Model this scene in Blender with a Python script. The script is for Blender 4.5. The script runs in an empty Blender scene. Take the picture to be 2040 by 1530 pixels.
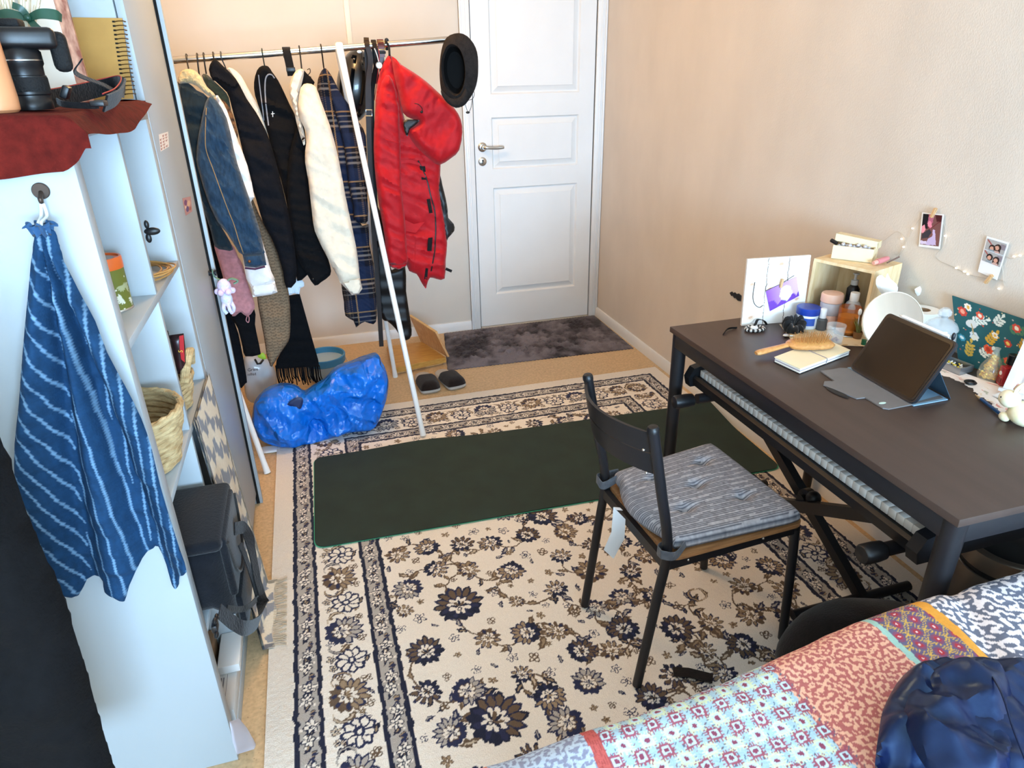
import bpy, bmesh, math, random
import numpy as np
from mathutils import Vector, Matrix, noise, geometry
R = math.radians
scene = bpy.context.scene
COL = scene.collection
random.seed(7); rng = np.random.default_rng(7)

# ------------------------------------------------------------------ camera
F_PX, YAW, PITCH, ROLL, HCAM = 1349.88, .2792, .4337, -.0185, 1.4967
def cam_axes():
    cy, sy, cp, sp = math.cos(YAW), math.sin(YAW), math.cos(PITCH), math.sin(PITCH)
    f = Vector((sy*cp, cy*cp, -sp)); r = Vector((cy, -sy, 0)); u = r.cross(f)
    c, s = math.cos(ROLL), math.sin(ROLL)
    return c*r + s*u, -s*r + c*u, f
CR, CU, CF = cam_axes(); CAM = Vector((0, 0, HCAM))
def ray(u, v): return CF + CR*((u-1020)/F_PX) - CU*((v-765)/F_PX)
# survey helpers: the place where the sight line of a photo pixel meets a plane of the room
def Pz(u, v, z=0.0): d = ray(u, v); return CAM + d*((z-HCAM)/d.z)
def Py(u, v, y): d = ray(u, v); return CAM + d*(y/d.y)
def Px(u, v, x): d = ray(u, v); return CAM + d*(x/d.x)
def Pn(u, v, p, n): d = ray(u, v); return CAM + d*((Vector(p)-CAM).dot(n)/d.dot(n))
def z_over(u, v, base):          # height of pixel row v on the vertical through base
    base = Vector(base); b = Py(u, v, base.y); return b.z

cd = bpy.data.cameras.new('viewpoint'); cam = bpy.data.objects.new('viewpoint', cd); COL.objects.link(cam)
cd.sensor_fit = 'HORIZONTAL'; cd.sensor_width = 36; cd.lens = F_PX/2040*36; cd.clip_start = .02
M3 = Matrix((CR, CU, -CF)).transposed()
cam.matrix_world = Matrix.Translation(CAM) @ M3.to_4x4()
scene.camera = cam

# ------------------------------------------------------------------ colour and materials
def lin1(c): return c/12.92 if c <= .04045 else ((c+.055)/1.055)**2.4
def hx(h):
    h = h.lstrip('#'); return tuple(lin1(int(h[i:i+2], 16)/255) for i in (0, 2, 4))
def hn(h): return np.array(hx(h))
MATS = {}
def mat(name, col, rough=.6, metal=0., var=0., scale=20., bump=0., bscale=None, stretch=(1,1,1), spec=.5, sheen=0., trans=0., emit=None, es=1., alpha=1., coat=0., col2=None, detail=4., attr=None, ior=1.45):
    if name in MATS: return MATS[name]
    m = bpy.data.materials.new(name); m.use_nodes = True; nt = m.node_tree; N = nt.nodes; L = nt.links
    b = N['Principled BSDF']
    c = hx(col) if isinstance(col, str) else tuple(col)
    b.inputs['Base Color'].default_value = (*c, 1); b.inputs['Roughness'].default_value = rough
    b.inputs['Metallic'].default_value = metal; b.inputs['Specular IOR Level'].default_value = spec
    b.inputs['Transmission Weight'].default_value = trans; b.inputs['Alpha'].default_value = alpha
    b.inputs['Coat Weight'].default_value = coat; b.inputs['IOR'].default_value = ior
    if sheen: b.inputs['Sheen Weight'].default_value = sheen
    if emit: b.inputs['Emission Color'].default_value = (*hx(emit), 1); b.inputs['Emission Strength'].default_value = es
    tc = N.new('ShaderNodeTexCoord'); mp = N.new('ShaderNodeMapping'); mp.inputs['Scale'].default_value = stretch
    L.new(tc.outputs['Object'], mp.inputs['Vector'])
    src = None
    if attr:
        a = N.new('ShaderNodeVertexColor'); a.layer_name = attr; src = a.outputs['Color']
    if var or col2:
        nz = N.new('ShaderNodeTexNoise'); nz.inputs['Scale'].default_value = scale; nz.inputs['Detail'].default_value = detail
        L.new(mp.outputs[0], nz.inputs['Vector'])
        rp = N.new('ShaderNodeValToRGB'); rp.color_ramp.elements[0].position = .32; rp.color_ramp.elements[1].position = .68
        if col2: e0, e1 = c, hx(col2)
        elif attr: e0, e1 = (1-var,)*3, (1,)*3
        else: e0, e1 = tuple(x*(1-var) for x in c), tuple(min(1, x*(1+var*.6)) for x in c)
        rp.color_ramp.elements[0].color = (*e0, 1); rp.color_ramp.elements[1].color = (*e1, 1)
        L.new(nz.outputs['Fac'], rp.inputs['Fac'])
        if src:
            mx = N.new('ShaderNodeMix'); mx.data_type = 'RGBA'; mx.blend_type = 'MULTIPLY'; mx.inputs[0].default_value = 1
            L.new(src, mx.inputs[6]); L.new(rp.outputs['Color'], mx.inputs[7]); src = mx.outputs[2]
        else: src = rp.outputs['Color']
    if src: L.new(src, b.inputs['Base Color'])
    if bump:
        nb = N.new('ShaderNodeTexNoise'); nb.inputs['Scale'].default_value = bscale or scale; nb.inputs['Detail'].default_value = 5
        L.new(mp.outputs[0], nb.inputs['Vector'])
        bp = N.new('ShaderNodeBump'); bp.inputs['Strength'].default_value = bump; bp.inputs['Distance'].default_value = .004
        L.new(nb.outputs['Fac'], bp.inputs['Height']); L.new(bp.outputs['Normal'], b.inputs['Normal'])
    MATS[name] = m; return m
def fabric(name, col, rough=.9, var=.18, bump=.35, scale=60, bscale=180, sheen=.15, **k):
    return mat(name, col, rough=rough, var=var, bump=bump, scale=scale, bscale=bscale, spec=.2, sheen=sheen, **k)
def wood(name, col, col2, scale=14, stretch=(1, 12, 12), rough=.5, **k):
    return mat(name, col, rough=rough, col2=col2, scale=scale, stretch=stretch, bump=.1, **k)
PAINT = mat('painted_cloth', '#ffffff', rough=.85, attr='Col', var=.1, scale=150, bump=.25, bscale=260, spec=.2)
PAINT_FLAT = mat('printed_paper', '#ffffff', rough=.55, attr='Col', spec=.3)
PAINT_PILE = mat('woven_pile', '#ffffff', rough=.95, attr='Col', var=.16, scale=420, bump=.6, bscale=300, spec=.1, sheen=.1)

# ------------------------------------------------------------------ mesh builder
class MB:
    def __init__(s): s.v = []; s.f = []; s.m = []; s.mi = 0; s.c = None
    def add(s, vs, fs, M=None):
        o = len(s.v)
        for p in vs: s.v.append(tuple(M @ Vector(p)) if M else tuple(p))
        for q in fs: s.f.append(tuple(i+o for i in q)); s.m.append(s.mi)
        return s
    def bm(s, b, M=None):
        b.verts.index_update()
        s.add([v.co for v in b.verts], [[v.index for v in f.verts] for f in b.faces], M); b.free(); return s
    def box(s, c, size, r=0., rot=None, seg=2):
        b = bmesh.new(); bmesh.ops.create_cube(b, size=1)
        for v in b.verts: v.co = Vector((v.co.x*size[0], v.co.y*size[1], v.co.z*size[2]))
        if r: bmesh.ops.bevel(b, geom=b.edges[:], offset=min(r, min(size)*.49), segments=seg, affect='EDGES', profile=.5)
        return s.bm(b, Matrix.Translation(Vector(c)) @ (rot.to_4x4() if rot else Matrix()))
    def bx(s, a, b, r=0.): # by two corners
        a, b = Vector(a), Vector(b); lo = Vector(map(min, a, b)); hi = Vector(map(max, a, b))
        return s.box((lo+hi)/2, hi-lo, r)
    def hexa(s, p): # 8 points: bottom 4 then top 4
        return s.add(p, [(3,2,1,0),(4,5,6,7),(0,1,5,4),(1,2,6,5),(2,3,7,6),(3,0,4,7)])
    def tube(s, path, r, n=10, cap=True, closed=False, flat=None):
        P = [Vector(p) for p in path]; m = len(P); rs = r if isinstance(r, (list, tuple)) else [r]*m
        vs, fs = [], []; up = None
        for i, p in enumerate(P):
            a = P[(i-1) % m] if closed else P[max(i-1, 0)]; b = P[(i+1) % m] if closed else P[min(i+1, m-1)]
            t = (b-a).normalized() if (b-a).length > 1e-9 else Vector((0, 0, 1))
            if up is None: up = Vector((0, 0, 1)) if abs(t.z) < .9 else Vector((0, 1, 0))
            x = t.cross(up)
            if x.length < 1e-6: x = t.orthogonal()
            x.normalize(); y = x.cross(t).normalized(); up = y
            for k in range(n):
                an = 2*math.pi*k/n; kx, ky = (1, 1) if not flat else flat
                vs.append(p + x*(math.cos(an)*rs[i]*kx) + y*(math.sin(an)*rs[i]*ky))
        for i in range(m if closed else m-1):
            j = (i+1) % m
            for k in range(n):
                l = (k+1) % n; fs.append((i*n+k, i*n+l, j*n+l, j*n+k))
        if cap and not closed: fs.append(tuple(range(n-1, -1, -1))); fs.append(tuple((m-1)*n+k for k in range(n)))
        return s.add(vs, fs)
    def ribbon(s, path, w, th, side):   # flat strap: side = direction of its width (or a list)
        P = [Vector(p) for p in path]; m = len(P); vs = []; fs = []
        for i, p in enumerate(P):
            t = (P[min(i+1, m-1)]-P[max(i-1, 0)]).normalized()
            sd = Vector(side[i] if isinstance(side, list) else side)
            sd = (sd - t*sd.dot(t))
            sd = sd.normalized() if sd.length > 1e-6 else t.orthogonal().normalized()
            nn = t.cross(sd).normalized(); ww = w[i] if isinstance(w, (list, tuple)) else w
            for a, b in ((-1, -1), (1, -1), (1, 1), (-1, 1)): vs.append(p + sd*(a*ww/2) + nn*(b*th/2))
        for i in range(m-1):
            for k in range(4): l = (k+1) % 4; fs.append((i*4+k, i*4+l, i*4+4+l, i*4+4+k))
        fs += [(3, 2, 1, 0), tuple((m-1)*4+k for k in range(4))]
        return s.add(vs, fs)
    def lathe(s, prof, c, n=32, axis=None, cap=True):   # prof: (r, h)
        M = Matrix.Translation(Vector(c)) @ ((Vector((0, 0, 1)).rotation_difference(Vector(axis)).to_matrix().to_4x4()) if axis is not None else Matrix())
        vs, fs = [], []; m = len(prof)
        for r, h in prof:
            for k in range(n): a = 2*math.pi*k/n; vs.append((r*math.cos(a), r*math.sin(a), h))
        for i in range(m-1):
            for k in range(n): l = (k+1) % n; fs.append((i*n+k, i*n+l, (i+1)*n+l, (i+1)*n+k))
        if cap:
            if prof[0][0] > 1e-6: fs.append(tuple(range(n-1, -1, -1)))
            if prof[-1][0] > 1e-6: fs.append(tuple((m-1)*n+k for k in range(n)))
        return s.add(vs, fs, M)
    def prism(s, pts, vec):      # planar polygon pushed along vec
        P = [Vector(p) for p in pts]; n = len(P); v = Vector(vec)
        return s.add(P + [p+v for p in P], [tuple(range(n-1, -1, -1)), tuple(range(n, 2*n))] + [(i, (i+1) % n, n+(i+1) % n, n+i) for i in range(n)])
    def ball(s, c, r, seg=16, ring=10, M=None):
        rr = r if isinstance(r, (tuple, list)) else (r, r, r); b = bmesh.new()
        bmesh.ops.create_uvsphere(b, u_segments=seg, v_segments=ring, radius=1)
        for v in b.verts: v.co = Vector((v.co.x*rr[0], v.co.y*rr[1], v.co.z*rr[2]))
        return s.bm(b, Matrix.Translation(Vector(c)) @ (M.to_4x4() if M else Matrix()))

def smooth_closed(P, k=3):
    n = len(P); out = []
    for i in range(n):
        a, b, c, d = (Vector(P[(i+j) % n]) for j in (-1, 0, 1, 2))
        for t in range(k):
            t /= k
            out.append(.5*((2*b)+(c-a)*t+(2*a-5*b+4*c-d)*t*t+(3*b-a-3*c+d)*t**3))
    return out
def smooth_open(P, k=6):
    P = [Vector(p) for p in P]; Q = [P[0]*2-P[1]] + P + [P[-1]*2-P[-2]]; out = []
    for i in range(1, len(Q)-2):
        a, b, c, d = Q[i-1:i+3]
        for t in range(k):
            t /= k; out.append(.5*((2*b)+(c-a)*t+(2*a-5*b+4*c-d)*t*t+(3*b-a-3*c+d)*t**3))
    return out + [P[-1]]

def fold_noise(u, v, folds, seed):
    h = 0.
    for amp, fa, fb, ang in folds:
        c, s = math.cos(R(ang)), math.sin(R(ang))
        a, b = u*c+v*s, -u*s+v*c
        k = noise.noise(Vector((a*fa+seed*3.1, b*fb+seed*1.7, seed)))
        h += amp*k if amp > 0 else -amp*(.45-1.6*abs(k))
    return h
def puff(mb, pts, nrm, tf, tb, rad, grid=.012, folds=(), seed=1., smooth=3, zmin=None, colfn=None, warp=None):
    """soft body: an outline of world points on a plane (normal nrm points to the room), filled and swollen to both sides"""
    nrm = Vector(nrm).normalized(); O = Vector(pts[0])
    ax = Vector((0, 0, 1)).cross(nrm)
    ax = ax.normalized() if ax.length > 1e-4 else Vector((1, 0, 0))
    ay = nrm.cross(ax).normalized()
    q = [Vector(((Vector(p)-O).dot(ax), (Vector(p)-O).dot(ay))) for p in pts]
    if smooth > 1: q = [Vector((p.x, p.y)) for p in smooth_closed([p.to_3d() for p in q], smooth)]
    # resample the rim
    rim = []
    for i in range(len(q)):
        a, b = q[i], q[(i+1) % len(q)]; k = max(1, int((b-a).length/grid))
        for t in range(k): rim.append(a.lerp(b, t/k))
    A = np.array([tuple(p) for p in rim]); n = len(A); B = np.roll(A, -1, 0)
    xs = np.arange(A[:, 0].min(), A[:, 0].max(), grid); ys = np.arange(A[:, 1].min(), A[:, 1].max(), grid)
    gx, gy = np.meshgrid(xs, ys); gx = (gx + (np.arange(len(ys)) % 2)[:, None]*grid*.5).ravel(); gy = gy.ravel()
    def dist(px, py):
        d2 = np.full(len(px), 1e9)
        for a, b in zip(A, B):
            ab = b-a; L2 = ab@ab+1e-12; t = np.clip(((px-a[0])*ab[0]+(py-a[1])*ab[1])/L2, 0, 1)
            d2 = np.minimum(d2, (px-a[0]-t*ab[0])**2+(py-a[1]-t*ab[1])**2)
        return np.sqrt(d2)
    ins = np.zeros(len(gx), bool)
    for a, b in zip(A, B):
        c = ((a[1] > gy) != (b[1] > gy)); xx = (b[0]-a[0])*(gy-a[1])/((b[1]-a[1]) or 1e-12)+a[0]; ins ^= c & (gx < xx)
    gx, gy = gx[ins], gy[ins]; d = dist(gx, gy); k = d > grid*.45; gx, gy, d = gx[k], gy[k], d[k]
    P2 = [Vector(p) for p in A] + [Vector((a, b)) for a, b in zip(gx, gy)]
    ov, oe, of, _, _, _ = geometry.delaunay_2d_cdt(P2, [(i, (i+1) % n) for i in range(n)], [], 1, 1e-7)
    V = np.array([tuple(p) for p in ov]); D = dist(V[:, 0], V[:, 1]); D[D < 1e-6] = 0
    front, back, vs, cols = {}, {}, [], []
    for i, (u, v) in enumerate(V):
        h = min(D[i]/rad, 1.); pr = math.sqrt(max(0, 1-(1-h)**2)); w = fold_noise(u, v, folds, seed)*min(1, D[i]/(rad*.6)) if folds else 0
        base = O + ax*u + ay*v
        pf = base + nrm*(tf*pr + w)
        pb = base - nrm*(tb*pr - w*.5)
        if warp: pf, pb = warp(pf), warp(pb)
        if zmin is not None: pf.z = max(pf.z, zmin); pb.z = max(pb.z, zmin)
        front[i] = len(vs); vs.append(pf)
        if colfn: cols.append(colfn(base.x, base.y, base.z))
        if D[i] == 0: back[i] = front[i]
        else:
            back[i] = len(vs); vs.append(pb)
            if colfn: cols.append(colfn(base.x, base.y, base.z))
    fs = []
    for f in of:
        a, b, c = V[f[0]], V[f[1]], V[f[2]]
        if (b[0]-a[0])*(c[1]-a[1])-(b[1]-a[1])*(c[0]-a[0]) < 0: f = f[::-1]
        fs.append([front[i] for i in f]); fs.append([back[i] for i in reversed(f)])
    o = len(mb.v); mb.add(vs, fs)
    if colfn:
        if mb.c is None: mb.c = {}
        for i, c in enumerate(cols): mb.c[o+i] = c
    return mb
def puff_px(mb, px, y, *a, **k):        # outline surveyed on the vertical plane at depth y, facing the room
    return puff(mb, [Py(u, v, y) for u, v in px], (0, -1, 0), *a, **k)

# ------------------------------------------------------------------ objects
def wloc(o):
    l = Vector((0, 0, 0))
    while o: l += o.location; o = o.parent
    return l
def tag(o, label=None, cat=None, group=None, kind=None):
    if label: o['label'] = label
    if cat: o['category'] = cat
    if group: o['group'] = group
    if kind: o['kind'] = kind
    return o
def thing(name, loc, label, cat, group=None):
    o = bpy.data.objects.new(name, None); COL.objects.link(o); o.location = loc; o.empty_display_size = .05
    return tag(o, label, cat, group)
def obj(name, mb, mats, parent=None, label=None, cat=None, group=None, kind=None, smooth=True, ang=40, cols=None):
    mats = mats if isinstance(mats, (list, tuple)) else [mats]
    V = np.array([tuple(p) for p in mb.v])
    if parent: org = np.array(wloc(parent))
    else: org = np.array([(V[:, 0].min()+V[:, 0].max())/2, (V[:, 1].min()+V[:, 1].max())/2, V[:, 2].min()])
    me = bpy.data.meshes.new(name); me.from_pydata([tuple(p) for p in V-org], [], mb.f)
    for m in mats: me.materials.append(m)
    if len(mats) > 1: me.polygons.foreach_set('material_index', np.array(mb.m, np.int32))
    C = cols
    if C is None and mb.c is not None:
        C = np.ones((len(V), 3))
        for i, c in mb.c.items(): C[i] = c
    if C is not None:
        at = me.color_attributes.new('Col', 'FLOAT_COLOR', 'POINT')
        at.data.foreach_set('color', np.concatenate([C, np.ones((len(C), 1))], 1).astype(np.float32).ravel())
    if smooth:
        me.shade_smooth(); me.set_sharp_from_angle(angle=R(ang))
    me.validate(); me.update()
    o = bpy.data.objects.new(name, me); COL.objects.link(o)
    if parent: o.parent = parent
    else: o.location = org
    return tag(o, label, cat, group, kind)
def struct(name, mb, m, parent=None, **k):
    o = obj(name, mb, m, parent, **k)
    if not parent: o['kind'] = 'structure'
    return o
def dup(o, delta=(0, 0, 0), rot=0, label=None, parent=None):
    c = o.copy(); COL.objects.link(c)
    if parent: c.parent = parent
    else:
        c.location = o.location + Vector(delta); c.rotation_euler.z += rot
    if label: c['label'] = label
    for ch in list(o.children): dup(ch, parent=c)
    return c
def text_mb(txt, size, org, xdir, ydir, depth=.0006, align='CENTER'):
    cu = bpy.data.curves.new('t', 'FONT'); cu.body = txt; cu.size = size; cu.align_x = align; cu.extrude = 0; cu.resolution_u = 3
    o = bpy.data.objects.new('t', cu); COL.objects.link(o)
    dg = bpy.context.evaluated_depsgraph_get(); me = bpy.data.meshes.new_from_object(o.evaluated_get(dg))
    xd, yd = Vector(xdir).normalized(), Vector(ydir).normalized(); zd = xd.cross(yd); M = MB()
    M.add([Vector(org)+xd*v.co.x+yd*v.co.y+zd*depth for v in me.vertices], [tuple(p.vertices) for p in me.polygons])
    bpy.data.objects.remove(o); bpy.data.curves.remove(cu); bpy.data.meshes.remove(me); return M

# ------------------------------------------------------------------ flat painter for woven and printed patterns
def blur_noise(ny, nx, sig, seed, lo=None):
    r = np.random.default_rng(seed); f = np.fft.rfft2(r.standard_normal((ny, nx)))
    ky = np.fft.fftfreq(ny)[:, None]; kx = np.fft.rfftfreq(nx)[None]; k2 = (kx**2+ky**2)*(2*np.pi)**2
    g = np.exp(-k2*sig*sig/2)
    if lo: g = g-np.exp(-k2*lo*lo/2)
    a = np.fft.irfft2(f*g, (ny, nx)); return (a-a.mean())/a.std()
class Canvas:
    def __init__(s, x0, y0, x1, y1, res, base, jitter=0., jsig=2, seed=1):
        s.nx, s.ny = int(round((x1-x0)/res))+1, int(round((y1-y0)/res))+1
        s.gx = np.linspace(x0, x1, s.nx); s.gy = np.linspace(y0, y1, s.ny); s.x0, s.y0, s.dx, s.dy = x0, y0, (x1-x0)/(s.nx-1), (y1-y0)/(s.ny-1)
        s.X, s.Y = np.meshgrid(s.gx, s.gy); s.a = np.empty((s.ny, s.nx, 3)); s.a[:] = hn(base) if isinstance(base, str) else base
        s.j = jitter
        if jitter: s.X = s.X + jitter*blur_noise(s.ny, s.nx, jsig, seed); s.Y = s.Y + jitter*blur_noise(s.ny, s.nx, jsig, seed+50)
    def win(s, x0, y0, x1, y1):
        p = s.j*4+s.dx; i0 = max(0, int((x0-p-s.x0)/s.dx)); i1 = min(s.nx, int((x1+p-s.x0)/s.dx)+2)
        j0 = max(0, int((y0-p-s.y0)/s.dy)); j1 = min(s.ny, int((y1+p-s.y0)/s.dy)+2)
        return None if i1 <= i0 or j1 <= j0 else (slice(j0, j1), slice(i0, i1))
    def put(s, w, m, col): s.a[w][m] = hn(col) if isinstance(col, str) else col
    def poly(s, pts, col):
        P = np.array(pts); w = s.win(P[:, 0].min(), P[:, 1].min(), P[:, 0].max(), P[:, 1].max())
        if not w: return
        X, Y = s.X[w], s.Y[w]; m = np.zeros(X.shape, bool)
        for (ax, ay), (bx, by) in zip(P, np.roll(P, -1, 0)):
            c = ((ay > Y) != (by > Y)); xx = (bx-ax)*(Y-ay)/((by-ay) or 1e-12)+ax; m ^= c & (X < xx)
        s.put(w, m, col)
    def rect(s, x0, y0, x1, y1, col): s.poly([(x0, y0), (x1, y0), (x1, y1), (x0, y1)], col)
    def ell(s, cx, cy, rx, ry, ang, col, ring=None):
        r = max(rx, ry); w = s.win(cx-r, cy-r, cx+r, cy+r)
        if not w: return
        X, Y = s.X[w]-cx, s.Y[w]-cy; c, q = math.cos(ang), math.sin(ang); e = ((X*c+Y*q)/rx)**2+((-X*q+Y*c)/ry)**2
        s.put(w, (e < 1) & ((e > ring) if ring else True), col)
    def line(s, pts, wd, col):
        P = np.array(pts)
        for (ax, ay), (bx, by) in zip(P[:-1], P[1:]):
            w = s.win(min(ax, bx)-wd, min(ay, by)-wd, max(ax, bx)+wd, max(ay, by)+wd)
            if not w: continue
            X, Y = s.X[w], s.Y[w]; dx, dy = bx-ax, by-ay; t = np.clip(((X-ax)*dx+(Y-ay)*dy)/(dx*dx+dy*dy+1e-12), 0, 1)
            s.put(w, (X-ax-t*dx)**2+(Y-ay-t*dy)**2 < (wd/2)**2, col)
    def mesh(s, zfn):
        """grid mesh from the painted sheet: zfn(X,Y) -> (n,3) points"""
        gx, gy = np.meshgrid(s.gx, s.gy); pts = zfn(gx.ravel(), gy.ravel()); nx, ny = s.nx, s.ny
        i = np.arange(nx*ny).reshape(ny, nx); q = np.stack([i[:-1, :-1], i[:-1, 1:], i[1:, 1:], i[1:, :-1]], -1).reshape(-1, 4)
        return pts, q, s.a.reshape(-1, 3)
def sheet(name, cv, zfn, m, parent=None, rim=None, flip=False, **k):
    pts, q, C = cv.mesh(zfn); nx, ny = cv.nx, cv.ny
    if rim is not None:      # close the sheet downwards: rim = offset vector
        idx = np.arange(nx*ny).reshape(ny, nx); loop = np.concatenate([idx[0, :], idx[1:, -1], idx[-1, -2::-1], idx[-2:0:-1, 0]])
        n0 = len(pts); pts = np.concatenate([pts, pts[loop]+np.array(rim)]); C = np.concatenate([C, C[loop]])
        nn = len(loop); kk = np.arange(nn); l2 = (kk+1) % nn
        q = np.concatenate([q, np.stack([loop[l2], loop[kk], n0+kk, n0+l2], -1)])
        # underside as one strip of quads is hidden on the support; leave it to a single ngon
        under = [tuple(int(x) for x in (n0+kk)[::-1])]
    else: under = []
    if flip: q = q[:, ::-1]
    me = bpy.data.meshes.new(name); org = np.array(wloc(parent)) if parent else np.array([pts[:, 0].mean(), pts[:, 1].mean(), pts[:, 2].min()])
    if under: me.from_pydata((pts-org).tolist(), [], q.tolist()+under)
    else:
        me.vertices.add(len(pts)); me.vertices.foreach_set('co', (pts-org).astype(np.float32).ravel())
        me.loops.add(q.size); me.loops.foreach_set('vertex_index', q.astype(np.int32).ravel())
        me.polygons.add(len(q)); me.polygons.foreach_set('loop_start', np.arange(0, q.size, 4, dtype=np.int32))
    me.update(calc_edges=True)
    at = me.color_attributes.new('Col', 'FLOAT_COLOR', 'POINT'); at.data.foreach_set('color', np.concatenate([C, np.ones((len(C), 1))], 1).astype(np.float32).ravel())
    me.materials.append(m); me.shade_smooth(); me.set_sharp_from_angle(angle=R(50)); me.validate(); me.update()
    o = bpy.data.objects.new(name, me); COL.objects.link(o)
    if parent: o.parent = parent
    else: o.location = org
    return tag(o, k.get('label'), k.get('cat'), k.get('group'), k.get('kind'))
DAY, LAMP, EXPO = 430, 40, 0.16
# ================================================================== the room
YB, XR, XL, YF, ZC = 3.985, 1.735, -.80, -2.6, 2.45
m_wall = mat('beige_wallpaper', '#d6cbbf', rough=.85, var=.05, scale=5, bump=.22, bscale=320, stretch=(1, 1, .5), spec=.25)
m_wallb = mat('pale_wall_panel', '#cdc5ba', rough=.7, var=.03, scale=4, spec=.3)
m_white = mat('white_gloss_paint', '#e0dfdd', rough=.35, var=.02, scale=6)
m_ceil = mat('ceiling_paint', '#efe9e0', rough=.9)
m_floor = mat('cork_linoleum', '#cbab82', rough=.55, var=.16, scale=90, detail=8, bump=.05)
nt = m_floor.node_tree; b = nt.nodes['Principled BSDF']; old = b.inputs['Base Color'].links[0].from_socket
tcn = nt.nodes.new('ShaderNodeTexCoord'); vz = nt.nodes.new('ShaderNodeTexVoronoi'); vz.inputs['Scale'].default_value = 70; vz.inputs['Randomness'].default_value = 1
rp = nt.nodes.new('ShaderNodeValToRGB'); rp.color_ramp.elements[0].position = .05; rp.color_ramp.elements[1].position = .16
rp.color_ramp.elements[0].color = (*hx('#7a5530'), 1); rp.color_ramp.elements[1].color = (1, 1, 1, 1)
mx = nt.nodes.new('ShaderNodeMix'); mx.data_type = 'RGBA'; mx.blend_type = 'MULTIPLY'; mx.inputs[0].default_value = .55
nt.links.new(tcn.outputs['Object'], vz.inputs['Vector']); nt.links.new(vz.outputs['Distance'], rp.inputs['Fac']); nt.links.new(old, mx.inputs[6]); nt.links.new(rp.outputs['Color'], mx.inputs[7]); nt.links.new(mx.outputs[2], b.inputs['Base Color'])

T = .12
struct('floor', MB().bx((XL-T, YF-T, -.08), (XR+T, YB+T, 0)), m_floor)
struct('ceiling', MB().bx((XL-T, YF-T, ZC), (XR+T, YB+T, ZC+.1)), m_ceil)
struct('wall_right', MB().bx((XR, YF-T, 0), (XR+T, YB+T, ZC)), m_wall)
struct('wall_left', MB().bx((XL-T, YF-T, 0), (XL, YB+T, ZC)), m_wall)
DL, DR, DH = .946, 1.671, 2.0
wb = MB().bx((XL, YB, 0), (DL-.01, YB+T, ZC)); wb.bx((DR+.01, YB, 0), (XR, YB+T, ZC)); wb.bx((DL-.01, YB, DH+.01), (DR+.01, YB+T, ZC))
struct('wall_back', wb, m_wallb)
WX0, WX1, WZ0, WZ1 = -.45, 1.45, .70, 1.85
wf = MB().bx((XL, YF-T, 0), (WX0, YF, ZC)); wf.bx((WX1, YF-T, 0), (XR, YF, ZC)); wf.bx((WX0, YF-T, 0), (WX1, YF, WZ0)); wf.bx((WX0, YF-T, WZ1), (WX1, YF, ZC))
struct('wall_front', wf, m_wallb)
# window behind the photographer: frame with a mullion, clear pane
w = MB()
for a, c in (((WX0, YF-.08, WZ0), (WX0+.06, YF-.02, WZ1)), ((WX1-.06, YF-.08, WZ0), (WX1, YF-.02, WZ1)), ((WX0, YF-.08, WZ0), (WX1, YF-.02, WZ0+.06)), ((WX0, YF-.08, WZ1-.06), (WX1, YF-.02, WZ1)), (((WX0+WX1)/2-.03, YF-.08, WZ0), ((WX0+WX1)/2+.03, YF-.02, WZ1))): w.bx(a, c, .005)
wo = struct('window_1', w, m_white)
m_glass = bpy.data.materials.new('window_glass'); m_glass.use_nodes = True; nt = m_glass.node_tree; nt.nodes.remove(nt.nodes['Principled BSDF'])
tr = nt.nodes.new('ShaderNodeBsdfTransparent'); gl = nt.nodes.new('ShaderNodeBsdfGlossy'); gl.inputs['Roughness'].default_value = .02; ms = nt.nodes.new('ShaderNodeMixShader'); ms.inputs[0].default_value = .06
nt.links.new(tr.outputs[0], ms.inputs[1]); nt.links.new(gl.outputs[0], ms.inputs[2]); nt.links.new(ms.outputs[0], nt.nodes['Material Output'].inputs['Surface'])
obj('window_pane', MB().bx((WX0+.05, YF-.055, WZ0+.05), (WX1-.05, YF-.05, WZ1-.05)), m_glass, wo)

# door: leaf with three raised fields, casing, lever handle
leaf = MB(); y0 = YB-.004
fields = [(1.046, 1.582, 1.375, 1.88), (1.048, 1.575, .973, 1.255), (1.049, 1.578, .216, .867)]
xs = [DL, fields[0][0], fields[0][1], DR]
def rectface(x0, x1, z0, z1, y): leaf.add([(x0, y, z0), (x1, y, z0), (x1, y, z1), (x0, y, z1)], [(0, 1, 2, 3)])
x0, x1 = 1.048, 1.578
rectface(DL, x0, .012, DH, y0); rectface(x1, DR, .012, DH, y0)
zz = [.012, .216, .867, .973, 1.255, 1.375, 1.88, DH]
for i in (0, 2, 4, 6): rectface(x0, x1, zz[i], zz[i+1], y0)
for z0, z1 in ((.216, .867), (.973, 1.255), (1.375, 1.88)):
    rings = [(0, y0), (.008, y0+.012), (.013, y0+.012), (.038, y0+.002), (.042, y0-.001)]
    base = len(leaf.v)
    for o, y in rings: leaf.v += [(x0+o, y, z0+o), (x1-o, y, z0+o), (x1-o, y, z1-o), (x0+o, y, z1-o)]
    for r in range(len(rings)-1):
        for k in range(4): l = (k+1) % 4; leaf.f.append((base+r*4+k, base+r*4+l, base+r*4+4+l, base+r*4+4+k)); leaf.m.append(0)
    b = base+4*(len(rings)-1); leaf.f.append((b, b+1, b+2, b+3)); leaf.m.append(0)
leaf.add([(DL, y0, .012), (DR, y0, .012), (DR, YB+.035, .012), (DL, YB+.035, .012)], [(3, 2, 1, 0)])
leaf.add([(DL, YB+.035, .012), (DR, YB+.035, .012), (DR, YB+.035, DH), (DL, YB+.035, DH)], [(3, 2, 1, 0)])
door = struct('door_1', leaf, m_white, smooth=False)
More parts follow.
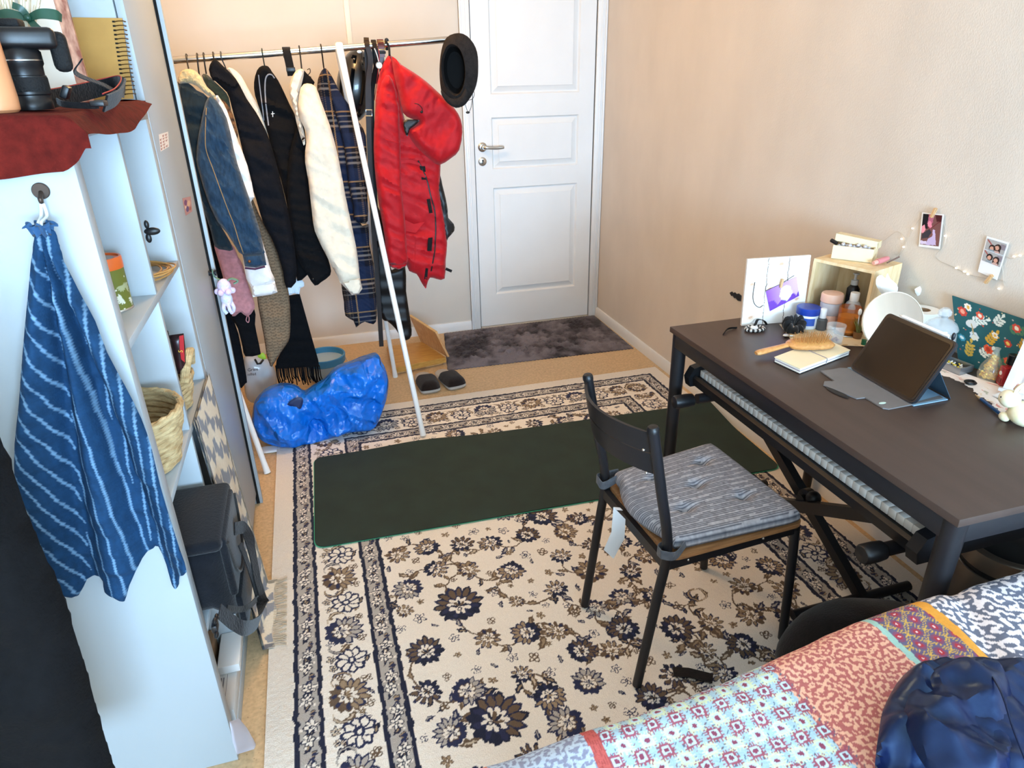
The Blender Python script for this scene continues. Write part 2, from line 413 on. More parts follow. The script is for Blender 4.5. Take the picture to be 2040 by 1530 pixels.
m_steel = mat('brushed_steel', '#c9c8c4', rough=.28, metal=1)
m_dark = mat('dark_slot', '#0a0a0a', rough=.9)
hp = Vector((.99, YB-.004, 1.099)); h = MB()
h.lathe([(.0, -.002), (.026, 0), (.026, .006), (.022, .01), (.012, .012), (.011, .045)], hp, 28, axis=(0, -1, 0))
h.tube(smooth_open([hp+Vector((0, -.04, 0)), hp+Vector((.015, -.048, 0)), hp+Vector((.04, -.048, -.002)), hp+Vector((.08, -.046, -.004)), hp+Vector((.116, -.046, -.001))], 5), [.010]*6+[.0095]*14+[.008], 14)
obj('door_handle', h, m_steel, door)
kp = Vector((.988, YB-.004, 1.02)); k = MB(); k.lathe([(.0, -.002), (.024, 0), (.024, .005), (.02, .008), (0, .008)], kp, 28, axis=(0, -1, 0))
ko = obj('keyhole_plate', k, m_steel, door)
s = MB(); s.lathe([(.0055, 0), (.0055, .0012), (0, .0012)], kp+Vector((0, -.008, .005)), 16, axis=(0, -1, 0)); s.bx(kp+Vector((-.002, -.0092, -.011)), kp+Vector((.002, -.008, .004))); obj('keyhole', s, m_dark, ko)
tl = MB(); yy = YB-.022
def casing(mb, xa, xb, za, zb, out):      # moulded board
    mb.bx((xa, YB-.016, za), (xb, YB, zb), .003)
    e = .012
    if out < 0: mb.bx((xa, YB-.024, za), (xa+e, YB, zb), .003)
    else: mb.bx((xb-e, YB-.024, za), (xb, YB, zb), .003)
    mb.bx(((xa+xb)/2-.006, YB-.02, za), ((xa+xb)/2+.006, YB, zb), .003)
casing(tl, .882, .940, 0, 2.06, -1); struct('trim_1', tl, m_white)
t2 = MB(); casing(t2, 1.677, 1.733, 0, 2.06, 1); struct('trim_2', t2, m_white)
t3 = MB(); t3.bx((.882, YB-.02, 2.006), (1.733, YB, 2.065), .003); struct('trim_3', t3, m_white)
struct('trim_4', MB().bx((DL, YB-.012, 0), (DR, YB+.03, .009), .002), mat('threshold_strip', '#b9b2a6', rough=.5))
struct('trim_5', MB().bx((.295, YB-.008, 0), (.322, YB, ZC), .003), mat('cover_strip', '#ddd2c4', rough=.5))
def skirting(a, b, nrm, h, t=.012):
    a, b, n = Vector(a), Vector(b), Vector(nrm); M = MB()
    pr = [(0, 0), (t, 0), (t, h-.008), (t-.004, h-.001), (t*.3, h), (0, h)]
    A = [a+n*p+Vector((0, 0, z)) for p, z in pr]; M.prism(A, b-a); return M
struct('baseboard_right', skirting((XR, YF, 0), (XR, YB, 0), (-1, 0, 0), .062), m_white)
struct('baseboard_back', skirting((XL, YB, 0), (.881, YB, 0), (0, -1, 0), .062), m_white)
struct('baseboard_left', skirting((XL, YF, 0), (XL, YB, 0), (1, 0, 0), .062), m_white)

# ================================================================== daylight and lamp
wd = bpy.data.worlds.new('sky'); scene.world = wd; wd.use_nodes = True
wd.node_tree.nodes['Background'].inputs[0].default_value = (.62, .78, 1, 1); wd.node_tree.nodes['Background'].inputs[1].default_value = 1.0
def area(name, loc, size, rot, col, power, sizey=None):
    l = bpy.data.lights.new(name, 'AREA'); l.energy = power; l.color = col; l.size = size
    if sizey: l.shape = 'RECTANGLE'; l.size_y = sizey
    o = bpy.data.objects.new(name, l); COL.objects.link(o); o.location = loc; o.rotation_euler = rot; return o
area('window_daylight', ((WX0+WX1)/2, YF-.14, (WZ0+WZ1)/2), WX1-WX0, (R(90), 0, 0), (.46, .72, 1.0), DAY, WZ1-WZ0)
pl = bpy.data.lights.new('ceiling_lamp_light', 'POINT'); pl.energy = LAMP; pl.color = (1, .60, .24); pl.shadow_soft_size = .16
po = bpy.data.objects.new('ceiling_lamp_light', pl); COL.objects.link(po); po.location = (.05, 2.75, 2.28)
scene.view_settings.view_transform = 'Standard'; scene.view_settings.look = 'None'; scene.view_settings.gamma = 1
scene.view_settings.use_curve_mapping = False; scene.view_settings.exposure = EXPO
scene.cycles.max_bounces = 8; scene.cycles.diffuse_bounces = 5; scene.cycles.transparent_max_bounces = 12; scene.cycles.sample_clamp_indirect = 6
# ================================================================== oriental rug
RX0, RX1, RY0, RY1 = -.283, 1.692, .62, 3.052
NAVY, INK, BROWN, TAN, CREAM, GREY, SAND = '#26293d', '#2f3350', '#6b5847', '#a08a70', '#f1e7da', '#b3aba3', '#cdbba4'
rug = Canvas(RX0, RY0, RX1, RY1, .0027, CREAM, .0015, 2.0, 3)
def arc(cx, cy, r, a0, a1, n=8): return [(cx+r*math.cos(a0+(a1-a0)*i/n), cy+r*math.sin(a0+(a1-a0)*i/n)) for i in range(n+1)]
def petal(c, x, y, ang, l, w, col, col2=None):
    ca, sa = math.cos(ang), math.sin(ang)
    def T(p): return (x+p[0]*ca-p[1]*sa, y+p[0]*sa+p[1]*ca)
    sh = [(0, 0), (.35, .42), (.7, .5), (.86, .3), (1, .02), (.88, -.3), (.68, -.48), (.35, -.4)]
    c.poly([T((a*l, b*w)) for a, b in sh], col)
    if col2: c.poly([T((.10*l+a*l*.74, b*w*.66)) for a, b in sh], col2)
def palmette(c, x, y, r, ang=0, style=0):
    lo, hi = [(NAVY, BROWN), (BROWN, TAN), (INK, TAN), (INK, GREY)][style % 4]
    n = 15 if r > .045 else 11
    for k in range(n):
        a = ang + 2*math.pi*(k+.5)/n; f = math.cos(a-ang); R_ = r*(.92+.10*f+(.08 if k % 2 else 0))
        if f > -.15: petal(c, x+.25*r*math.cos(a), y+.25*r*math.sin(a), a+.15, R_*.80, r*.34, lo if k % 2 else INK, hi)
        else: petal(c, x+.25*r*math.cos(a), y+.25*r*math.sin(a), a+.15, R_*.74, r*.36, NAVY if style % 2 == 0 else lo, None if k % 2 else INK)
    m = 9
    for k in range(m): a = ang+2*math.pi*k/m; c.ell(x+.36*r*math.cos(a), y+.36*r*math.sin(a), r*.17, r*.13, a, INK if style % 2 == 0 else BROWN)
    for k in range(m): a = ang+2*math.pi*k/m; c.ell(x+.34*r*math.cos(a), y+.34*r*math.sin(a), r*.13, r*.09, a, CREAM)
    c.ell(x, y, r*.30, r*.28, ang, CREAM)
    for k in range(5): a = ang + (k/4-.5)*2.6; petal(c, x-.10*r*math.cos(ang), y-.10*r*math.sin(ang), a, r*.36, r*.13, hi if k % 2 else lo)
    c.ell(x-.22*r*math.cos(ang), y-.22*r*math.sin(ang), r*.10, r*.10, 0, NAVY); c.ell(x-.22*r*math.cos(ang), y-.22*r*math.sin(ang), r*.05, r*.05, 0, CREAM)
def rosette(c, x, y, r, ang=0, col=NAVY, mid=SAND, n=6):
    for k in range(n): a = ang+k*2*math.pi/n; petal(c, x, y, a, r, r*.62, col, mid)
    c.ell(x, y, r*.26, r*.26, 0, col); c.ell(x, y, r*.12, r*.12, 0, CREAM)
def leaf(c, x, y, ang, l, st=0):
    o, i1 = [(NAVY, TAN), (BROWN, SAND), (INK, GREY), (BROWN, TAN)][st % 4]
    ca, sa = math.cos(ang), math.sin(ang); T = lambda a, b: (x+(a*ca-b*sa)*l, y+(a*sa+b*ca)*l)
    c.poly([T(*p) for p in ((0, 0), (.15, .2), (.3, .16), (.42, .3), (.6, .22), (.75, .26), (1.05, -.08), (.8, -.06), (.62, -.2), (.45, -.1), (.3, -.2), (.12, -.1))], o)
    c.poly([T(*p) for p in ((.12, .03), (.3, .1), (.5, .14), (.78, .07), (.5, 0), (.3, -.05))], i1)
def curl(c, x, y, ang, r, st=0):      # curled acanthus leaf
    o, i1 = [(INK, TAN), (BROWN, SAND), (NAVY, GREY)][st % 3]
    P = []; Q = []
    for k in range(10):
        t = k/9; a = ang+t*3.3; w = r*(.30*math.sin(math.pi*min(1, t*1.15))+.03)*(1.15 if k % 2 else .85)
        P.append((x+(r+w)*math.cos(a), y+(r+w)*math.sin(a))); Q.append((x+(r-w*.45)*math.cos(a), y+(r-w*.45)*math.sin(a)))
    c.poly(P+Q[::-1], o); c.line([((p[0]+q[0])/2, (p[1]+q[1])/2) for p, q in zip(P, Q)], r*.16, i1)
def small(c, x, y, r, k):
    if k % 4 == 0: rosette(c, x, y, r, k, INK, CREAM, 5)
    elif k % 4 == 1:
        for a in range(4): c.ell(x+r*.5*math.cos(a*1.57+k), y+r*.5*math.sin(a*1.57+k), r*.36, r*.36, 0, BROWN); c.ell(x+r*.5*math.cos(a*1.57+k), y+r*.5*math.sin(a*1.57+k), r*.17, r*.17, 0, CREAM)
    elif k % 4 == 2: leaf(c, x, y, k*1.3, r*1.7, k)
    else: rosette(c, x, y, r*.8, k, BROWN, TAN, 5)
# field: vines first, then blossoms
IX0, IX1, IY1 = .072, 1.335, 2.70
big = [(915,1205,.085,1.5,0),(852,1091,.05,2.2,2),(815,1172,.055,3.6,3),(805,1218,.032,.5,1),(849,1298,.06,2.,0),(1019,1135,.052,4.2,2),(931,1135,.045,.3,1),(1050,1066,.05,.8,0),(931,1376,.052,-.6,3),(987,1433,.088,.4,0),
       (1050,1260,.052,3.,2),(972,1270,.045,4.2,1),(1158,1297,.05,.2,0),(1220,1297,.042,1.1,1),(1093,1386,.052,5.,2),(1172,1359,.05,.9,3),(1244,1252,.055,2.4,0),(1347,1252,.058,.3,0),(1391,1184,.055,1.6,2),(1480,1283,.05,3.3,0),(1405,1297,.035,.6,1),
       (1532,1129,.052,.4,2),(1439,1115,.05,4.,2),(1257,1139,.042,.9,0),(1178,1139,.06,1.2,1),(1110,1174,.045,2.,2),(1031,1198,.03,2.8,1),(1113,1256,.04,3.4,1),(1566,1228,.045,.2,0),(1620,1160,.05,1.2,3),(1125,1060,.05,.3,1),(1180,1085,.04,2.3,0),(830,1390,.05,1.,2),(900,1460,.05,2.4,3),(1040,1345,.035,1.,2),(1300,1390,.05,1.5,0),(1130,1440,.055,2.6,3)]
pts = []
for u, v, r, a, st in big:
    p = Pz(u, v, .01)
    if IX0+.03 < p.x < IX1-.03: pts.append((p.x, p.y, r*.92, a, st))
rr = random.Random(11)
def far(x, y, d): return all((x-p[0])**2+(y-p[1])**2 > (d+p[2])**2 for p in pts)
for _ in range(5000):       # the rest of the field (mostly under the mat, the desk and the bed)
    x, y = rr.uniform(IX0+.05, IX1-.05), rr.uniform(RY0, IY1-.05); r = rr.choice((.05, .058, .045, .04))
    if far(x, y, r+.012): pts.append((x, y, r, rr.uniform(0, 6.28), rr.randrange(4)))
def vine(x0, y0, x1, y1, b):
    P = []; mx_, my_ = (x0+x1)/2-(y1-y0)*b, (y0+y1)/2+(x1-x0)*b
    for k in range(13): t = k/12; P.append(((1-t)**2*x0+2*t*(1-t)*mx_+t*t*x1, (1-t)**2*y0+2*t*(1-t)*my_+t*t*y1))
    rug.line(P, .0052, BROWN); return P
for i, p in enumerate(pts):
    near = sorted(((p[0]-q[0])**2+(p[1]-q[1])**2, j) for j, q in enumerate(pts) if j != i)[:4]
    for d2, j in near[:2]:
        if i < j or rr.random() < .3:
            P = vine(p[0], p[1], pts[j][0], pts[j][1], rr.choice((-.7, .7, .45, -.45)))
            for t in (2, 4, 6, 8, 10):
                if rr.random() < .8: leaf(rug, P[t][0], P[t][1], rr.uniform(0, 6.28), rr.uniform(.03, .05), rr.randrange(4))
ext = list(pts)
for _ in range(9000):
    x, y = rr.uniform(IX0+.015, IX1-.015), rr.uniform(RY0, IY1-.02); r = rr.uniform(.013, .022)
    if all((x-p[0])**2+(y-p[1])**2 > (r+p[2]+.006)**2 for p in ext): ext.append((x, y, r*1.3, 0, 0)); small(rug, x, y, r, rr.randrange(40))
for i, (x, y, r, a, st) in enumerate(pts):
    if r > .05 and i % 5 == 3: curl(rug, x, y, a, r*.55, i); curl(rug, x, y, a+3.4, r*.45, i+1)
    else: palmette(rug, x, y, r, a, st)
# borders (painted over the field): cream edge, guard band, main border, guard band
def band(kind, o0, o1):     # distance from the outer edge along the three visible sides
    return o0, o1
sides = [('L', RY0, RY1), ('R', RY0, RY1), ('T', RX0, RX1)]
def strip(o0, o1, col):
    rug.rect(RX0+o0, RY0-1, RX0+o1, RY1-o0, col); rug.rect(RX1-o1, RY0-1, RX1-o0, RY1-o0, col); rug.rect(RX0+o0, RY1-o1, RX1-o0, RY1-o0, col)
strip(0, .355, CREAM); strip(0, .066, '#e6dccf'); strip(.068, .081, NAVY); strip(.081, .130, GREY); strip(.130, .142, NAVY); strip(.142, .285, CREAM); strip(.285, .297, NAVY); strip(.297, .344, GREY); strip(.344, .357, NAVY)

def along(o, step, fn):
    n = 0; y = RY1-o-step*.6
    while y > RY0: fn(RX0+o, y, 0, n); fn(RX1-o, y, math.pi, n); y -= step; n += 1
    x = RX0+o+step*.3; n = 0
    while x < RX1-o: fn(x, RY1-o, -math.pi/2, n); x += step; n += 1
def guard(x, y, a, n):
    if n % 3 == 1: petal(rug, x, y, a+.6, .018, .013, NAVY, TAN); petal(rug, x, y, a-.6, .018, .013, NAVY, TAN); petal(rug, x, y, a, .02, .01, INK)
    else:
        leaf(rug, x, y, a+1.3, .036, n % 3); leaf(rug, x, y, a-1.9, .034, 0); rosette(rug, x+.004*math.cos(n*2.), y+.004*math.sin(n*2.), .021, n, NAVY, CREAM, 6)
        for q in range(3): rug.ell(x+.02*math.cos(n+q*2.1), y+.02*math.sin(n+q*2.1), .004, .003, n, CREAM)
along(.1055, .040, guard); along(.3205, .038, guard)
def main_b(x, y, a, n):
    ca, sa = math.cos(a), math.sin(a); T = lambda p, q: (x+p*ca-q*sa, y+p*sa+q*ca)
    if n % 2 == 0:
        palmette(rug, *T(-.008, 0), .058, a+.2, 1 + n % 4); curl(rug, *T(-.022, .052), a+.3, .026, n); curl(rug, *T(-.022, -.052), a+3., .026, n+1)
        small(rug, *T(.045, .045), .017, 1); small(rug, *T(.045, -.04), .017, 5)
    else:
        rosette(rug, *T(.012, 0), .050, n, INK, CREAM, 9); rosette(rug, *T(-.045, .018), .016, n, NAVY, SAND, 5); rosette(rug, *T(-.04, -.018), .014, n, NAVY, SAND, 5); leaf(rug, *T(.05, -.02), a+1.2, .035, 0); leaf(rug, *T(-.02, .04), a+.5, .04, 1)
def filler(x, y, a, n):
    small(rug, x+rr.uniform(-.05, .05)*abs(math.cos(a)), y+rr.uniform(-.05, .05)*abs(math.sin(a)), rr.uniform(.010, .016), rr.randrange(40))
along(.2135, .021, filler); along(.2135, .118, main_b)
for cx, cy in ((RX0+.2135, RY1-.2135), (RX1-.2135, RY1-.2135)): rug.rect(cx-.07, cy-.07, cx+.07, cy+.07, CREAM); palmette(rug, cx, cy, .055, 1, 1); curl(rug, cx, cy, 1, .05, 1)
hz = np.clip(blur_noise(rug.ny, rug.nx, 1.2, 5), -1.2, 1.2).ravel()*.0004
sheet('oriental_rug', rug, lambda X, Y: np.stack([X, Y, .010+hz], -1), PAINT_PILE, rim=(0, 0, -.0095), label='large cream floral oriental rug with navy-lined borders on the floor', cat='rug')
# ================================================================== yoga mat
def rrect(c4, r, n=6):
    out = []; m = len(c4)
    for i in range(m):
        p = Vector(c4[i]); a = (Vector(c4[i-1])-p).normalized(); b = (Vector(c4[(i+1) % m])-p).normalized()
        for k in range(n+1):
            t = k/n; out.append(p+a*r*(1-t)**2+b*r*t*t)
    return out
ym = MB(); C4 = [(-.143, 2.0, 0), (1.69, 1.952, 0), (1.708, 2.565, 0), (-.128, 2.622, 0)]
out = rrect(C4, .045); rim = []
for i in range(len(out)):
    a, b = out[i], out[(i+1) % len(out)]; k = max(1, int((b-a).length/.04))
    for t in range(k): rim.append(a.lerp(b, t/k))
gp = [Vector((x, y)) for x in np.arange(-.13, 1.7, .04) for y in np.arange(2.0, 2.6, .04)]
gp = [p for p in gp if 2.005 < p.y < 2.56 and -.12 < p.x < 1.67 and p.y > 1.965+.02+(1.69-p.x)*.0 + max(0, (.3-p.x))*.03]
n = len(rim); ov, _, of, _, _, _ = geometry.delaunay_2d_cdt([Vector((p.x, p.y)) for p in rim]+gp, [(i, (i+1) % n) for i in range(n)], [], 1, 1e-6)
def mz(x, y): return .0115 + .016*max(0, (y-2.5)/.12)*math.exp(-((x-.33)/.2)**2)*1.0 + .03*max(0, (x-1.55)/.15)**2*max(0, (y-2.3)/.27)
top = [(p.x, p.y, mz(p.x, p.y)+.006) for p in ov]; mid = [(p.x, p.y, mz(p.x, p.y)+.0022) for p in ov]; bot = [(p.x, p.y, mz(p.x, p.y)) for p in ov]
of = [f if (ov[f[1]]-ov[f[0]]).cross(ov[f[2]]-ov[f[0]]) > 0 else f[::-1] for f in of]
ym.add(top, of); N0 = len(ov)
ym.add(top[:n]+mid[:n], [(i, n+i, n+(i+1) % n, (i+1) % n) for i in range(n)])
mr = thing('yoga_mat', (.78, 2.28, .0115), 'dark green yoga mat unrolled across the oriental rug', 'yoga mat')
obj('top_layer', ym, mat('yoga_mat_top', '#1f2f28', rough=.8, var=.2, scale=9, stretch=(1, 1, 1), bump=.15, bscale=420), mr)
yb_ = MB(); yb_.add(bot, [f[::-1] for f in of]); cxy = Vector((.78, 2.28, 0))
def grow(p): d = Vector((p[0], p[1], 0))-cxy; return Vector(p)+Vector((.0028*math.copysign(1, d.x) if abs(d.x) > .85 else 0, .0035*math.copysign(1, d.y), 0))
yb_.add([grow(p) for p in mid[:n]]+bot[:n]+mid[:n], [(i, n+i, n+(i+1) % n, (i+1) % n) for i in range(n)]+[(2*n+i, i, (i+1) % n, 2*n+(i+1) % n) for i in range(n)])
obj('base_layer', yb_, mat('yoga_mat_base', '#3fae86', rough=.7), mr, label='bright mint green underside edge')
# ================================================================== grey shaggy mat at the door
sg = Canvas(.47, 3.352, 1.715, 3.968, .0075, '#5a5353'); q = [(.70, 3.957), (1.713, 3.966), (1.705, 3.352), (.605, 3.385)]
nz1 = blur_noise(sg.ny, sg.nx, 9, 21); nz2 = blur_noise(sg.ny, sg.nx, 2, 22); mixv = np.clip(.5+.32*nz1+.22*nz2, 0, 1)[..., None]
sg.a = hn('#3b3437')*(1-mixv)+hn('#7d757a')*mixv; hz2 = (.012+.004*blur_noise(sg.ny, sg.nx, 1, 23)+.003*nz2).ravel()
def sgz(X, Y):
    s_ = (X-.47)/1.245; t = (Y-3.352)/.616
    A = np.array(q); x = (1-s_)*(1-t)*A[3, 0]+s_*(1-t)*A[2, 0]+s_*t*A[1, 0]+(1-s_)*t*A[0, 0]; y = (1-s_)*(1-t)*A[3, 1]+s_*(1-t)*A[2, 1]+s_*t*A[1, 1]+(1-s_)*t*A[0, 1]
    e = np.minimum.reduce([s_*12, (1-s_)*12, t*7, (1-t)*7]).clip(0, 1)
    return np.stack([x+.004*np.sin(Y*300), y+.004*np.sin(X*260), .006+np.maximum(hz2, .004)*e], -1)
sheet('shaggy_doormat', sg, sgz, PAINT_PILE, rim=(0, 0, -.0055), label='grey shaggy bath-mat style rug lying in front of the white door', cat='rug')
# ================================================================== desk
m_desk = mat('black_brown_laminate', '#44352e', rough=.42, var=.12, scale=30, stretch=(1, .1, 1), spec=.45)
m_black = mat('black_powder_coat', '#17171b', rough=.42, spec=.5)
m_blackp = mat('black_plastic', '#121215', rough=.4, spec=.5)
TX0, TX1, TY0, TY1, TZ = 1.057, 1.722, .746, 1.832, .74
tb = thing('desk', ((TX0+TX1)/2, (TY0+TY1)/2, 0), 'black-brown desk on round legs along the right wall', 'desk')
obj('tabletop', MB().bx((TX0, TY0, TZ-.018), (TX1, TY1, TZ), .002), m_desk, tb)
ap = MB()
for a, b in (((TX0+.004, TY0+.03, TZ-.062), (TX0+.022, TY1-.03, TZ-.0185)), ((TX1-.022, TY0+.03, TZ-.062), (TX1-.004, TY1-.03, TZ-.0185)), ((TX0+.03, TY0+.004, TZ-.062), (TX1-.03, TY0+.022, TZ-.0185)), ((TX0+.03, TY1-.022, TZ-.062), (TX1-.03, TY1-.004, TZ-.0185))): ap.bx(a, b, .002)
obj('apron', ap, m_black, tb)
for sx, sy in ((0, 0), (0, 1), (1, 0), (1, 1)):
    x = TX1-.030 if sx else TX0+.026; y = TY1-.026 if sy else TY0+.026
    l = MB().lathe([(.0165, .0115), (.0175, .016), (.023, TZ-.062), (.0235, TZ-.0185)], (x, y, 0), 24)
    if not sx: l.v = [(vx, vy, vz) for vx, vy, vz in l.v]
    obj('leg', l, m_black, tb)
# ================================================================== keyboard and its stand
kb = thing('keyboard_piano', (1.28, 1.27, .56), 'black keyboard piano with white keys under the desk top', 'keyboard')
KY0, KY1 = .87, 1.76
b = MB(); prof = [(1.118, .556), (1.115, .582), (1.122, .590), (1.127, .584), (1.27, .582), (1.275, .625), (1.40, .632), (1.41, .56)]
b.prism([(x, KY0, z) for x, z in prof], (0, KY1-KY0, 0)); obj('body', b, m_blackp, kb, ang=25)
for y in (KY0-.03, KY1):
    e = MB(); e.prism([(1.108, y, .55), (1.100, y, .58), (1.118, y, .612), (1.15, y, .62), (1.40, y, .634), (1.412, y, .552)], (0, .03, 0)); obj('end_block', e, m_blackp, kb)
nk = 40; wk = MB()
for i in range(nk):
    y = KY0+.004+i*(KY1-KY0-.008)/nk; wk.bx((1.138, y+.0005, .585), (1.27, y+(KY1-KY0-.008)/nk-.0007, .607), .0012)
obj('white_keys', wk, mat('ivory_keys', '#ddd9d2', rough=.35), kb); bk = MB()
for i in range(nk):
    if i % 7 in (0, 1, 3, 4, 5): y = KY0+.004+(i+1)*(KY1-KY0-.008)/nk; bk.bx((1.18, y-.006, .607), (1.27, y+.006, .618), .002)
obj('black_keys', bk, m_blackp, kb)
st = thing('keyboard_stand', (1.30, 1.25, .0115), 'black folding keyboard stand with crossed legs under the desk', 'stand')
def bar(a, b, w, t): # rectangular tube
    M = MB(); M.ribbon([a, b], w, t, (Vector(b)-Vector(a)).cross(Vector((1, 0, 0)))); return M
obj('leg', bar((1.26, 1.66, .53), (1.44, 1.235, .035), .035, .026), m_black, st)
obj('leg', bar((1.30, .95, .53), (1.30, 1.86, .03), .035, .026), m_black, st)
for y in (1.70, .915):
    f = MB(); f.tube([(1.10, y, .535), (1.44, y, .535)], .016, 12); o_ = obj('support_arm', f, m_black, st)
    k = MB(); xk = 1.095 if y < 1.2 else 1.085
    k.lathe([(.0, 0), (.020, .002), (.022, .02), (.022, .06), (.019, .066), (.0, .068)], (xk, y, .535), 20, axis=(-1, 0, 0)) if y > 1.2 else k.lathe([(.0, 0), (.021, .002), (.023, .02), (.023, .05), (.019, .056), (.0, .058)], (xk, y, .535), 20, axis=(-1, 0, 0))
    obj('rubber_cap', k, m_blackp, o_)
j = MB(); j.lathe([(.0, -.01), (.034, -.01), (.034, .012), (.02, .016), (.02, .03), (.0, .032)], (1.33, 1.40, .30), 24, axis=(-1, 0, 0)); j.ball((1.315, 1.365, .33), .022); obj('locking_knob', j, m_blackp, st)
obj('foot_bar', MB().tube([(1.20, 1.235, .027), (1.62, 1.235, .027)], .015, 12), m_black, st)
obj('foot_bar', MB().tube([(1.15, 1.86, .027), (1.55, 1.86, .027)], .015, 12), m_black, st)
# ================================================================== chair
ch = thing('metal_chair', (.86, 1.33, .0118), 'black metal chair with a curved plate back at the desk', 'chair')
def pole(P, r, k=8): M = MB(); M.tube(smooth_open(P, k), r, 14); return M
pA = [(.638, 1.468, .0155), (.672, 1.47, .30), (.686, 1.47, .46), (.655, 1.468, .62), (.622, 1.466, .785)]
pB = [(.659, 1.153, .0155), (.69, 1.147, .30), (.703, 1.142, .46), (.672, 1.14, .63), (.637, 1.138, .80)]
obj('leg', pole(pA, .0125), m_black, ch); obj('leg', pole(pB, .0125), m_black, ch)
obj('leg', pole([(1.125, 1.178, .0155), (1.10, 1.172, .3), (1.088, 1.17, .415)], .0125), m_black, ch); obj('leg', pole([(1.072, 1.512, .0155), (1.055, 1.505, .3), (1.045, 1.50, .415)], .0125), m_black, ch)
sf = MB()
for a, b in (((.686, 1.47, .415), (1.045, 1.50, .415)), ((.703, 1.142, .415), (1.088, 1.17, .415)), ((1.045, 1.50, .415), (1.088, 1.17, .415)), ((.686, 1.47, .415), (.703, 1.142, .415))): sf.ribbon([a, b], .028, .016, (0, 0, 1))
obj('seat_frame', sf, m_black, ch)
S4 = [Vector((.695, 1.475, 0)), Vector((.708, 1.128, 0)), Vector((1.10, 1.152, 0)), Vector((1.058, 1.525, 0))]
sp = MB(); sp.prism([(p.x, p.y, .4295) for p in rrect(S4, .03)], (0, 0, .012)); obj('seat', sp, wood('chair_plywood', '#a87b52', '#855c3a', rough=.45), ch, label='brown plywood seat board')
bp = MB(); n = 16
for zi, (z0, z1) in enumerate(((.662, .715), (.719, .772))):
    vs = []; fs = []
    for i in range(n+1):
        t = i/n; bow = -.055*math.sin(math.pi*t)**.8
        for z in (z0, z1):
            f = (z-.62)/(.785-.62); a = Vector((.655-.033*f, 1.468, z+.0)); b_ = Vector((.674-.034*f, 1.14, z+.012)); p = a.lerp(b_, t)
            for d in (-.004, .004): vs.append((p.x+bow+d, p.y, p.z))
    for i in range(n): o_ = i*4; fs += [(o_, o_+2, o_+6, o_+4), (o_+1, o_+5, o_+7, o_+3), (o_, o_+4, o_+5, o_+1), (o_+2, o_+3, o_+7, o_+6)]
    fs += [(0, 1, 3, 2), (n*4, n*4+2, n*4+3, n*4+1)]; bp.add(vs, fs)
obj('backrest', bp, m_black, ch)
rv = MB()
for p in ((.641, 1.14, .69), (.630, 1.14, .75), (.64, 1.468, .70)): rv.ball((p[0]-.0125, p[1]-.004, p[2]), .0035, 10, 6)
for x in (.76, .98): rv.ball((x, 1.142+(x-.703)*.073-.0095, .418), .0035, 10, 6)
obj('rivet', rv, m_steel, ch)
for P in (pA, pB):
    top_ = Vector(P[-1]); obj('end_cap', MB().lathe([(.0, .004), (.010, .003), (.0135, -.002), (.0135, -.012)][::-1], top_, 16, axis=(-.15, 0, 1)), m_blackp, ch)
# cushion with five tufts
cn = 130; cv = Canvas(0, 0, 1, 1, 1/cn, '#6d6e74'); per = 1/56
ss = (cv.Y + .0012*blur_noise(cv.ny, cv.nx, 12, 4)) / per
stripe = (np.abs((ss % 1)-.5) < .2)[..., None]
cv.a = np.where(stripe, hn('#4c505b'), hn('#a09fa5')*np.ones_like(cv.a)) * (1+.10*blur_noise(cv.ny, cv.nx, .8, 9)[..., None]).clip(.7, 1.3)
Q4 = [Vector((.716, 1.138, .4425)), Vector((1.088, 1.143, .4425)), Vector((1.060, 1.538, .4425)), Vector((.704, 1.470, .4425))]
tufts = [(.28, .30), (.72, .28), (.5, .52), (.27, .74), (.72, .76)]
def cush(sgn):
    def f(X, Y):
        e = .05; cxx, cyy = 2*X-1, 2*Y-1; k = .12   # rounded corners
        x2 = X+0*X; y2 = Y+0*Y
        sx = np.sqrt(np.clip(1-.20*np.clip((np.abs(cyy)-.75)/.25, 0, 1)**2*.35, 0, 1)); sy = np.sqrt(np.clip(1-.20*np.clip((np.abs(cxx)-.75)/.25, 0, 1)**2*.35, 0, 1))
        U = .5+(X-.5)*sx; V = .5+(Y-.5)*sy
        P = np.stack([((1-U)*(1-V)*Q4[0][i]+U*(1-V)*Q4[1][i]+U*V*Q4[2][i]+(1-U)*V*Q4[3][i]) for i in range(3)], -1)
        d = np.minimum.reduce([X, 1-X, Y, 1-Y]); pr = np.sqrt(np.clip(1-(1-np.clip(d/.06, 0, 1))**2, 0, 1))
        hgt = .022*pr*(1+.35*np.clip(d/.3, 0, 1))
        for a, b in tufts:
            r2 = (X-a)**2+(Y-b)**2; hgt = hgt-.016*np.exp(-r2/.0022)*(sgn > 0)-.006*np.exp(-((Y-b+.0)**2/.0006+(X-a)**2/.012))*(sgn > 0)
        P[:, 0] -= .030*np.sin(np.pi*np.clip((Y-.14)/.72, 0, 1))*(1-X)**3; P[:, 2] = Q4[0].z+.018+sgn*hgt if sgn > 0 else Q4[0].z+.018-.0165*pr
        return P
    return f
cu = thing('seat_cushion', (.87, 1.33, .4425), 'grey striped tufted cushion tied onto the chair seat', 'cushion')
sheet('pad', cv, cush(1), PAINT, cu); sheet('pad_underside', cv, cush(-1), PAINT, cu, flip=True)
m_strap = fabric('cushion_strap', '#55585f')
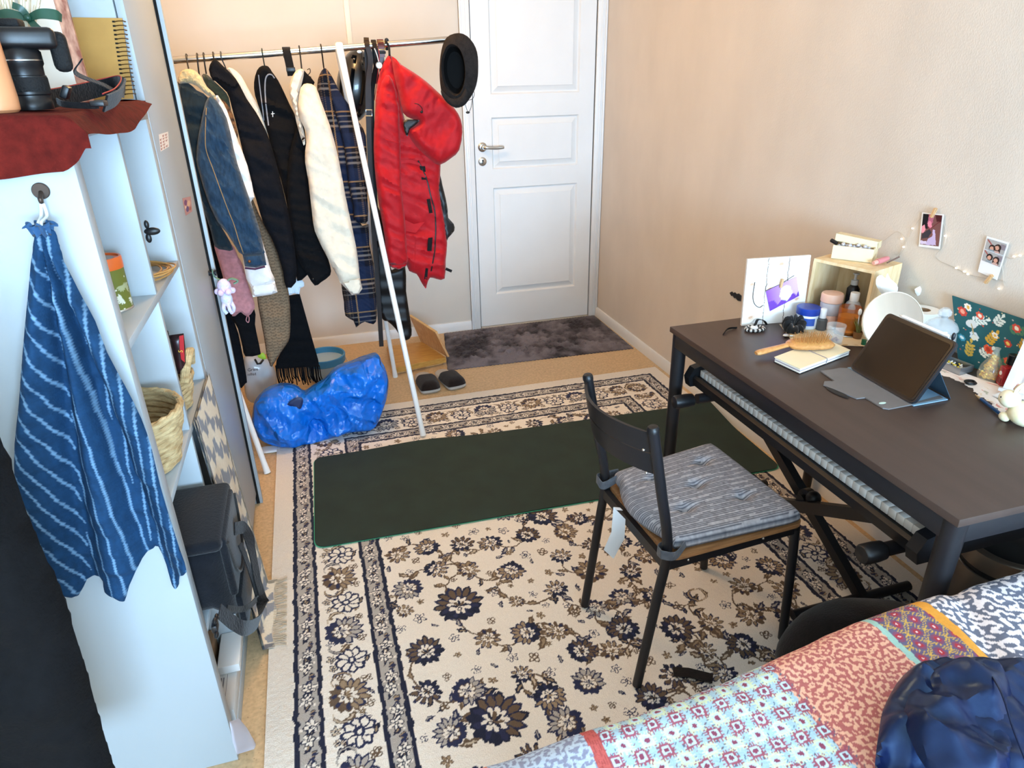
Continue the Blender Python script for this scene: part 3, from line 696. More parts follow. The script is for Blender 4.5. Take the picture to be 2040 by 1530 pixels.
for p, (dx, dy) in ((Vector(pA[2]), (-1, .3)), (Vector(pB[2]), (-1, -.4))):
    P = [p+Vector((.045, .0+.012*dy, .008)), p+Vector((.01, .022*(1 if dy > 0 else -1), -.006)), p+Vector((-.018, .014*(1 if dy > 0 else -1), -.003)), p+Vector((-.021, -.004, -.004)), p+Vector((-.012, -.02*(1 if dy > 0 else -1), -.01)), p+Vector((.03, -.02*(1 if dy > 0 else -1), .006))]
    obj('tie_strap', MB().ribbon(smooth_open(P, 5), .024, .002, (0, 0, 1)), m_strap, cu)
m_tag = mat('white_satin_tag', '#d9dde2', rough=.5)
tg = MB(); y_ = 1.42
tgp = [Py(u, v, 1.33) for u, v in ((1222, 1010), (1245, 1030), (1243, 1068), (1222, 1112), (1203, 1098), (1218, 1060))]
puff(tg, tgp, (-.3, -1, 0), .001, .001, .01, .008, [(.004, 20, 8, 30)], 3, 1); tg.ribbon([Py(1225, 1013, 1.33), Vector((.674, 1.335, .45))], .012, .001, (0, 1, 0)); obj('care_label', tg, m_tag, cu, label='white care label hanging below the seat')
# ================================================================== bed
bd = thing('bed', (.9, .2, 0), 'bed with a white mattress under the patterned duvet', 'bed')
obj('mattress', MB().bx((.20, -.30, .27), (1.69, .545, .545), .05), mat('mattress_ticking', '#e6e2da', rough=.9), bd)
obj('bed_frame', MB().bx((.20, -.32, .16), (1.70, .55, .27), .01), m_white, bd)
for x in (.25, 1.64):
    for y in (-.27, .50): obj('leg', MB().bx((x-.03, y-.03, 0), (x+.03, y+.03, .16), .004), m_white, bd)
# duvet cover painted as patchwork, draped over the bed
DX0, DX1, DT0, DT1 = -.25, 1.925, .36, 1.10
dv = Canvas(DX0, DT0, DX1, DT1, .0021, '#a9c4d8', .0008, 2, 31)
lab = blur_noise(dv.ny, dv.nx, 1.15, 41, 2.1); sw = blur_noise(dv.ny, dv.nx, 14, 42)
def scroll(mask, a, b, th=0., L=lab): dv.a[mask] = np.where((L[mask] > th)[:, None], hn(a), hn(b))
X, Y = dv.X, dv.Y
scroll(X < .312, '#8e94ae', '#bccde0', .1)
scroll((X > .335) & (X < .335), '#000000', '#000000')
scroll((X > .69) & (X < .942), '#b86c6a', '#ecbba2', -.1)
lab2 = blur_noise(dv.ny, dv.nx, 1.75, 47, 3.2); scroll(X > 1.093, '#6d7386', '#efe9ee', -.05, lab2)
# left end: yellow and rose zigzag
m0 = X < .15; zz_ = ((Y*26+np.abs(((X*22) % 2)-1)) % 1); dv.a[m0] = np.where((zz_ < .33)[..., None], hn('#c0575c'), np.where((zz_ < .62)[..., None], hn('#e0b25a'), hn('#d98a78')))[m0]
# blue diamond ikat
m1 = (X >= .335) & (X < .69); dv.a[m1] = hn('#a9c9db')
for i in range(-2, 90):
    for k in range(0, 12):
        x = .335+k*.0165+(.008 if i % 2 else 0); y = DT0+i*.0085
        for q in (0, 1): dv.line([(x+q*.18-.002, y-.002), (x+q*.18+.0015, y+.002)], .0017, '#5d7286' if (i+k) % 3 else '#8a6a72')
r_ = 0; y = DT0-.01
while y < DT1+.05:
    for k in range(-1, 10):
        x = .345+k*.043+(.0215 if r_ % 2 else 0)
        if .328 < x < .70:
            col = '#a05a6c' if r_ % 2 == 0 else '#d3e3c2'; c2 = '#8d4a62'
            S = .0112
            for e in range(5):
                dv.line([(x-S+e*S/2, y-S), (x-S+e*S/2, y-S-.004)], .0022, col); dv.line([(x-S+e*S/2, y+S), (x-S+e*S/2, y+S+.004)], .0022, col)
                dv.line([(x-S, y-S+e*S/2), (x-S-.004, y-S+e*S/2)], .0022, col); dv.line([(x+S, y-S+e*S/2), (x+S+.004, y-S+e*S/2)], .0022, col)
            dv.rect(x-S, y-S, x+S, y+S, col); dv.rect(x-S*.66, y-S*.66, x+S*.66, y+S*.66, '#c4dfec'); dv.ell(x, y, .0045, .0045, 0, c2)
    y += .0245; r_ += 1
dv.a[(X >= .312) & (X < .335)] = hn('#c2605c')
for xx in np.arange(.314, .335, .004): dv.line([(xx, DT0), (xx, DT1)], .0009, '#a8504e')
# purple ogee ikat
m2 = (X >= .955) & (X < 1.07); dv.a[m2] = hn('#6b6788')
y = DT0-.02; r_ = 0
while y < DT1+.05:
    for k in range(0, 4):
        x = .965+k*.042+(.021 if r_ % 2 else 0)
        if .95 < x < 1.075:
            for sx in (1, -1):
                P = [(x, y-.028), (x+sx*.009, y-.02), (x+sx*.0205, y-.006), (x+sx*.0205, y+.006), (x+sx*.009, y+.02), (x, y+.028)]
                for a, b in zip(P[:-1], P[1:]):
                    for t in (0, .33, .66): dv.line([(a[0]+(b[0]-a[0])*t-.0020, a[1]+(b[1]-a[1])*t), (a[0]+(b[0]-a[0])*t+.0020, a[1]+(b[1]-a[1])*t+.0012)], .0019, '#d9b35c')
            dv.ell(x, y, .0105, .0125, 0, '#8a5573'); dv.ell(x, y, .006, .0075, 0, '#b4404a'); dv.ell(x, y, .0022, .0026, 0, '#f2d8e0')
    y += .0275; r_ += 1
dv.a[(X >= .942) & (X < .956)] = hn('#a3cdc6'); dv.a[(X >= 1.068) & (X < 1.093)] = hn('#e8a548')
# extend the sheet behind with coarse rows
yy = np.linspace(-.36, DT0, 20)[:-1]; row = dv.a[:30].mean(0); dv.a = np.concatenate([np.repeat(row[None], 19, 0), dv.a]); dv.gy = np.concatenate([yy, dv.gy]); dv.ny += 19
def drape(s_):       # arc-length past the edge -> (horizontal, drop)
    r = .05; q = r*math.pi/2
    h = np.where(s_ <= 0, s_, np.where(s_ < q, r*np.sin(np.clip(s_, 0, q)/r), r+.03*np.clip(s_-q, 0, 1)))
    d = np.where(s_ <= 0, 0, np.where(s_ < q, r*(1-np.cos(np.clip(s_, 0, q)/r)), r+np.clip(s_-q, 0, 1)))
    return h, d
def duvz(Xs, Ts):
    Xs = Xs*.89; Ts = Ts*.89
    ye = .574+.107*Xs.clip(-.1, 1.07)+.006*np.sin(Xs*9+.5)
    hy, dy = drape(Ts-ye); x_e = .100; hx_, dx_ = drape(x_e-Xs)
    w = np.array([noise.noise(Vector((x*2.9, t*3.5, 1))) for x, t in zip(Xs, Ts)])
    w2 = np.array([noise.noise(Vector((x*9+t*5, t*4-x*2, 4))) for x, t in zip(Xs, Ts)])
    fold = .012*np.sin((Xs*1.0-Ts*.5)*26+2)*np.exp(-((Ts-ye-.02)/.09)**2)*np.clip(w+.4, 0, 1)
    Z = .617-dy-dx_*.9 + .010*w + .006*(.3-np.abs(w2)) + fold - .020*np.exp(-((Xs-.80-(.55-Ts)*.25)/.03)**2)*np.clip((.58-Ts)/.2, 0, 1) - .014*np.exp(-((Xs-1.03-(Ts-.66)*.6)/.028)**2)
    return np.stack([np.minimum(x_e-hx_, 1.725), ye+hy, np.maximum(Z, .16)], -1)
sheet('duvet', dv, duvz, PAINT, label='patchwork duvet in coral, blue and grey paisley spread over the bed', cat='duvet')
# navy satin jacket thrown on the bed
m_satin = mat('navy_satin', '#0a1338', rough=.34, var=.35, scale=4, bump=.4, bscale=22, spec=.9)
m_satin.node_tree.nodes['Principled BSDF'].inputs['Specular Tint'].default_value = (.35, .60, 1, 1)
zj = .660
jp = [(1745, 1560), (1752, 1450), (1765, 1400), (1800, 1345), (1850, 1325), (1905, 1316), (1970, 1318), (2040, 1325), (2130, 1345), (2180, 1450), (2200, 1560), (2150, 1640), (1950, 1660), (1800, 1640)]
def lift(p): return p
jr = thing('satin_jacket', Pz(1940, 1480, zj), 'crumpled navy blue satin jacket lying on the duvet', 'jacket')
body = MB(); puff(body, [Pz(u, v, zj) for u, v in jp], (0, 0, 1), .020, .012, .03, .007, [(.022, 6, 4, 25), (-.030, 9, 5, 60), (-.018, 18, 10, -30), (-.008, 40, 20, 20)], 3)
obj('body', body, m_satin, jr)
sl = MB(); puff(sl, [Pz(u, v, zj+.03) for u, v in ((1800, 1420), (1850, 1340), (1930, 1322), (2000, 1345), (2020, 1430), (2010, 1540), (1930, 1580), (1850, 1540))], (0, 0, 1), .018, .004, .025, .006, [(.012, 9, 5, -30), (-.026, 10, 5, 50), (-.014, 22, 10, -20), (-.006, 44, 20, 30)], 5); obj('sleeve', sl, m_satin, jr)
seam = MB(); seam.tube(smooth_open([Pz(1960, 1322, zj+.055), Pz(1995, 1380, zj+.075), Pz(2018, 1450, zj+.075), Pz(2045, 1520, zj+.07)], 6), .0016, 6); obj('seam', seam, m_satin, jr)
# dark rucksack on the floor between bed and stand
rk = thing('rucksack', (1.22, 1.02, .0125), 'dark brown rucksack slumped on the rug behind the bed', 'bag')
b = MB(); b.ball((1.22, 1.0, .11), (.24, .15, .115), 28, 18)
b.v = [(x, y, max(.0125, z*(1+.0))+.012*noise.noise(Vector((x*9, y*9, z*9)))*(1 if z > .03 else 0)) for x, y, z in b.v]
m_ruck = fabric('dark_brown_nylon', '#1d1613', var=.3); obj('body', b, m_ruck, rk)
obj('strap', MB().ribbon(smooth_open([(1.08, .98, .19), (1.0, .97, .14), (.95, .94, .06), (.93, .92, .024)], 6), .045, .004, (0, 1, 0)), m_ruck, rk)
s = MB(); s.ribbon([Pz(1341, 1338, .02), Pz(1372, 1340, .02), Pz(1420, 1352, .02)], .03, .004, (0, 1, 0)); tag(obj('webbing_strap', s, m_ruck), 'short black strap end on the rug beside the bed edge', 'strap')
# waste bin under the desk
tr_ = thing('pedal_bin', (1.605, .985, .0118), 'round steel waste bin with a black lid under the desk', 'bin')
m_bin = mat('bin_steel', '#8c8278', rough=.35, metal=.8)
obj('body', MB().lathe([(.100, 0), (.108, .01), (.108, .30), (.106, .302)], (1.605, .985, .0118), 40), m_bin, tr_)
obj('collar', MB().lathe([(.102, .302), (.102, .318)], (1.605, .985, .0118), 40), m_blackp, tr_)
obj('lid_ring', MB().lathe([(.108, .318), (.109, .322), (.109, .365), (.103, .37)], (1.605, .985, .0118), 40), m_bin, tr_)
obj('lid', MB().lathe([(.103, .366), (.08, .374), (.0, .378)], (1.605, .985, .0118), 40), m_blackp, tr_)
# ================================================================== open shelf unit by the left wall
m_lam = mat('white_laminate', '#a8afb3', rough=.42, var=.015, scale=3)
SX, SY0, SY1, SB = -.345, 1.25, 1.922, -.735
sh = thing('shelf_unit', (-.54, 1.586, 0), 'white open shelf unit with eight compartments beside the wardrobe', 'shelf')
obj('side_panel', MB().bx((SB, SY0, 0), (SX, SY0+.036, 1.406), .0015), m_lam, sh)
obj('side_panel', MB().bx((SB, SY1-.036, 0), (SX, SY1, 1.406), .0015), m_lam, sh)
obj('top_panel', MB().bx((SB, SY0, 1.406), (SX, SY1, 1.443), .0015), m_lam, sh)
BZ = [.04, .39, .735, 1.068]
for z in BZ: obj('shelf_board' if z > .1 else 'bottom_board', MB().bx((SB, SY0+.036, z-(.016 if z > .1 else .04)), (SX, SY1-.036, z), .001), m_lam, sh)
YD = 1.585
tops = BZ[1:]+[1.422]
for z0, z1 in zip(BZ, tops): obj('divider', MB().bx((SB, YD-.008, z0), (SX-.001, YD+.008, z1-(.016 if z1 < 1.4 else .016)), .001), m_lam, sh)
hl = MB()
for z in (1.23, 1.30):
    hl.lathe([(.003, 0), (.003, .0006), (0, .0006)], (SX-.035, SY1-.036, z), 10, axis=(0, -1, 0))
    hl.lathe([(.003, 0), (.003, .0006), (0, .0006)], (SX-.06, SY1-.036, z-.03), 10, axis=(0, -1, 0))
# wardrobe
wr = thing('wardrobe', (-.55, 2.16, 0), 'tall white wardrobe with a flat door between shelf unit and clothes rack', 'wardrobe')
obj('carcass', MB().bx((-.76, 1.93, .04), (-.366, 2.345, 2.2), .001), m_lam, wr)
obj('plinth', MB().bx((-.74, 1.935, 0), (-.40, 2.36, .04)), m_lam, wr)
obj('side_panel', MB().bx((-.77, 2.367, 0), (-.328, 2.386, 2.2), .001), m_lam, wr)
dr_ = obj('door', MB().bx((-.363, 1.932, .05), (-.345, 2.358, 2.195), .0012), m_lam, wr)
obj('gap_shade_strip', MB().bx((-.350, 2.3595, .005), (-.3385, 2.3665, 2.195)), m_dark, wr)  # black strip added to paint the shade of the gap beside the door
k = MB(); k.lathe([(.0, 0), (.009, 0), (.009, .003), (.0045, .005), (.0045, .016), (.010, .019), (.010, .023), (0, .024)], (-.345, 2.333, .917), 20, axis=(1, 0, 0)); obj('knob', k, m_black, dr_)
# stickers on the wardrobe door
s1 = MB(); A = [Px(u, v, -.3445) for u, v in ((316, 268), (335, 262), (337, 292), (320, 302))]
cvs = Canvas(0, 0, 1, 1, .02, '#efe6df')
for i in range(5):
    for j in range(3):
        if (i*3+j) % 7 != 5: cvs.rect(.08+.3*j, .06+.18*i, .08+.3*j+.07, .18+.18*i, '#a0503c'); cvs.ell(.2+.3*j, .12+.18*i, .07, .05, .4, '#7a3a2c', .4)
def quad_map(A, off=(0, 0, 0)):
    A = np.array([tuple(p) for p in A])+np.array(off)     # TL, TR, BR, BL
    return lambda X, Y: (A[3]*((1-X)*(1-Y))[:, None]+A[2]*(X*(1-Y))[:, None]+A[1]*(X*Y)[:, None]+A[0]*((1-X)*Y)[:, None])
tag(sheet('red_sticker', cvs, quad_map(A), PAINT_FLAT, flip=False), 'small sticker with red scribbled marks high on the wardrobe door', 'sticker')
A = [Px(u, v, -.3445) for u, v in ((363, 395), (380, 391), (383, 421), (370, 430))]
cvs = Canvas(0, 0, 1, 1, .03, '#b88a86')
for x, y, r, c in ((.3, .7, .2, '#7a4a70'), (.65, .6, .22, '#d8b090'), (.4, .3, .2, '#5b4a7a'), (.75, .25, .15, '#a0604a'), (.2, .45, .1, '#e0c0a8')): cvs.ell(x, y, r, r*.8, .3, c)
tag(sheet('photo_sticker', cvs, quad_map(A), PAINT_FLAT), 'tiny purple and orange picture sticker on the wardrobe door', 'sticker')
# crocheted plush on the knob
oc = thing('crochet_plush', (-.327, 2.33, .80), 'pastel pink and blue crocheted plush hanging from the wardrobe knob', 'plush toy')
m_pink = mat('variegated_pink_yarn', '#f0c4d8', rough=.95, col2='#d9d4f2', scale=60, bump=.9, bscale=160); m_blue = mat('variegated_blue_yarn', '#cfe0f6', rough=.95, col2='#f0d0e4', scale=60, bump=.9, bscale=160)
cpt = Vector((-.306, 2.325, .872)); b = MB(); b.ball(cpt, (.022, .022, .025), 18, 12)
for a in range(6): b.ball(cpt+Vector((.023*math.cos(a*1.05), .023*math.sin(a*1.05), -.016)), .0105, 10, 8)
obj('head', b, m_pink, oc)
b = MB(); b.ball(cpt+Vector((0, 0, -.043)), (.019, .019, .026), 16, 10)
for a in range(5): b.tube(smooth_open([cpt+Vector((.012*math.cos(a*1.25), .012*math.sin(a*1.25), -.055)), cpt+Vector((.017*math.cos(a*1.25), .017*math.sin(a*1.25), -.075)), cpt+Vector((.013*math.cos(a*1.25+.5), .013*math.sin(a*1.25+.5), -.09))], 4), .006, 8)
obj('body', b, m_blue, oc)
m_sage = mat('sage_yarn', '#6f8a72', rough=.95, bump=.8, bscale=180)
b = MB(); b.ribbon(smooth_open([(-.332, 2.333, .927), (-.330, 2.331, .905), cpt+Vector((-.005, 0, .02))], 5), .010, .003, (0, 1, 0)); b.ribbon(smooth_open([cpt+Vector((.012, 0, .018)), cpt+Vector((.028, .004, .022)), cpt+Vector((.045, .006, .012)), cpt+Vector((.03, .006, .004))], 5), .012, .004, (0, 1, 0)); obj('cord', b, m_sage, oc, label='sage green yarn loop')

# red cloth over the top
m_red = fabric('brick_red_weave', '#5c1711', rough=.95, var=.3, bump=.8, scale=45, bscale=150, sheen=.0)
rc = Canvas(-.70, 1.16, -.27, 2.04, .008, '#ffffff')
def clothz(X, Y):
    zt = 1.4475+.0010*np.sin(Y*31)+.0012*np.sin(X*47+Y*12)
    r = .010; q = r*math.pi/2; xe, ye = SX-.006, SY0+.004
    def dr(s_):
        h = np.where(s_ <= 0, s_, np.where(s_ < q, r*np.sin(np.clip(s_, 0, q)/r), r)); d = np.where(s_ <= 0, 0, np.where(s_ < q, r*(1-np.cos(np.clip(s_, 0, q)/r)), r+np.clip(s_-q, 0, 1))); return h, d
    k = np.clip(1-.85*np.clip((Y-1.62)/.40, 0, 1), .12, 1)*(.62+.1*np.sin(Y*9))       # how far the front edge hangs
    hx_, dx_ = dr((X-xe)*np.where(X > xe, k, 1)); hy, dy = dr((ye-Y)*.93*(1+.05*np.sin(X*25))*(1-np.where(Y < ye, .35, 0)*np.clip((X-xe+.004)/.06, 0, 1)))
    flare = np.where(X > xe, (X-xe)*.35, 0)
    x = xe+hx_+flare; y = ye-hy-.10*np.clip(dy-.01, 0, 1)+.004*np.sin(X*60)*np.clip(dy*20, 0, 1)
    # round the far front corner
    cr = np.clip((Y-1.93)/.11, 0, 1)**2*np.clip((X-(xe-.06))/.12, 0, 1); x = x-.07*cr
    x = np.where(x > xe, xe+(x-xe)*np.sqrt(np.clip(1-np.clip((Y-1.70)/.345, 0, 1)**2.2, 0, 1)), x); x = np.where(dx_ > .0015, np.maximum(x, -.3435), x); y = np.where(x < -.336, np.minimum(y, 1.9235), y); return np.stack([x, y, zt-np.maximum(dx_*.85, dy)], -1)
tag(sheet('runner_cloth', rc, clothz, m_red), 'brick red woven cloth draped over the top of the shelf unit', 'cloth')
ZT = 1.4495
# peach bottle
pb = thing('lotion_bottle', (-.445, 1.325, ZT), 'tall translucent peach bottle standing on the red cloth', 'bottle')
b = MB(); b.lathe([(.0, 0), (.026, 0), (.030, .004), (.031, .02), (.029, .10), (.026, .14), (.014, .158), (.011, .162), (0, .162)], (-.449, 1.325, ZT), 36); obj('body', b, mat('peach_plastic', '#e9a271', rough=.25, spec=.6, trans=.15), pb)
obj('cap', MB().lathe([(.0, .162), (.012, .162), (.012, .185), (0, .186)], (-.449, 1.325, ZT), 24), m_white, pb)
b = MB(); n = 10
b.add([(-.449+.0312*math.cos(R(-128+a*8)), 1.325+.0312*math.sin(R(-128+a*8)), ZT+z) for a in range(n) for z in (.04, .095)], [(i*2, i*2+2, i*2+3, i*2+1) for i in range(n-1)])
obj('label', b, mat('pale_label', '#e6c8b4', rough=.5), pb, label='pale printed label')
b = MB()
for i in range(7):
    w_ = [.018, .022, .014, .02, .022, .012, .018][i]; z = ZT+.086-i*.006
    b.add([(-.449+.0314*math.cos(R(-118)+a*w_/.0312/3), 1.325+.0314*math.sin(R(-118)+a*w_/.0312/3), z+dz) for a in range(4) for dz in (0, .0016)], [(j*2, j*2+2, j*2+3, j*2+1) for j in range(3)])
obj('label_print', b, mat('label_ink', '#9a7f70', rough=.6), pb)
# camera standing on its lens
cm = thing('reflex_camera', (-.425, 1.43, ZT), 'black reflex camera standing lens-down on the red cloth', 'camera')
m_cam = mat('camera_black', '#161618', rough=.38, var=.2, scale=60); m_camg = mat('camera_rubber', '#0f0f10', rough=.75, bump=.6, bscale=300)
lc = Vector((-.430, 1.425, ZT))
obj('lens', MB().lathe([(.0, 0), (.0305, 0), (.031, .004), (.031, .012), (.0295, .014), (.0295, .022), (.0315, .024), (.0315, .052), (.030, .053), (.0305, .066), (.033, .070), (.033, .088), (.028, .094)], lc, 40), m_cam, cm)
obj('focus_ring', MB().lathe([(.0318, .028), (.0324, .030), (.0324, .048), (.0318, .050)], lc, 48), m_camg, cm)
obj('silver_ring', MB().lathe([(.0332, .0745), (.0335, .0755), (.0332, .0765)], lc, 40), m_steel, cm)
obj('body', MB().box(lc+Vector((.0, .01, .108)), (.115, .085, .032), .009, Matrix.Rotation(.25, 3, 'Z'), 3), m_cam, cm)
obj('grip', MB().box(lc+Vector((.055, .03, .088)), (.028, .05, .062), .011, Matrix.Rotation(.25, 3, 'Z'), 3), m_camg, cm)
obj('eyecup', MB().box(lc+Vector((-.01, .02, .13)), (.045, .035, .016), .005, None, 2), m_camg, cm)
# lens cap / hood disc leaning on the camera and the wide neck strap
st_ = thing('camera_strap', (-.36, 1.55, ZT), 'black camera neck strap with red edging lying on the red cloth', 'strap')
m_web = fabric('black_webbing', '#131214', bump=.5); m_redge = mat('red_edge', '#9c1f22', rough=.7)
P = smooth_open([lc+Vector((.078, .05, .075)), (-.375, 1.52, 1.505), (-.352, 1.60, 1.483), (-.345, 1.66, 1.468), (-.350, 1.74, 1.462)], 8); obj('thin_strap', MB().ribbon(P, .011, .002, (0, 1, .2)), m_web, st_)
P = smooth_open([(-.43, 1.50, 1.462), (-.40, 1.60, 1.470), (-.365, 1.68, 1.480), (-.335, 1.66, 1.484), (-.318, 1.585, 1.476), (-.314, 1.50, 1.463), (-.318, 1.42, 1.456)], 8)
sides_ = [Vector((0, -.1, 1)) if i < len(P)*.55 else Vector((.5, 0, 1)) for i in range(len(P))]
obj('padded_strap', MB().ribbon(P, .030, .0035, sides_), m_web, st_)
obj('red_edge', MB().tube([p+Vector((0, 0, .0155)) for p in P], .0013, 6), m_redge, st_)
obj('thin_strap', MB().ribbon(smooth_open([(-.392, 1.425, 1.462), (-.375, 1.40, 1.457), (-.345, 1.41, 1.4535), (-.325, 1.40, 1.4535)], 6), .010, .002, (0, 0, 1)), m_web, st_)
obj('buckle', MB().box((-.322, 1.395, 1.457), (.022, .03, .009), .002), m_blackp, st_); obj('buckle', MB().box((-.383, 1.455, 1.475), (.012, .022, .022), .003, Matrix.Rotation(.5, 3, 'Y')), m_blackp, st_)
# spiral notebook leaning on the wardrobe side
nb = thing('spiral_notebook', (-.42, 1.905, ZT), 'kraft-covered wire-bound notebook standing against the wardrobe side', 'notebook')
m_kraft = mat('kraft_card', '#b98a45', rough=.7, var=.06, scale=30)
a0, a1 = Py(112, 34, 1.918), Py(243, 36, 1.918); b1 = Py(262, 181, 1.90); b0 = Py(150, 181, 1.90); b0.z = b1.z = ZT+.001
nx_ = MB(); nx_.prism([b0, b1, a1, a0], (0, .004, .0)); obj('cover', nx_, m_kraft, nb); pg = MB(); pg.prism([b0+Vector((.003, .0045, .002)), b1+Vector((-.003, .0045, .002)), a1+Vector((-.003, .0045, -.002)), a0+Vector((.003, .0045, -.002))], (0, .004, 0)); obj('pages', pg, mat('paper_white', '#efe9dc', rough=.8), nb)
m_wire = mat('bronze_wire', '#6a5330', rough=.35, metal=.9); w = MB()
for i in range(18):
    t = (i+.8)/19; e = a1.lerp(b1, t); 
    w.tube([e+Vector((-.016, -.0015, 0)), e+Vector((-.006, -.006, .001)), e+Vector((.003, -.005, .001)), e+Vector((.006, .003, 0)), e+Vector((.002, .010, 0))], .0011, 6)
obj('wire_binding', w, m_wire, nb, label='bronze double wire loops along the right edge')
hm = MB()
for i in range(18): e = a1.lerp(b1, (i+.8)/19); hm.box(e+Vector((-.018, -.0006, 0)), (.006, .0008, .0036))
obj('punched_holes', hm, m_dark, nb)
# white framed panel with a patterned edge, leaning
fp = thing('canvas_frame', (-.48, 1.75, ZT), 'white panel with a rose-gold patterned edge leaning behind the camera', 'picture frame')
p0, p1 = Vector((-.437, 1.752, ZT+.001)), Vector((-.452, 1.80, 1.69)); q0 = Vector((-.66, 1.70, ZT+.001)); q1 = Vector((-.675, 1.75, 1.69))
f_ = MB(); f_.prism([q0, p0, p1, q1], (-.004, .02, -.0)); obj('panel', f_, mat('cream_panel', '#f1ebdf', rough=.5), fp)
e_ = MB(); e_.prism([p0, p0+Vector((.022, .006, 0)), p1+Vector((.022, .006, 0)), p1], (-.002, .018, 0)); obj('patterned_edge', e_, mat('rose_gold_pattern', '#d9a58a', rough=.45, col2='#8d4f3c', scale=95, detail=2, stretch=(1, 1, .35), metal=.2), fp)
l_ = MB(); l_.ribbon([q0.lerp(p0, .72)+Vector((0, -.001, 0)), q1.lerp(p1, .72)+Vector((0, -.001, 0))], .012, .001, (1, .2, 0)); obj('grey_line', l_, mat('grey_line', '#c4c2ba', rough=.6), fp)
# dried bouquet with green bow
bq = thing('dried_bouquet', (-.475, 1.60, ZT), 'bundle of pale dried grass tied with a dark green ribbon bow', 'dried flowers')
m_grass = mat('bleached_grass', '#e8dcc2', rough=.9, var=.15); b = MB(); r2 = random.Random(4)
for i in range(60):
    x = -.485+r2.uniform(-.03, .03); y = 1.60+r2.uniform(-.02, .02); b.tube([(x*.4-.29, y, ZT), (x, y, 1.56), (x+(x+.485)*1.2+r2.uniform(-.01, .01), y, 1.60+r2.uniform(0, .10))], [.0012, .0012, .0028], 5)
obj('stems', b, m_grass, bq)
m_rib = mat('green_satin', '#1f4a38', rough=.4, spec=.6, var=.2, scale=30); b = MB(); bc = Py(57, 36, 1.57)
for s_, L in ((-1, .06), (1, .045)):
    P = smooth_open([bc, bc+Vector((s_*L*.5, -.01, .006*1)), bc+Vector((s_*L, -.004, -.001+.006*s_)), bc+Vector((s_*L*1.15, .004, -.0))], 6); b.ribbon(P, [.006]+[.012+.006*math.sin(i/len(P)*3) for i in range(len(P)-1)], .0015, (0, .3, 1))
b.ribbon(smooth_open([bc, bc+Vector((.008, -.006, -.012)), bc+Vector((.02, -.006, -.026))], 5), .012, .0012, (.8, 0, .4)); b.ribbon(smooth_open([bc, bc+Vector((-.006, -.006, .014)), bc+Vector((-.018, -.006, .02))], 5), .011, .0012, (.3, 0, .8)); b.ball(bc+Vector((0, -.004, 0)), .0065, 10, 8)
obj('ribbon_bow', b, m_rib, bq, label='dark green satin ribbon bow')
# hook and towel on the side of the shelf
hk = thing('adhesive_hook', (-.404, SY0, 1.335), 'dark brown round hook stuck on the shelf unit side', 'hook')
m_brz = mat('dark_bronze', '#4d4038', rough=.4, metal=.6); hc = Py(82, 380, SY0)
obj('disc', MB().lathe([(.0, 0), (.0125, 0), (.0125, .003), (.0115, .004), (0, .004)], hc, 28, axis=(0, -1, 0)), m_brz, hk)
obj('peg', MB().tube(smooth_open([hc+Vector((0, -.003, -.002)), hc+Vector((.001, -.014, -.008)), hc+Vector((.002, -.02, -.014)), hc+Vector((.002, -.021, -.008))], 4), .0035, 10), m_brz, hk)
tw = thing('striped_towel', (-.395, 1.232, .5), 'blue linen cloth with thin white stripes hanging from the hook', 'towel')
apex = Py(92, 455, 1.215)
TWO = [(70, 470), (78, 458), (95, 452), (112, 460), (118, 480), (130, 520), (148, 560), (163, 590), (190, 640), (215, 700), (250, 765), (283, 830), (305, 890), (322, 960), (345, 1040), (360, 1090), (373, 1135), (355, 1160), (352, 1185), (345, 1199), (336, 1190), (325, 1150), (308, 1112), (298, 1117), (278, 1130), (258, 1165), (250, 1192), (228, 1186), (203, 1190), (200, 1168), (185, 1170), (163, 1180), (148, 1207), (122, 1196), (100, 1160), (78, 1128), (72, 1080), (62, 1020), (45, 985), (34, 955), (32, 880), (40, 800), (45, 700), (52, 620), (62, 540)]
def towcol(x, y, z):
    u, v = x-apex.x, max(.02, apex.z-z); k = u/v
    if k < -.16: A_, per = R(75), .0215
    elif k < .02: A_, per = R(89), .0225
    else: A_, per = R(96), .0165
    s_ = u*math.sin(A_)-v*math.cos(A_) + .0022*noise.noise(Vector((u*14, v*7, 0))); f = (s_/per) % 1
    n_ = .86+.22*noise.noise(Vector((u*150, v*40, 2)))+.10*noise.noise(Vector((u*40, v*260, 3)))
    if abs(f-.5)*per < .0018: return hn('#6f93b2')*(.85+.3*noise.noise(Vector((u*60, v*200, 5))))
    return hn('#193d60')*n_
def towwarp(p):
    u, v = p.x-apex.x, max(.02, apex.z-p.z); k = u/v; g = min(1, v/.25)
    d = .045*g*math.exp(-((k+.16)/.05)**2)+.046*g*math.exp(-((k-.02)/.05)**2)+.010*g*math.sin(k*26+1)
    return p+Vector((0, min(d, .043)-.004, 0))
b = MB(); puff(b, [Py(u, v, 1.199) for u, v in TWO], (0, -1, 0), .008, .002, .012, .0026, [(.010, 30, 6, 70), (.004, 60, 20, 60)], 2, 2, colfn=towcol, warp=towwarp); obj('cloth', b, PAINT, tw, ang=70)
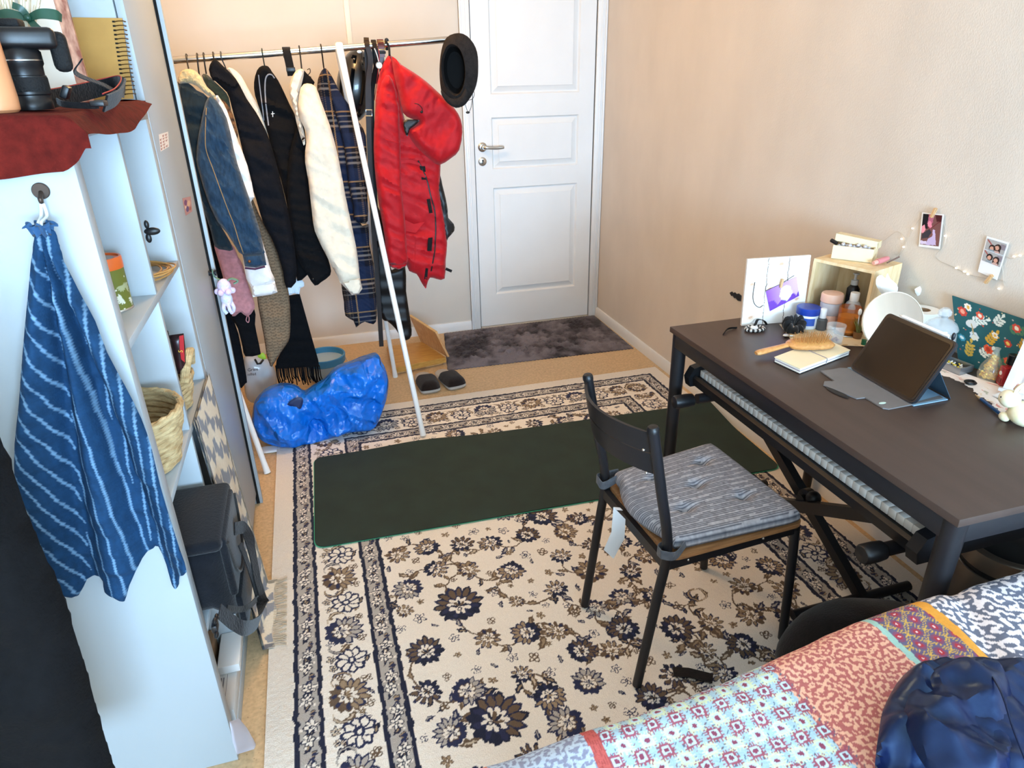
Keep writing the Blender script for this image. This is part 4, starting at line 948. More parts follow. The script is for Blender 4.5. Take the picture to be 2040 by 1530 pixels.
b = MB(); n1, n2 = 60, 7; vs = [apex+Vector(((.013+.006*j/6+.0045*math.sin(i*2*math.pi*9/n1+j*.5)*(.4+j/6))*math.cos(2*math.pi*i/n1), -.020+(.009+.004*j/6+.003*math.sin(i*2*math.pi*9/n1+j*.5))*math.sin(2*math.pi*i/n1), -.006+.018*math.sin(j/6*2.2)+.003*math.sin(i*2*math.pi*7/n1))) for j in range(n2) for i in range(n1)]; b.add(vs, [(j*n1+i, j*n1+(i+1) % n1, (j+1)*n1+(i+1) % n1, (j+1)*n1+i) for j in range(n2-1) for i in range(n1)]+[tuple(reversed(range(n1))), tuple(range((n2-1)*n1, n2*n1))]); obj('gathered_top', b, fabric('towel_blue', '#2d4f74'), tw)
b = MB()
for d in (-.004, .004): b.tube(smooth_open([hc+Vector((d*.4+.002, -.0185, -.0165)), hc+Vector((d, -.02, -.035)), apex+Vector((d*.5, -.02, .012)), apex+Vector((d, -.02, -.002))], 5), .0022, 8)
obj('hanging_loop', b, mat('white_cotton_cord', '#dfe6ea', rough=.9), tw, label='white cotton cord loop')
# dark coat hanging on the left wall, close to the camera
ct = thing('black_coat', (-.62, .95, .2), 'long black coat hanging by the left edge of the photo', 'coat')
CO = [(0, 878), (25, 935), (60, 1040), (95, 1120), (130, 1200), (150, 1265), (172, 1335), (200, 1440), (228, 1535), (240, 1600), (150, 1640), (0, 1640), (-160, 1600), (-170, 1300), (-175, 1000), (-170, 700), (-120, 640), (-70, 740)]
b = MB(); puff_px(b, CO, .95, .05, .05, .06, .014, [(.035, 9, 2.2, 75), (.012, 26, 8, 60)], 4); b.v = [(max(x, XL+.01), y, z) for x, y, z in b.v]; obj('body', b, fabric('charcoal_wool', '#0a0a0c', var=.25, sheen=0), ct)
b = MB(); b.tube(smooth_open([(-.64, .95, 1.22), (-.70, .95, 1.30), (-.76, .95, 1.33), (-.785, .95, 1.32)], 5), .004, 8); obj('hanging_loop', b, m_web, ct)
whk = thing('wall_hook', (XL, .95, 1.32), 'steel peg on the left wall holding the black coat', 'hook'); obj('peg', MB().tube([(XL, .95, 1.31), (XL+.03, .95, 1.31), (XL+.035, .95, 1.335)], .005, 10), m_steel, whk); obj('plate', MB().lathe([(0, 0), (.016, 0), (.016, .004), (0, .004)], (XL, .95, 1.31), 20, axis=(1, 0, 0)), m_steel, whk)
# ---- contents of the compartments
tn = thing('tea_tin', (-.415, 1.50, 1.068), 'green leaf-patterned round tin with an orange lid on the upper shelf', 'tin')
tc_ = Vector((-.413, 1.498, 1.0685)); cvt = Canvas(0, 0, .23, .085, .0012, '#6f7230'); r2 = random.Random(8)
for i in range(26):
    x, y = r2.uniform(0, .23), r2.uniform(0, .085)
    for k in range(7): petal(cvt, x, y, k*.45+i, .013, .004, '#d9d8c4' if i % 2 else '#a9ab82')
for i in range(40): cvt.ell(r2.uniform(0, .23), r2.uniform(0, .085), .0016, .0016, 0, '#e4e2d0')
sheet('tin_body', cvt, lambda X, Y: np.stack([tc_.x+.0365*np.cos(X/.0365), tc_.y+.0365*np.sin(X/.0365), tc_.z+.002+Y], -1), PAINT_FLAT, tn)
obj('rim', MB().lathe([(.0, 0), (.0375, 0), (.0375, .003), (.0368, .004)], tc_, 40), m_steel, tn)
obj('lid', MB().lathe([(.0375, .084), (.0378, .086), (.0378, .104), (.0365, .107), (.033, .107), (.032, .104), (.0, .104)], tc_, 40), mat('orange_enamel', '#e0672a', rough=.3), tn); obj('lid_disc', MB().lathe([(.024, .1045), (0, .1046)], tc_, 32, cap=False), mat('lid_grey', '#a59a94', rough=.4), tn)
rt = thing('rattan_coil', (-.40, 1.80, 1.068), 'loose coil of thin rattan canes on the upper shelf', 'cane coil'); b = MB(); r2 = random.Random(5)
for i in range(6):
    cx_, cy_ = -.405+r2.uniform(-.01, .012), 1.75+r2.uniform(-.02, .02); rx_, ry_ = r2.uniform(.05, .066), r2.uniform(.07, .09)
    b.tube([(cx_+rx_*math.cos(a*.21), cy_+ry_*math.sin(a*.21), 1.0725+i*.003+.006*math.sin(a*.21+i)*(i > 1)) for a in range(30)], .0021, 7, closed=True)
obj('canes', b, mat('rattan', '#b98c4f', rough=.5, var=.2), rt)
cl = MB(); pc = Py(292, 460, 1.577)
cl.ball(pc+Vector((.012, -.008, 0)), (.016, .006, .008), 14, 10); cl.ball(pc+Vector((.004, -.006, .014)), (.005, .005, .009), 10, 8); cl.ball(pc+Vector((.002, -.006, -.014)), (.006, .004, .01), 10, 8)
tag(obj('claw_clip', cl, m_blackp), 'small black claw clip at the divider edge above the rattan coil', 'hair clip')  # claw clip placed free at the divider edge, hung from nothing
m_sea = mat('seagrass', '#a88a5e', rough=.85, col2='#d3bb8d', scale=40, stretch=(1, 1, 3), bump=.8, bscale=70)
def basket(name, c, r0, r1, h, rows, label, cat, rr_=.0075, handle=None):
    t = thing(name, c, label, cat); c = Vector(c); b = MB()
    for i in range(rows):
        r = r0+(r1-r0)*i/(rows-1); z = c.z+rr_*1.05+.0014+i*(h-rr_*1.8)/(rows-1); n_ = 44
        b.tube([(c.x+(r+.0016*math.cos(a*2*math.pi*11/n_+i*1.7))*math.cos(2*math.pi*a/n_), c.y+(r+.0016*math.cos(a*2*math.pi*11/n_+i*1.7))*math.sin(2*math.pi*a/n_), z+.0012*math.sin(a*2*math.pi*11/n_+i*1.7)) for a in range(n_)], rr_, 8, closed=True)
    obj('woven_wall', b, m_sea, t); obj('base', MB().lathe([(0, 0), (r0, 0), (r0, .006), (0, .006)], c+Vector((0, 0, .001)), 36), m_sea, t)
    b = MB(); n_ = 40
    for s_ in (0, 1): b.tube([(c.x+(r1+.003*math.cos(a*2*math.pi*12/n_+s_*3.14))*math.cos(2*math.pi*a/n_), c.y+(r1+.003*math.cos(a*2*math.pi*12/n_+s_*3.14))*math.sin(2*math.pi*a/n_), c.z+h+.003*math.sin(a*2*math.pi*12/n_+s_*3.14)) for a in range(n_)], rr_*.75, 8, closed=True)
    obj('braided_rim', b, m_sea, t)
    return t
basket('seagrass_basket', (-.435, 1.432, .736), .085, .112, .128, 10, 'round seagrass basket standing open on the middle shelf', 'basket')
hb_ = basket('handled_basket', (-.435, 1.715, .736), .075, .092, .085, 7, 'taller wicker basket with a braided handle holding packets', 'basket', .006)
b = MB()
for s_ in (-1, 0, 1): b.tube(smooth_open([(-.352+s_*.004, 1.66, .82), (-.342+s_*.005, 1.70, .862), (-.338+s_*.004, 1.745, .874), (-.35+s_*.004, 1.785, .825)], 6), .0065, 8)
obj('handle', b, m_sea, hb_)
rp_ = thing('snack_packet', (-.40, 1.70, .745), 'red and black packet with yellow lettering standing in the handled basket', 'packet')
pa = [Py(u, v, 1.69) for u, v in ((336, 668), (366, 664), (369, 690), (370, 720), (374, 745), (352, 745), (345, 710))]
b = MB(); puff(b, pa, (0, -1, 0), .012, .012, .015, .006, [(.004, 30, 10, 80)], 3, 1); obj('pouch', b, mat('dark_foil', '#1c1718', rough=.3, col2='#3a2022', scale=20, metal=.2), rp_)
pa = [Py(u, v, 1.675) for u, v in ((357, 670), (365.5, 668), (367, 700), (368, 722), (361, 716), (358, 695))]; b = MB(); b.prism(pa, (0, .003, 0)); obj('red_panel', b, mat('red_foil', '#b01f24', rough=.35), rp_)
tx = text_mb('S', .014, Py(364, 700, 1.6745), (.18, 0, .98), (-.98, 0, .18), .0004); obj('lettering', tx, mat('yellow_ink', '#e9b43a', rough=.5), rp_, smooth=False)
gj = thing('green_lid_jar', (-.43, 1.73, .745), 'jar with a green lid behind the red packet', 'jar'); gp_ = Py(345, 655, 1.75); gp_.z = 0
zt_ = Py(345, 640, 1.75).z; obj('glass', MB().lathe([(0, .75), (.026, .75), (.028, .76), (.028, zt_-.02)], (-.402, 1.722, 0), 28), mat('clear_plastic', '#dfe6e6', rough=.15, alpha=.45), gj); obj('lid', MB().lathe([(.024, zt_-.018), (.024, zt_), (0, zt_+.001)], (-.402, 1.722, 0), 28), mat('green_lid', '#2f9a48', rough=.35), gj); obj('band', MB().lathe([(.0285, zt_-.026), (.03, zt_-.024), (.03, zt_-.018), (.024, zt_-.017)], (-.402, 1.722, 0), 28), m_blackp, gj)
# camera bag on the third shelf
cb = thing('shoulder_bag', (-.44, 1.43, .391), 'black padded shoulder bag with a wide strap spilling out of the lower shelf', 'bag')
m_bagf = fabric('black_cordura', '#101218', bump=.4, var=.2); b = MB(); b.box((-.430, 1.432, .485), (.29, .25, .18), .045, None, 5)
b.v = [(x+.008*noise.noise(Vector((x*14, y*14, z*14))), y, max(.392, z)-max(0, x+.325)*1.7*(z < .5)) for x, y, z in b.v]; obj('body', b, m_bagf, cb)
b = MB(); b.box((-.430, 1.432, .578), (.298, .256, .03), .014, None, 3); b.box((-.283, 1.43, .505), (.018, .21, .16), .008, None, 3); obj('flap', b, m_bagf, cb)
b = MB(); b.tube(smooth_open([(-.273, 1.33, .57), (-.272, 1.36, .47), (-.272, 1.43, .432), (-.272, 1.50, .47), (-.273, 1.53, .57)], 6), .004, 8); obj('flap_piping', b, fabric('bag_piping', '#2a2725'), cb)
b = MB(); b.box((-.279, 1.43, .36), (.016, .18, .10), .006); obj('front_pocket', b, m_bagf, cb)
b = MB(); b.tube([(-.268, 1.53, .44), (-.268, 1.53, .36)], .0022, 6); b.ball((-.268, 1.53, .445), .006, 10, 8); obj('zip_pull', b, m_blackp, cb)
Q = lambda a, b_, x: Px(340+a/4.636, 980+b_/4.636, x)
b = MB(); b.ribbon(smooth_open([Q(590, 340, -.27), Q(690, 340, -.255), Q(745, 520, -.245), Q(800, 800, -.24), Q(850, 1000, -.235), Q(820, 1180, -.235), Q(700, 1260, -.24), Q(580, 1210, -.255), Q(450, 1100, -.27)], 7), .030, .0025, (.25, 1, .1)); obj('strap', b, m_web, cb)
b = MB(); b.ribbon(smooth_open([Q(640, 480, -.262), Q(690, 600, -.255), Q(750, 780, -.25), Q(800, 960, -.246)], 6), .018, .0025, (.25, 1, .1)); b.ribbon(smooth_open([Q(800, 985, -.247), Q(720, 1060, -.25), Q(640, 1085, -.26), Q(520, 1075, -.27)], 6), .013, .0025, (.1, .3, 1)); obj('strap_end', b, m_web, cb)
b = MB(); c_ = Q(410, 1240, -.262); b.box(c_, (.010, .022, .017), .003)
for dy, dz in ((-.013, -.008), (.0, .012), (.016, .006)): b.ball(c_+Vector((.002, dy, dz)), (.004, .009, .005), 10, 8)
obj('buckle', b, m_blackp, cb)
# bottom compartment: boxes and papers
wbx = thing('white_carton', (-.36, 1.56, .041), 'flat white carton lying on the bottom shelf', 'box'); b = MB(); b.bx((-.392, 1.45, .081), (-.338, 1.575, .106), .002); obj('carton', b, m_white, wbx)
tag(obj('magazine_box', MB().bx((-.40, 1.33, .0405), (-.347, 1.572, .080), .0015), mat('grey_print', '#c9c6c2', rough=.6)), 'pale grey flat box with text lines under the white carton', 'box')
o_ = bpy.data.objects['magazine_box']; b = MB()
for i in range(3): b.bx((-.392+i*.006, 1.345, .0801), (-.389+i*.006, 1.44, .0806))
b.bx((-.3705, 1.332, .0801), (-.3695, 1.449, .0806)); obj('printed_lines', b, mat('grey_ink', '#6c6a70', rough=.7), o_)
tag(obj('cardboard_box', MB().bx((-.47, 1.33, .0405), (-.405, 1.572, .13), .002), mat('brown_cardboard', '#8a6a4c', rough=.8)), 'brown cardboard box on edge deep in the bottom shelf', 'box')
b = MB(); puff(b, [Px(u, v, -.31) for u, v in ((457, 1438), (476, 1431), (492, 1450), (514, 1490), (472, 1503), (464, 1480))], (1, 0, 0), .0035, .0015, .02, .005, [(.004, 20, 9, 40)], 6, 1); tag(obj('loose_paper', b, mat('pale_blue_paper', '#d9dbea', rough=.7)), 'curled white paper sticking out at the foot of the shelf', 'paper')
# kilim runner hanging out of the shelf to the floor
kl = thing('kilim_runner', (-.32, 1.73, .006), 'grey and cream zigzag kilim runner hanging from the shelf to the floor', 'rug')
kc = Canvas(0, 0, .30, .765, .004, '#e3d9c6', .0035, 2, 61)
for i in range(-2, 22):
    for j in range(3):
        y = i*.082+(.03 if j % 2 else 0); x = .022+j*.090; kc.poly([(x, y), (x+.028, y+.014), (x+.05, y+.048), (x+.082, y+.044), (x+.082, y+.078), (x+.05, y+.088), (x+.028, y+.052), (x, y+.042)], '#8f949d')
kc.rect(0, -1, .016, 2, '#77777c'); kc.rect(.285, -1, .3, 2, '#8d897f')
def kz(X, Y):
    t = np.clip(Y/.74, 0, 1.2); z = .745-Y; over = np.clip(Y-.735, 0, 1); z = np.where(Y > .731, .0142, z)
    x = SX+.012+.035*t+over*.9+.006*np.sin(X*38+Y*3)*t; top = np.clip(.02-Y, 0, 1); return np.stack([x+.0*top, 1.600+X-.02*t, z], -1)
sheet('weave', kc, kz, PAINT, kl, flip=True); sheet('underside', kc, lambda X, Y: kz(X, Y)-np.array([.006, 0, .002]), PAINT, kl)
b = MB()
for i in range(36): y = 1.588+i*.0082; x0 = SX+.047+.026; b.tube(smooth_open([(x0, y, .0142), (x0+.018, y+random.uniform(-.006, .006), .0135), (x0+.038, y+random.uniform(-.012, .012), .0130)], 3), .0014, 5)
obj('fringe', b, mat('fringe_cream', '#b7a58c', rough=.95), kl)
# ================================================================== clothes rack and everything on it
from mathutils.bvhtree import BVHTree
def surf(mb):
    t = BVHTree.FromPolygons([Vector(v) for v in mb.v], mb.f)
    def f(u, v, off=.002, fall=3.0):
        d = ray(u, v).normalized(); h = t.ray_cast(CAM, d)
        return (h[0] - d*off) if h[0] else Py(u, v, fall)
    return f
def rack_plane(yt, k=.2): return (Vector((0, yt, 1.55)), Vector((0, -1, k)))
def cloth_px(mb, px, yt, tf=.035, tb=.03, rad=.035, k=.2, grid=.009, folds=((.012, 22, 3, 80),), seed=1, smooth=2, colfn=None, zmin=None):
    tf, tb, rad = tf*.72, tb*.72, rad*.62
    p, n = rack_plane(yt, k); pts = [Pn(u, v, p, n) for u, v in px]
    return puff(mb, pts, n, tf, tb, rad, grid, folds, seed, smooth, colfn=colfn, zmin=zmin)
def patch(mb, S, px, off=.002, th=.003):
    P = [S(u, v, off) for u, v in px]; c = sum(P, Vector())/len(P); mb.prism(P, -(CAM-c).normalized()*-th); return mb
def line_on(S, px, r=.0012, off=.001, n=6, k=5, rib=None):
    q = smooth_open([(u, v, 0) for u, v in px], k); P = [S(a.x, a.y, off) for a in q]; M = MB()
    if rib: M.ribbon(P, rib, .0025, (1, 0, .0))
    else: M.tube(P, r, n)
    return M
m_rackw = mat('white_tube_steel', '#ecebe8', rough=.35)
RL, RR = Py(330, 121, 3.03), Py(893, 79, 3.03)
RL0 = RL+(RL-RR)*.17
ck = thing('clothes_rack', (.08, 3.03, 0), 'white-legged clothes rack with a chrome rail along the back wall', 'clothes rack')
obj('rail', MB().tube(smooth_open([RL0, RL, RL.lerp(RR, .3)+Vector((0, 0, -.002)), RL.lerp(RR, .7)+Vector((0, 0, -.001)), RR], 6), .0125, 16), mat('chrome', '#cfcfcf', rough=.18, metal=1), ck)
apx = Py(676, 97, 3.03)
fr = Pz(843, 867, .0175); bkf = Pz(787, 752, .002)
def leg_(a, b): M = MB(); M.tube([a, a.lerp(b, .12), b+(a-b).normalized()*.05, b], [.015, .0115, .0115, .014], 14); return M
obj('leg', leg_(apx+Vector((0, -.018, -.0)), fr), m_rackw, ck)
obj('leg', leg_(apx+Vector((.0, .018, -.01)), Vector((.317, 3.395, .002))), m_rackw, ck)
obj('clamp', MB().box(apx+Vector((0, -.001, .0)), (.030, .05, .045), .008), m_rackw, ck)
obj('leg', leg_(RL0+Vector((.03, -.018, 0)), Vector((-.318, 2.585, .002))), m_rackw, ck)
obj('leg', leg_(RL0+Vector((.03, .018, -.01)), Vector((-.40, 3.40, .002))), m_rackw, ck)
S_ = MB(); puff(S_, [Pz(u, v, .004) for u, v in ((516, 893), (535, 889), (553, 888), (562, 893), (556, 899), (530, 903), (514, 903))], (0, 0, 1), .006, .003, .012, .005, (), 1, 2); tag(obj('plastic_shoehorn', S_, m_rackw), 'white plastic shoehorn lying on the floor by the rack foot', 'shoehorn')

m_hang = mat('hanger_black', '#191616', rough=.4)
def rail_at(u):
    t = (u-330)/(893-330); return RL.lerp(RR, max(0, min(1, t)))
def hanger(u, vtop, uneck, vneck, yn, label, m=None, r=.0028):
    c = rail_at(u)
    for _ in range(3):      # find rail point under this pixel column
        pass
    c = Py(u, 121-(u-330)*.0746, 3.03); nk = Py(uneck, vneck, yn)
    t = thing('coat_hanger', c, label, 'hanger', 'black hangers on the rail')
    P = [c+Vector((0, .0165*math.cos(a), .0165*math.sin(a))) for a in [R(x) for x in (-30, 10, 50, 90, 130, 165, 190)]]
    obj('hook', MB().tube(smooth_open(P, 4), r, 8), m or m_hang, t)
    obj('neck', MB().tube(smooth_open([P[-1], P[-1].lerp(nk, .4)+Vector((0, -.004, 0)), nk], 4), r, 8), m or m_hang, t); return t
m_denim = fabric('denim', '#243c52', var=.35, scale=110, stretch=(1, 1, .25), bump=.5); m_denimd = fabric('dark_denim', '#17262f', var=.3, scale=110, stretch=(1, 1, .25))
m_stitch = mat('tan_stitching', '#9a7a4c', rough=.9)
F1 = [(.014, 16, 2.5, 78), (-.012, 24, 4, 68), (-.005, 60, 14, 50)]; F2 = [(.010, 24, 4, 75), (-.008, 36, 6, 60), (-.003, 80, 20, 30)]
# --- denim jacket with sheepskin collar
dj = thing('denim_jacket', Py(450, 340, 2.9), 'blue denim jacket with a cream sheepskin collar at the left end of the rail', 'jacket', 'clothes on the rail')
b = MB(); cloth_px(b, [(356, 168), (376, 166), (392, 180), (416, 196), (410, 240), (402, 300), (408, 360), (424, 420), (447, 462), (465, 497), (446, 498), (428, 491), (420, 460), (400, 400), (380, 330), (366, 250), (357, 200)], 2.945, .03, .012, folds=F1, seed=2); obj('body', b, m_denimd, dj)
b = MB(); cloth_px(b, [(409, 205), (418, 193), (431, 200), (452, 236), (464, 289), (474, 329), (497, 396), (517, 456), (526, 498), (524, 504), (484, 508), (470, 493), (452, 464), (432, 440), (412, 395), (398, 350), (391, 320), (393, 285), (399, 250)], 2.905, .055, .03, .04, folds=[(.010, 24, 6, 60), (-.010, 34, 12, 20), (-.004, 70, 25, 30)], seed=3); sl_ = obj('sleeve', b, m_denim, dj, label='mid-blue denim sleeve'); S = surf(b)
obj('sleeve_seam', line_on(S, [(411, 215), (409, 270), (411, 300), (424, 336), (440, 380), (455, 420), (466, 447), (476, 480), (485, 505)], .0016, .0005), m_stitch, sl_)
b = MB(); cloth_px(b, [(483, 506), (505, 504), (526, 502), (531, 528), (510, 533), (488, 531)], 2.897, .05, .02, .03, folds=(), seed=1, smooth=1); cf_ = obj('cuff', b, m_denim, dj); S = surf(b)
bt = MB(); bt.ball(S(497, 521, .001), .006, 12, 8); obj('button', bt, mat('copper_button', '#8a5a34', rough=.4, metal=.8), cf_); obj('cuff_lining', MB().tube([Py(488, 534, 2.72), Py(508, 536, 2.72), Py(528, 531, 2.72)], .004, 6), fabric('plum_lining', '#4a2a44'), cf_)
b = MB(); cloth_px(b, [(355, 152), (362, 141), (378, 137), (392, 143), (404, 158), (412, 173), (425, 184), (430, 195), (418, 192), (405, 183), (394, 173), (380, 166), (366, 166), (356, 166)], 2.935, .03, .03, .02, grid=.008, folds=[(.008, 60, 60, 0)], seed=4); obj('collar', b, mat('sheepskin', '#c9b283', rough=1, var=.25, scale=120, bump=1, bscale=160, sheen=.4), dj, label='cream curly sheepskin collar')
# --- white shirt behind the denim sleeve
wsx = thing('white_blouson', Py(520, 400, 3.0), 'white blouson with an elastic cuff behind the denim jacket', 'jacket', 'clothes on the rail'); m_wht = fabric('white_cotton', '#e8e2df', bump=.15, var=.05)
b = MB(); cloth_px(b, [(430, 190), (441, 200), (452, 220), (476, 285), (493, 330), (507, 393), (500, 402), (520, 470), (540, 540), (546, 562), (500, 572), (486, 530), (480, 480), (470, 400), (455, 320), (440, 250)], 2.958, .03, .03, folds=F2, seed=5); obj('sleeve', b, m_wht, wsx)
b = MB(); cloth_px(b, [(499, 568), (547, 559), (553, 582), (540, 587), (504, 592)], 2.955, .028, .028, .02, folds=[(.006, 120, 4, 85)], seed=6, smooth=1); obj('elastic_cuff', b, m_wht, wsx)
# --- olive jumper and leopard scarf edges
b = MB(); cloth_px(b, [(402, 150), (412, 148), (428, 163), (444, 178), (456, 195), (462, 235), (466, 255), (452, 225), (438, 205), (425, 186), (412, 172)], 3.02, .02, .03, .02, folds=F2, seed=7); tag(obj('olive_jumper', b, fabric('olive_knit', '#3d3d2c', bump=.8)), 'dark olive jumper shoulder between the denim jacket and the black coat', 'jumper', 'clothes on the rail')
b = MB(); cloth_px(b, [(438, 197), (450, 205), (464, 228), (474, 268), (470, 276), (458, 246), (446, 220)], 2.985, .012, .012, .015, grid=.007, folds=(), seed=8); tag(obj('leopard_scarf', b, mat('leopard_print', '#7a5230', rough=.9, col2='#2e1d12', scale=85, detail=1)), 'strip of brown leopard-print fabric beside the denim collar', 'scarf', 'clothes on the rail')
# --- pink shirt, black trousers, dark coat at the far left
m_rose = fabric('dusty_pink_cotton', '#b97d80', bump=.2)
pk = thing('pink_shirt', Py(470, 560, 3.0), 'dusty pink shirt sleeve with a drawstring below the denim jacket', 'shirt', 'clothes on the rail')
b = MB(); cloth_px(b, [(426, 480), (450, 480), (466, 492), (474, 511), (483, 526), (493, 562), (507, 604), (505, 618), (493, 631), (480, 622), (473, 626), (463, 630), (453, 602), (444, 551), (433, 513)], 3.035, .028, .025, folds=[(.016, 34, 4, 82), (.006, 50, 20, 60)], seed=9, grid=.009); obj('sleeve', b, m_rose, pk); S = surf(b)
b = MB(); p_ = S(493, 626, .004); b.tube(smooth_open([p_, p_+Vector((.004, -.003, -.016)), p_+Vector((-.002, -.003, -.034)), p_+Vector((-.009, -.003, -.024)), p_+Vector((-.002, 0, -.006))], 5), .0018, 6); obj('drawstring', b, m_rose, pk)
m_blk = fabric('black_cloth', '#08080b', var=.25, sheen=0); m_blk2 = fabric('black_wool', '#0b0c12', var=.3, scale=90, sheen=0)
b = MB(); cloth_px(b, [(455, 610), (505, 610), (508, 646), (513, 672), (519, 701), (516, 707), (489, 710), (483, 691), (474, 655)], 3.085, .02, .02, .02, folds=F2, seed=10); tag(obj('black_leggings', b, m_blk), 'black trouser leg hanging below the pink shirt', 'trousers', 'clothes on the rail')
b = MB(); cloth_px(b, [(350, 165), (362, 175), (372, 240), (388, 330), (408, 400), (428, 460), (434, 500), (447, 560), (463, 631), (475, 665), (491, 750), (489, 764), (470, 766), (440, 640), (410, 480), (380, 330), (352, 220)], 3.13, .03, .03, folds=F1, seed=11); tag(obj('long_dark_coat', b, m_blk2), 'long black coat hanging half hidden beside the wardrobe', 'coat', 'clothes on the rail')
# --- brown chunky knit
def knit(x, y, z):
    v = (z+.5*abs(((x/.020) % 1)-.5)*.020)/.0125; f = v % 1; g = abs(((x/.020) % 1)-.5)
    c = hn('#7d6751')*(1-.0*g); return c*(.55 if f < .3 else 1.05)*(.8 if g < .06 else 1)
b = MB(); cloth_px(b, [(496, 385), (505, 400), (516, 427), (534, 460), (550, 493), (565, 533), (576, 589), (579, 638), (577, 672), (572, 684), (566, 693), (553, 712), (541, 731), (536, 722), (531, 706), (526, 672), (518, 630), (512, 590), (520, 560), (515, 500), (505, 440)], 3.075, .042, .04, .04, grid=.0042, folds=[(.014, 14, 3, 75), (.004, 70, 70, 0)], seed=12, colfn=knit); tag(obj('brown_knit_cardigan', b, PAINT), 'brown chunky knit cardigan hanging behind the white blouson', 'cardigan', 'clothes on the rail')
# --- cream shirt edge, black jacket, track jacket
b = MB(); cloth_px(b, [(453, 137), (464, 137), (480, 151), (494, 176), (510, 204), (525, 236), (534, 271), (528, 270), (512, 240), (500, 220), (485, 195), (470, 165)], 3.12, .015, .015, .012, grid=.008, folds=(), seed=13); tag(obj('cream_shirt', b, fabric('cream_cotton', '#e4d8c4', var=.05)), 'cream shirt shoulder showing behind the black wool jacket', 'shirt', 'clothes on the rail')
bj = thing('black_wool_jacket', Py(500, 300, 3.0), 'black wool jacket with its collar up, fourth hanger from the wardrobe', 'jacket', 'clothes on the rail')
b = MB(); cloth_px(b, [(427, 160), (440, 160), (458, 146), (476, 167), (491, 196), (509, 222), (524, 249), (536, 276), (552, 330), (574, 420), (588, 500), (590, 562), (570, 573), (564, 542), (553, 504), (540, 473), (524, 444), (509, 393), (494, 351), (483, 300), (474, 262), (461, 211), (452, 184)], 3.0, .035, .035, .05, folds=F1, seed=14); obj('body', b, m_blk2, bj)
b = MB(); cloth_px(b, [(416, 139), (422, 122), (431, 119), (444, 131), (460, 146), (476, 167), (466, 178), (450, 170), (436, 162), (424, 160)], 2.98, .025, .03, .02, grid=.008, folds=[(.006, 40, 8, 60)], seed=15); obj('collar', b, m_blk2, bj)
tj = thing('track_jacket', Py(580, 340, 3.04), 'black track jacket with grey piping and a small white chest emblem', 'jacket', 'clothes on the rail')
b = MB(); cloth_px(b, [(506, 164), (512, 140), (522, 131), (534, 132), (542, 143), (554, 160), (566, 184), (578, 210), (592, 240), (606, 300), (613, 378), (622, 424), (630, 464), (640, 500), (645, 530), (613, 547), (592, 560), (585, 500), (576, 430), (560, 360), (540, 290), (530, 255), (520, 225), (508, 190)], 3.11, .035, .03, .05, folds=F1, seed=16); o_ = obj('body', b, m_blk, tj); S = surf(b)
m_pipe = mat('grey_piping', '#8a8a90', rough=.7); m_thr = mat('white_thread', '#e6e6e6', rough=.8)
obj('piping', line_on(S, [(515, 149), (519, 185), (523, 215), (526, 240)], .0022, .001), m_pipe, tj); obj('piping', line_on(S, [(547, 156), (541, 149), (534, 149), (529, 158), (528, 180), (530, 210), (535, 250)], .0028, .001), m_pipe, tj)
e_ = MB(); e_.tube([S(543, 222, .002), S(543.5, 233, .002)], .0014, 6); e_.tube([S(540, 227, .002), S(547, 226, .002)], .0014, 6); obj('chest_emblem', e_, m_thr, tj)
b = MB(); cloth_px(b, [(600, 235), (612, 300), (618, 380), (626, 424), (634, 464), (648, 500), (658, 530), (658, 548), (640, 562), (627, 569), (612, 547), (592, 513), (578, 450), (572, 380), (578, 300)], 3.055, .035, .02, .04, folds=F1, seed=17); so_ = obj('sleeve', b, m_blk, tj); S = surf(b); e_ = MB(); e_.ball(S(624, 556, .001), .005, 10, 8); obj('cuff_button', e_, m_blackp, so_)
b = MB(); cloth_px(b, [(566, 560), (600, 556), (606, 570), (598, 574), (596, 586), (586, 584), (573, 588)], 3.12, .012, .012, .015, grid=.008, folds=[(.006, 60, 10, 80)], seed=18); tag(obj('pale_blue_shirt_hem', b, fabric('pale_blue_cotton', '#cfdbe6', var=.05)), 'pale frilled shirt hem showing under the black jackets', 'shirt', 'clothes on the rail')
# --- scarf with fringe
sc_ = thing('fringed_scarf', Py(590, 680, 3.16), 'black fringed scarf hanging down to the blue bag', 'scarf', 'clothes on the rail')
b = MB(); cloth_px(b, [(568, 590), (597, 585), (609, 628), (622, 675), (634, 717), (636, 730), (549, 735), (551, 717), (563, 696), (575, 665)], 3.13, .015, .015, .02, k=.06, folds=[(.010, 40, 2, 85)], seed=19, smooth=1); obj('cloth', b, m_blk, sc_)
b = MB(); r2 = random.Random(6); pl_ = rack_plane(3.13, .06)
for i in range(38):
    u = 549+i*2.35; e = u+4+r2.uniform(-1, 3); vv = 760+r2.uniform(-6, 8); b.tube([Pn(u, 728, *pl_), Pn((u+e)/2+r2.uniform(-1, 1), 748, *pl_)+Vector((0, -.006, 0)), Pn(e+r2.uniform(0, 4), vv, *pl_)], .0026, 5)
obj('fringe', b, m_blk, sc_)
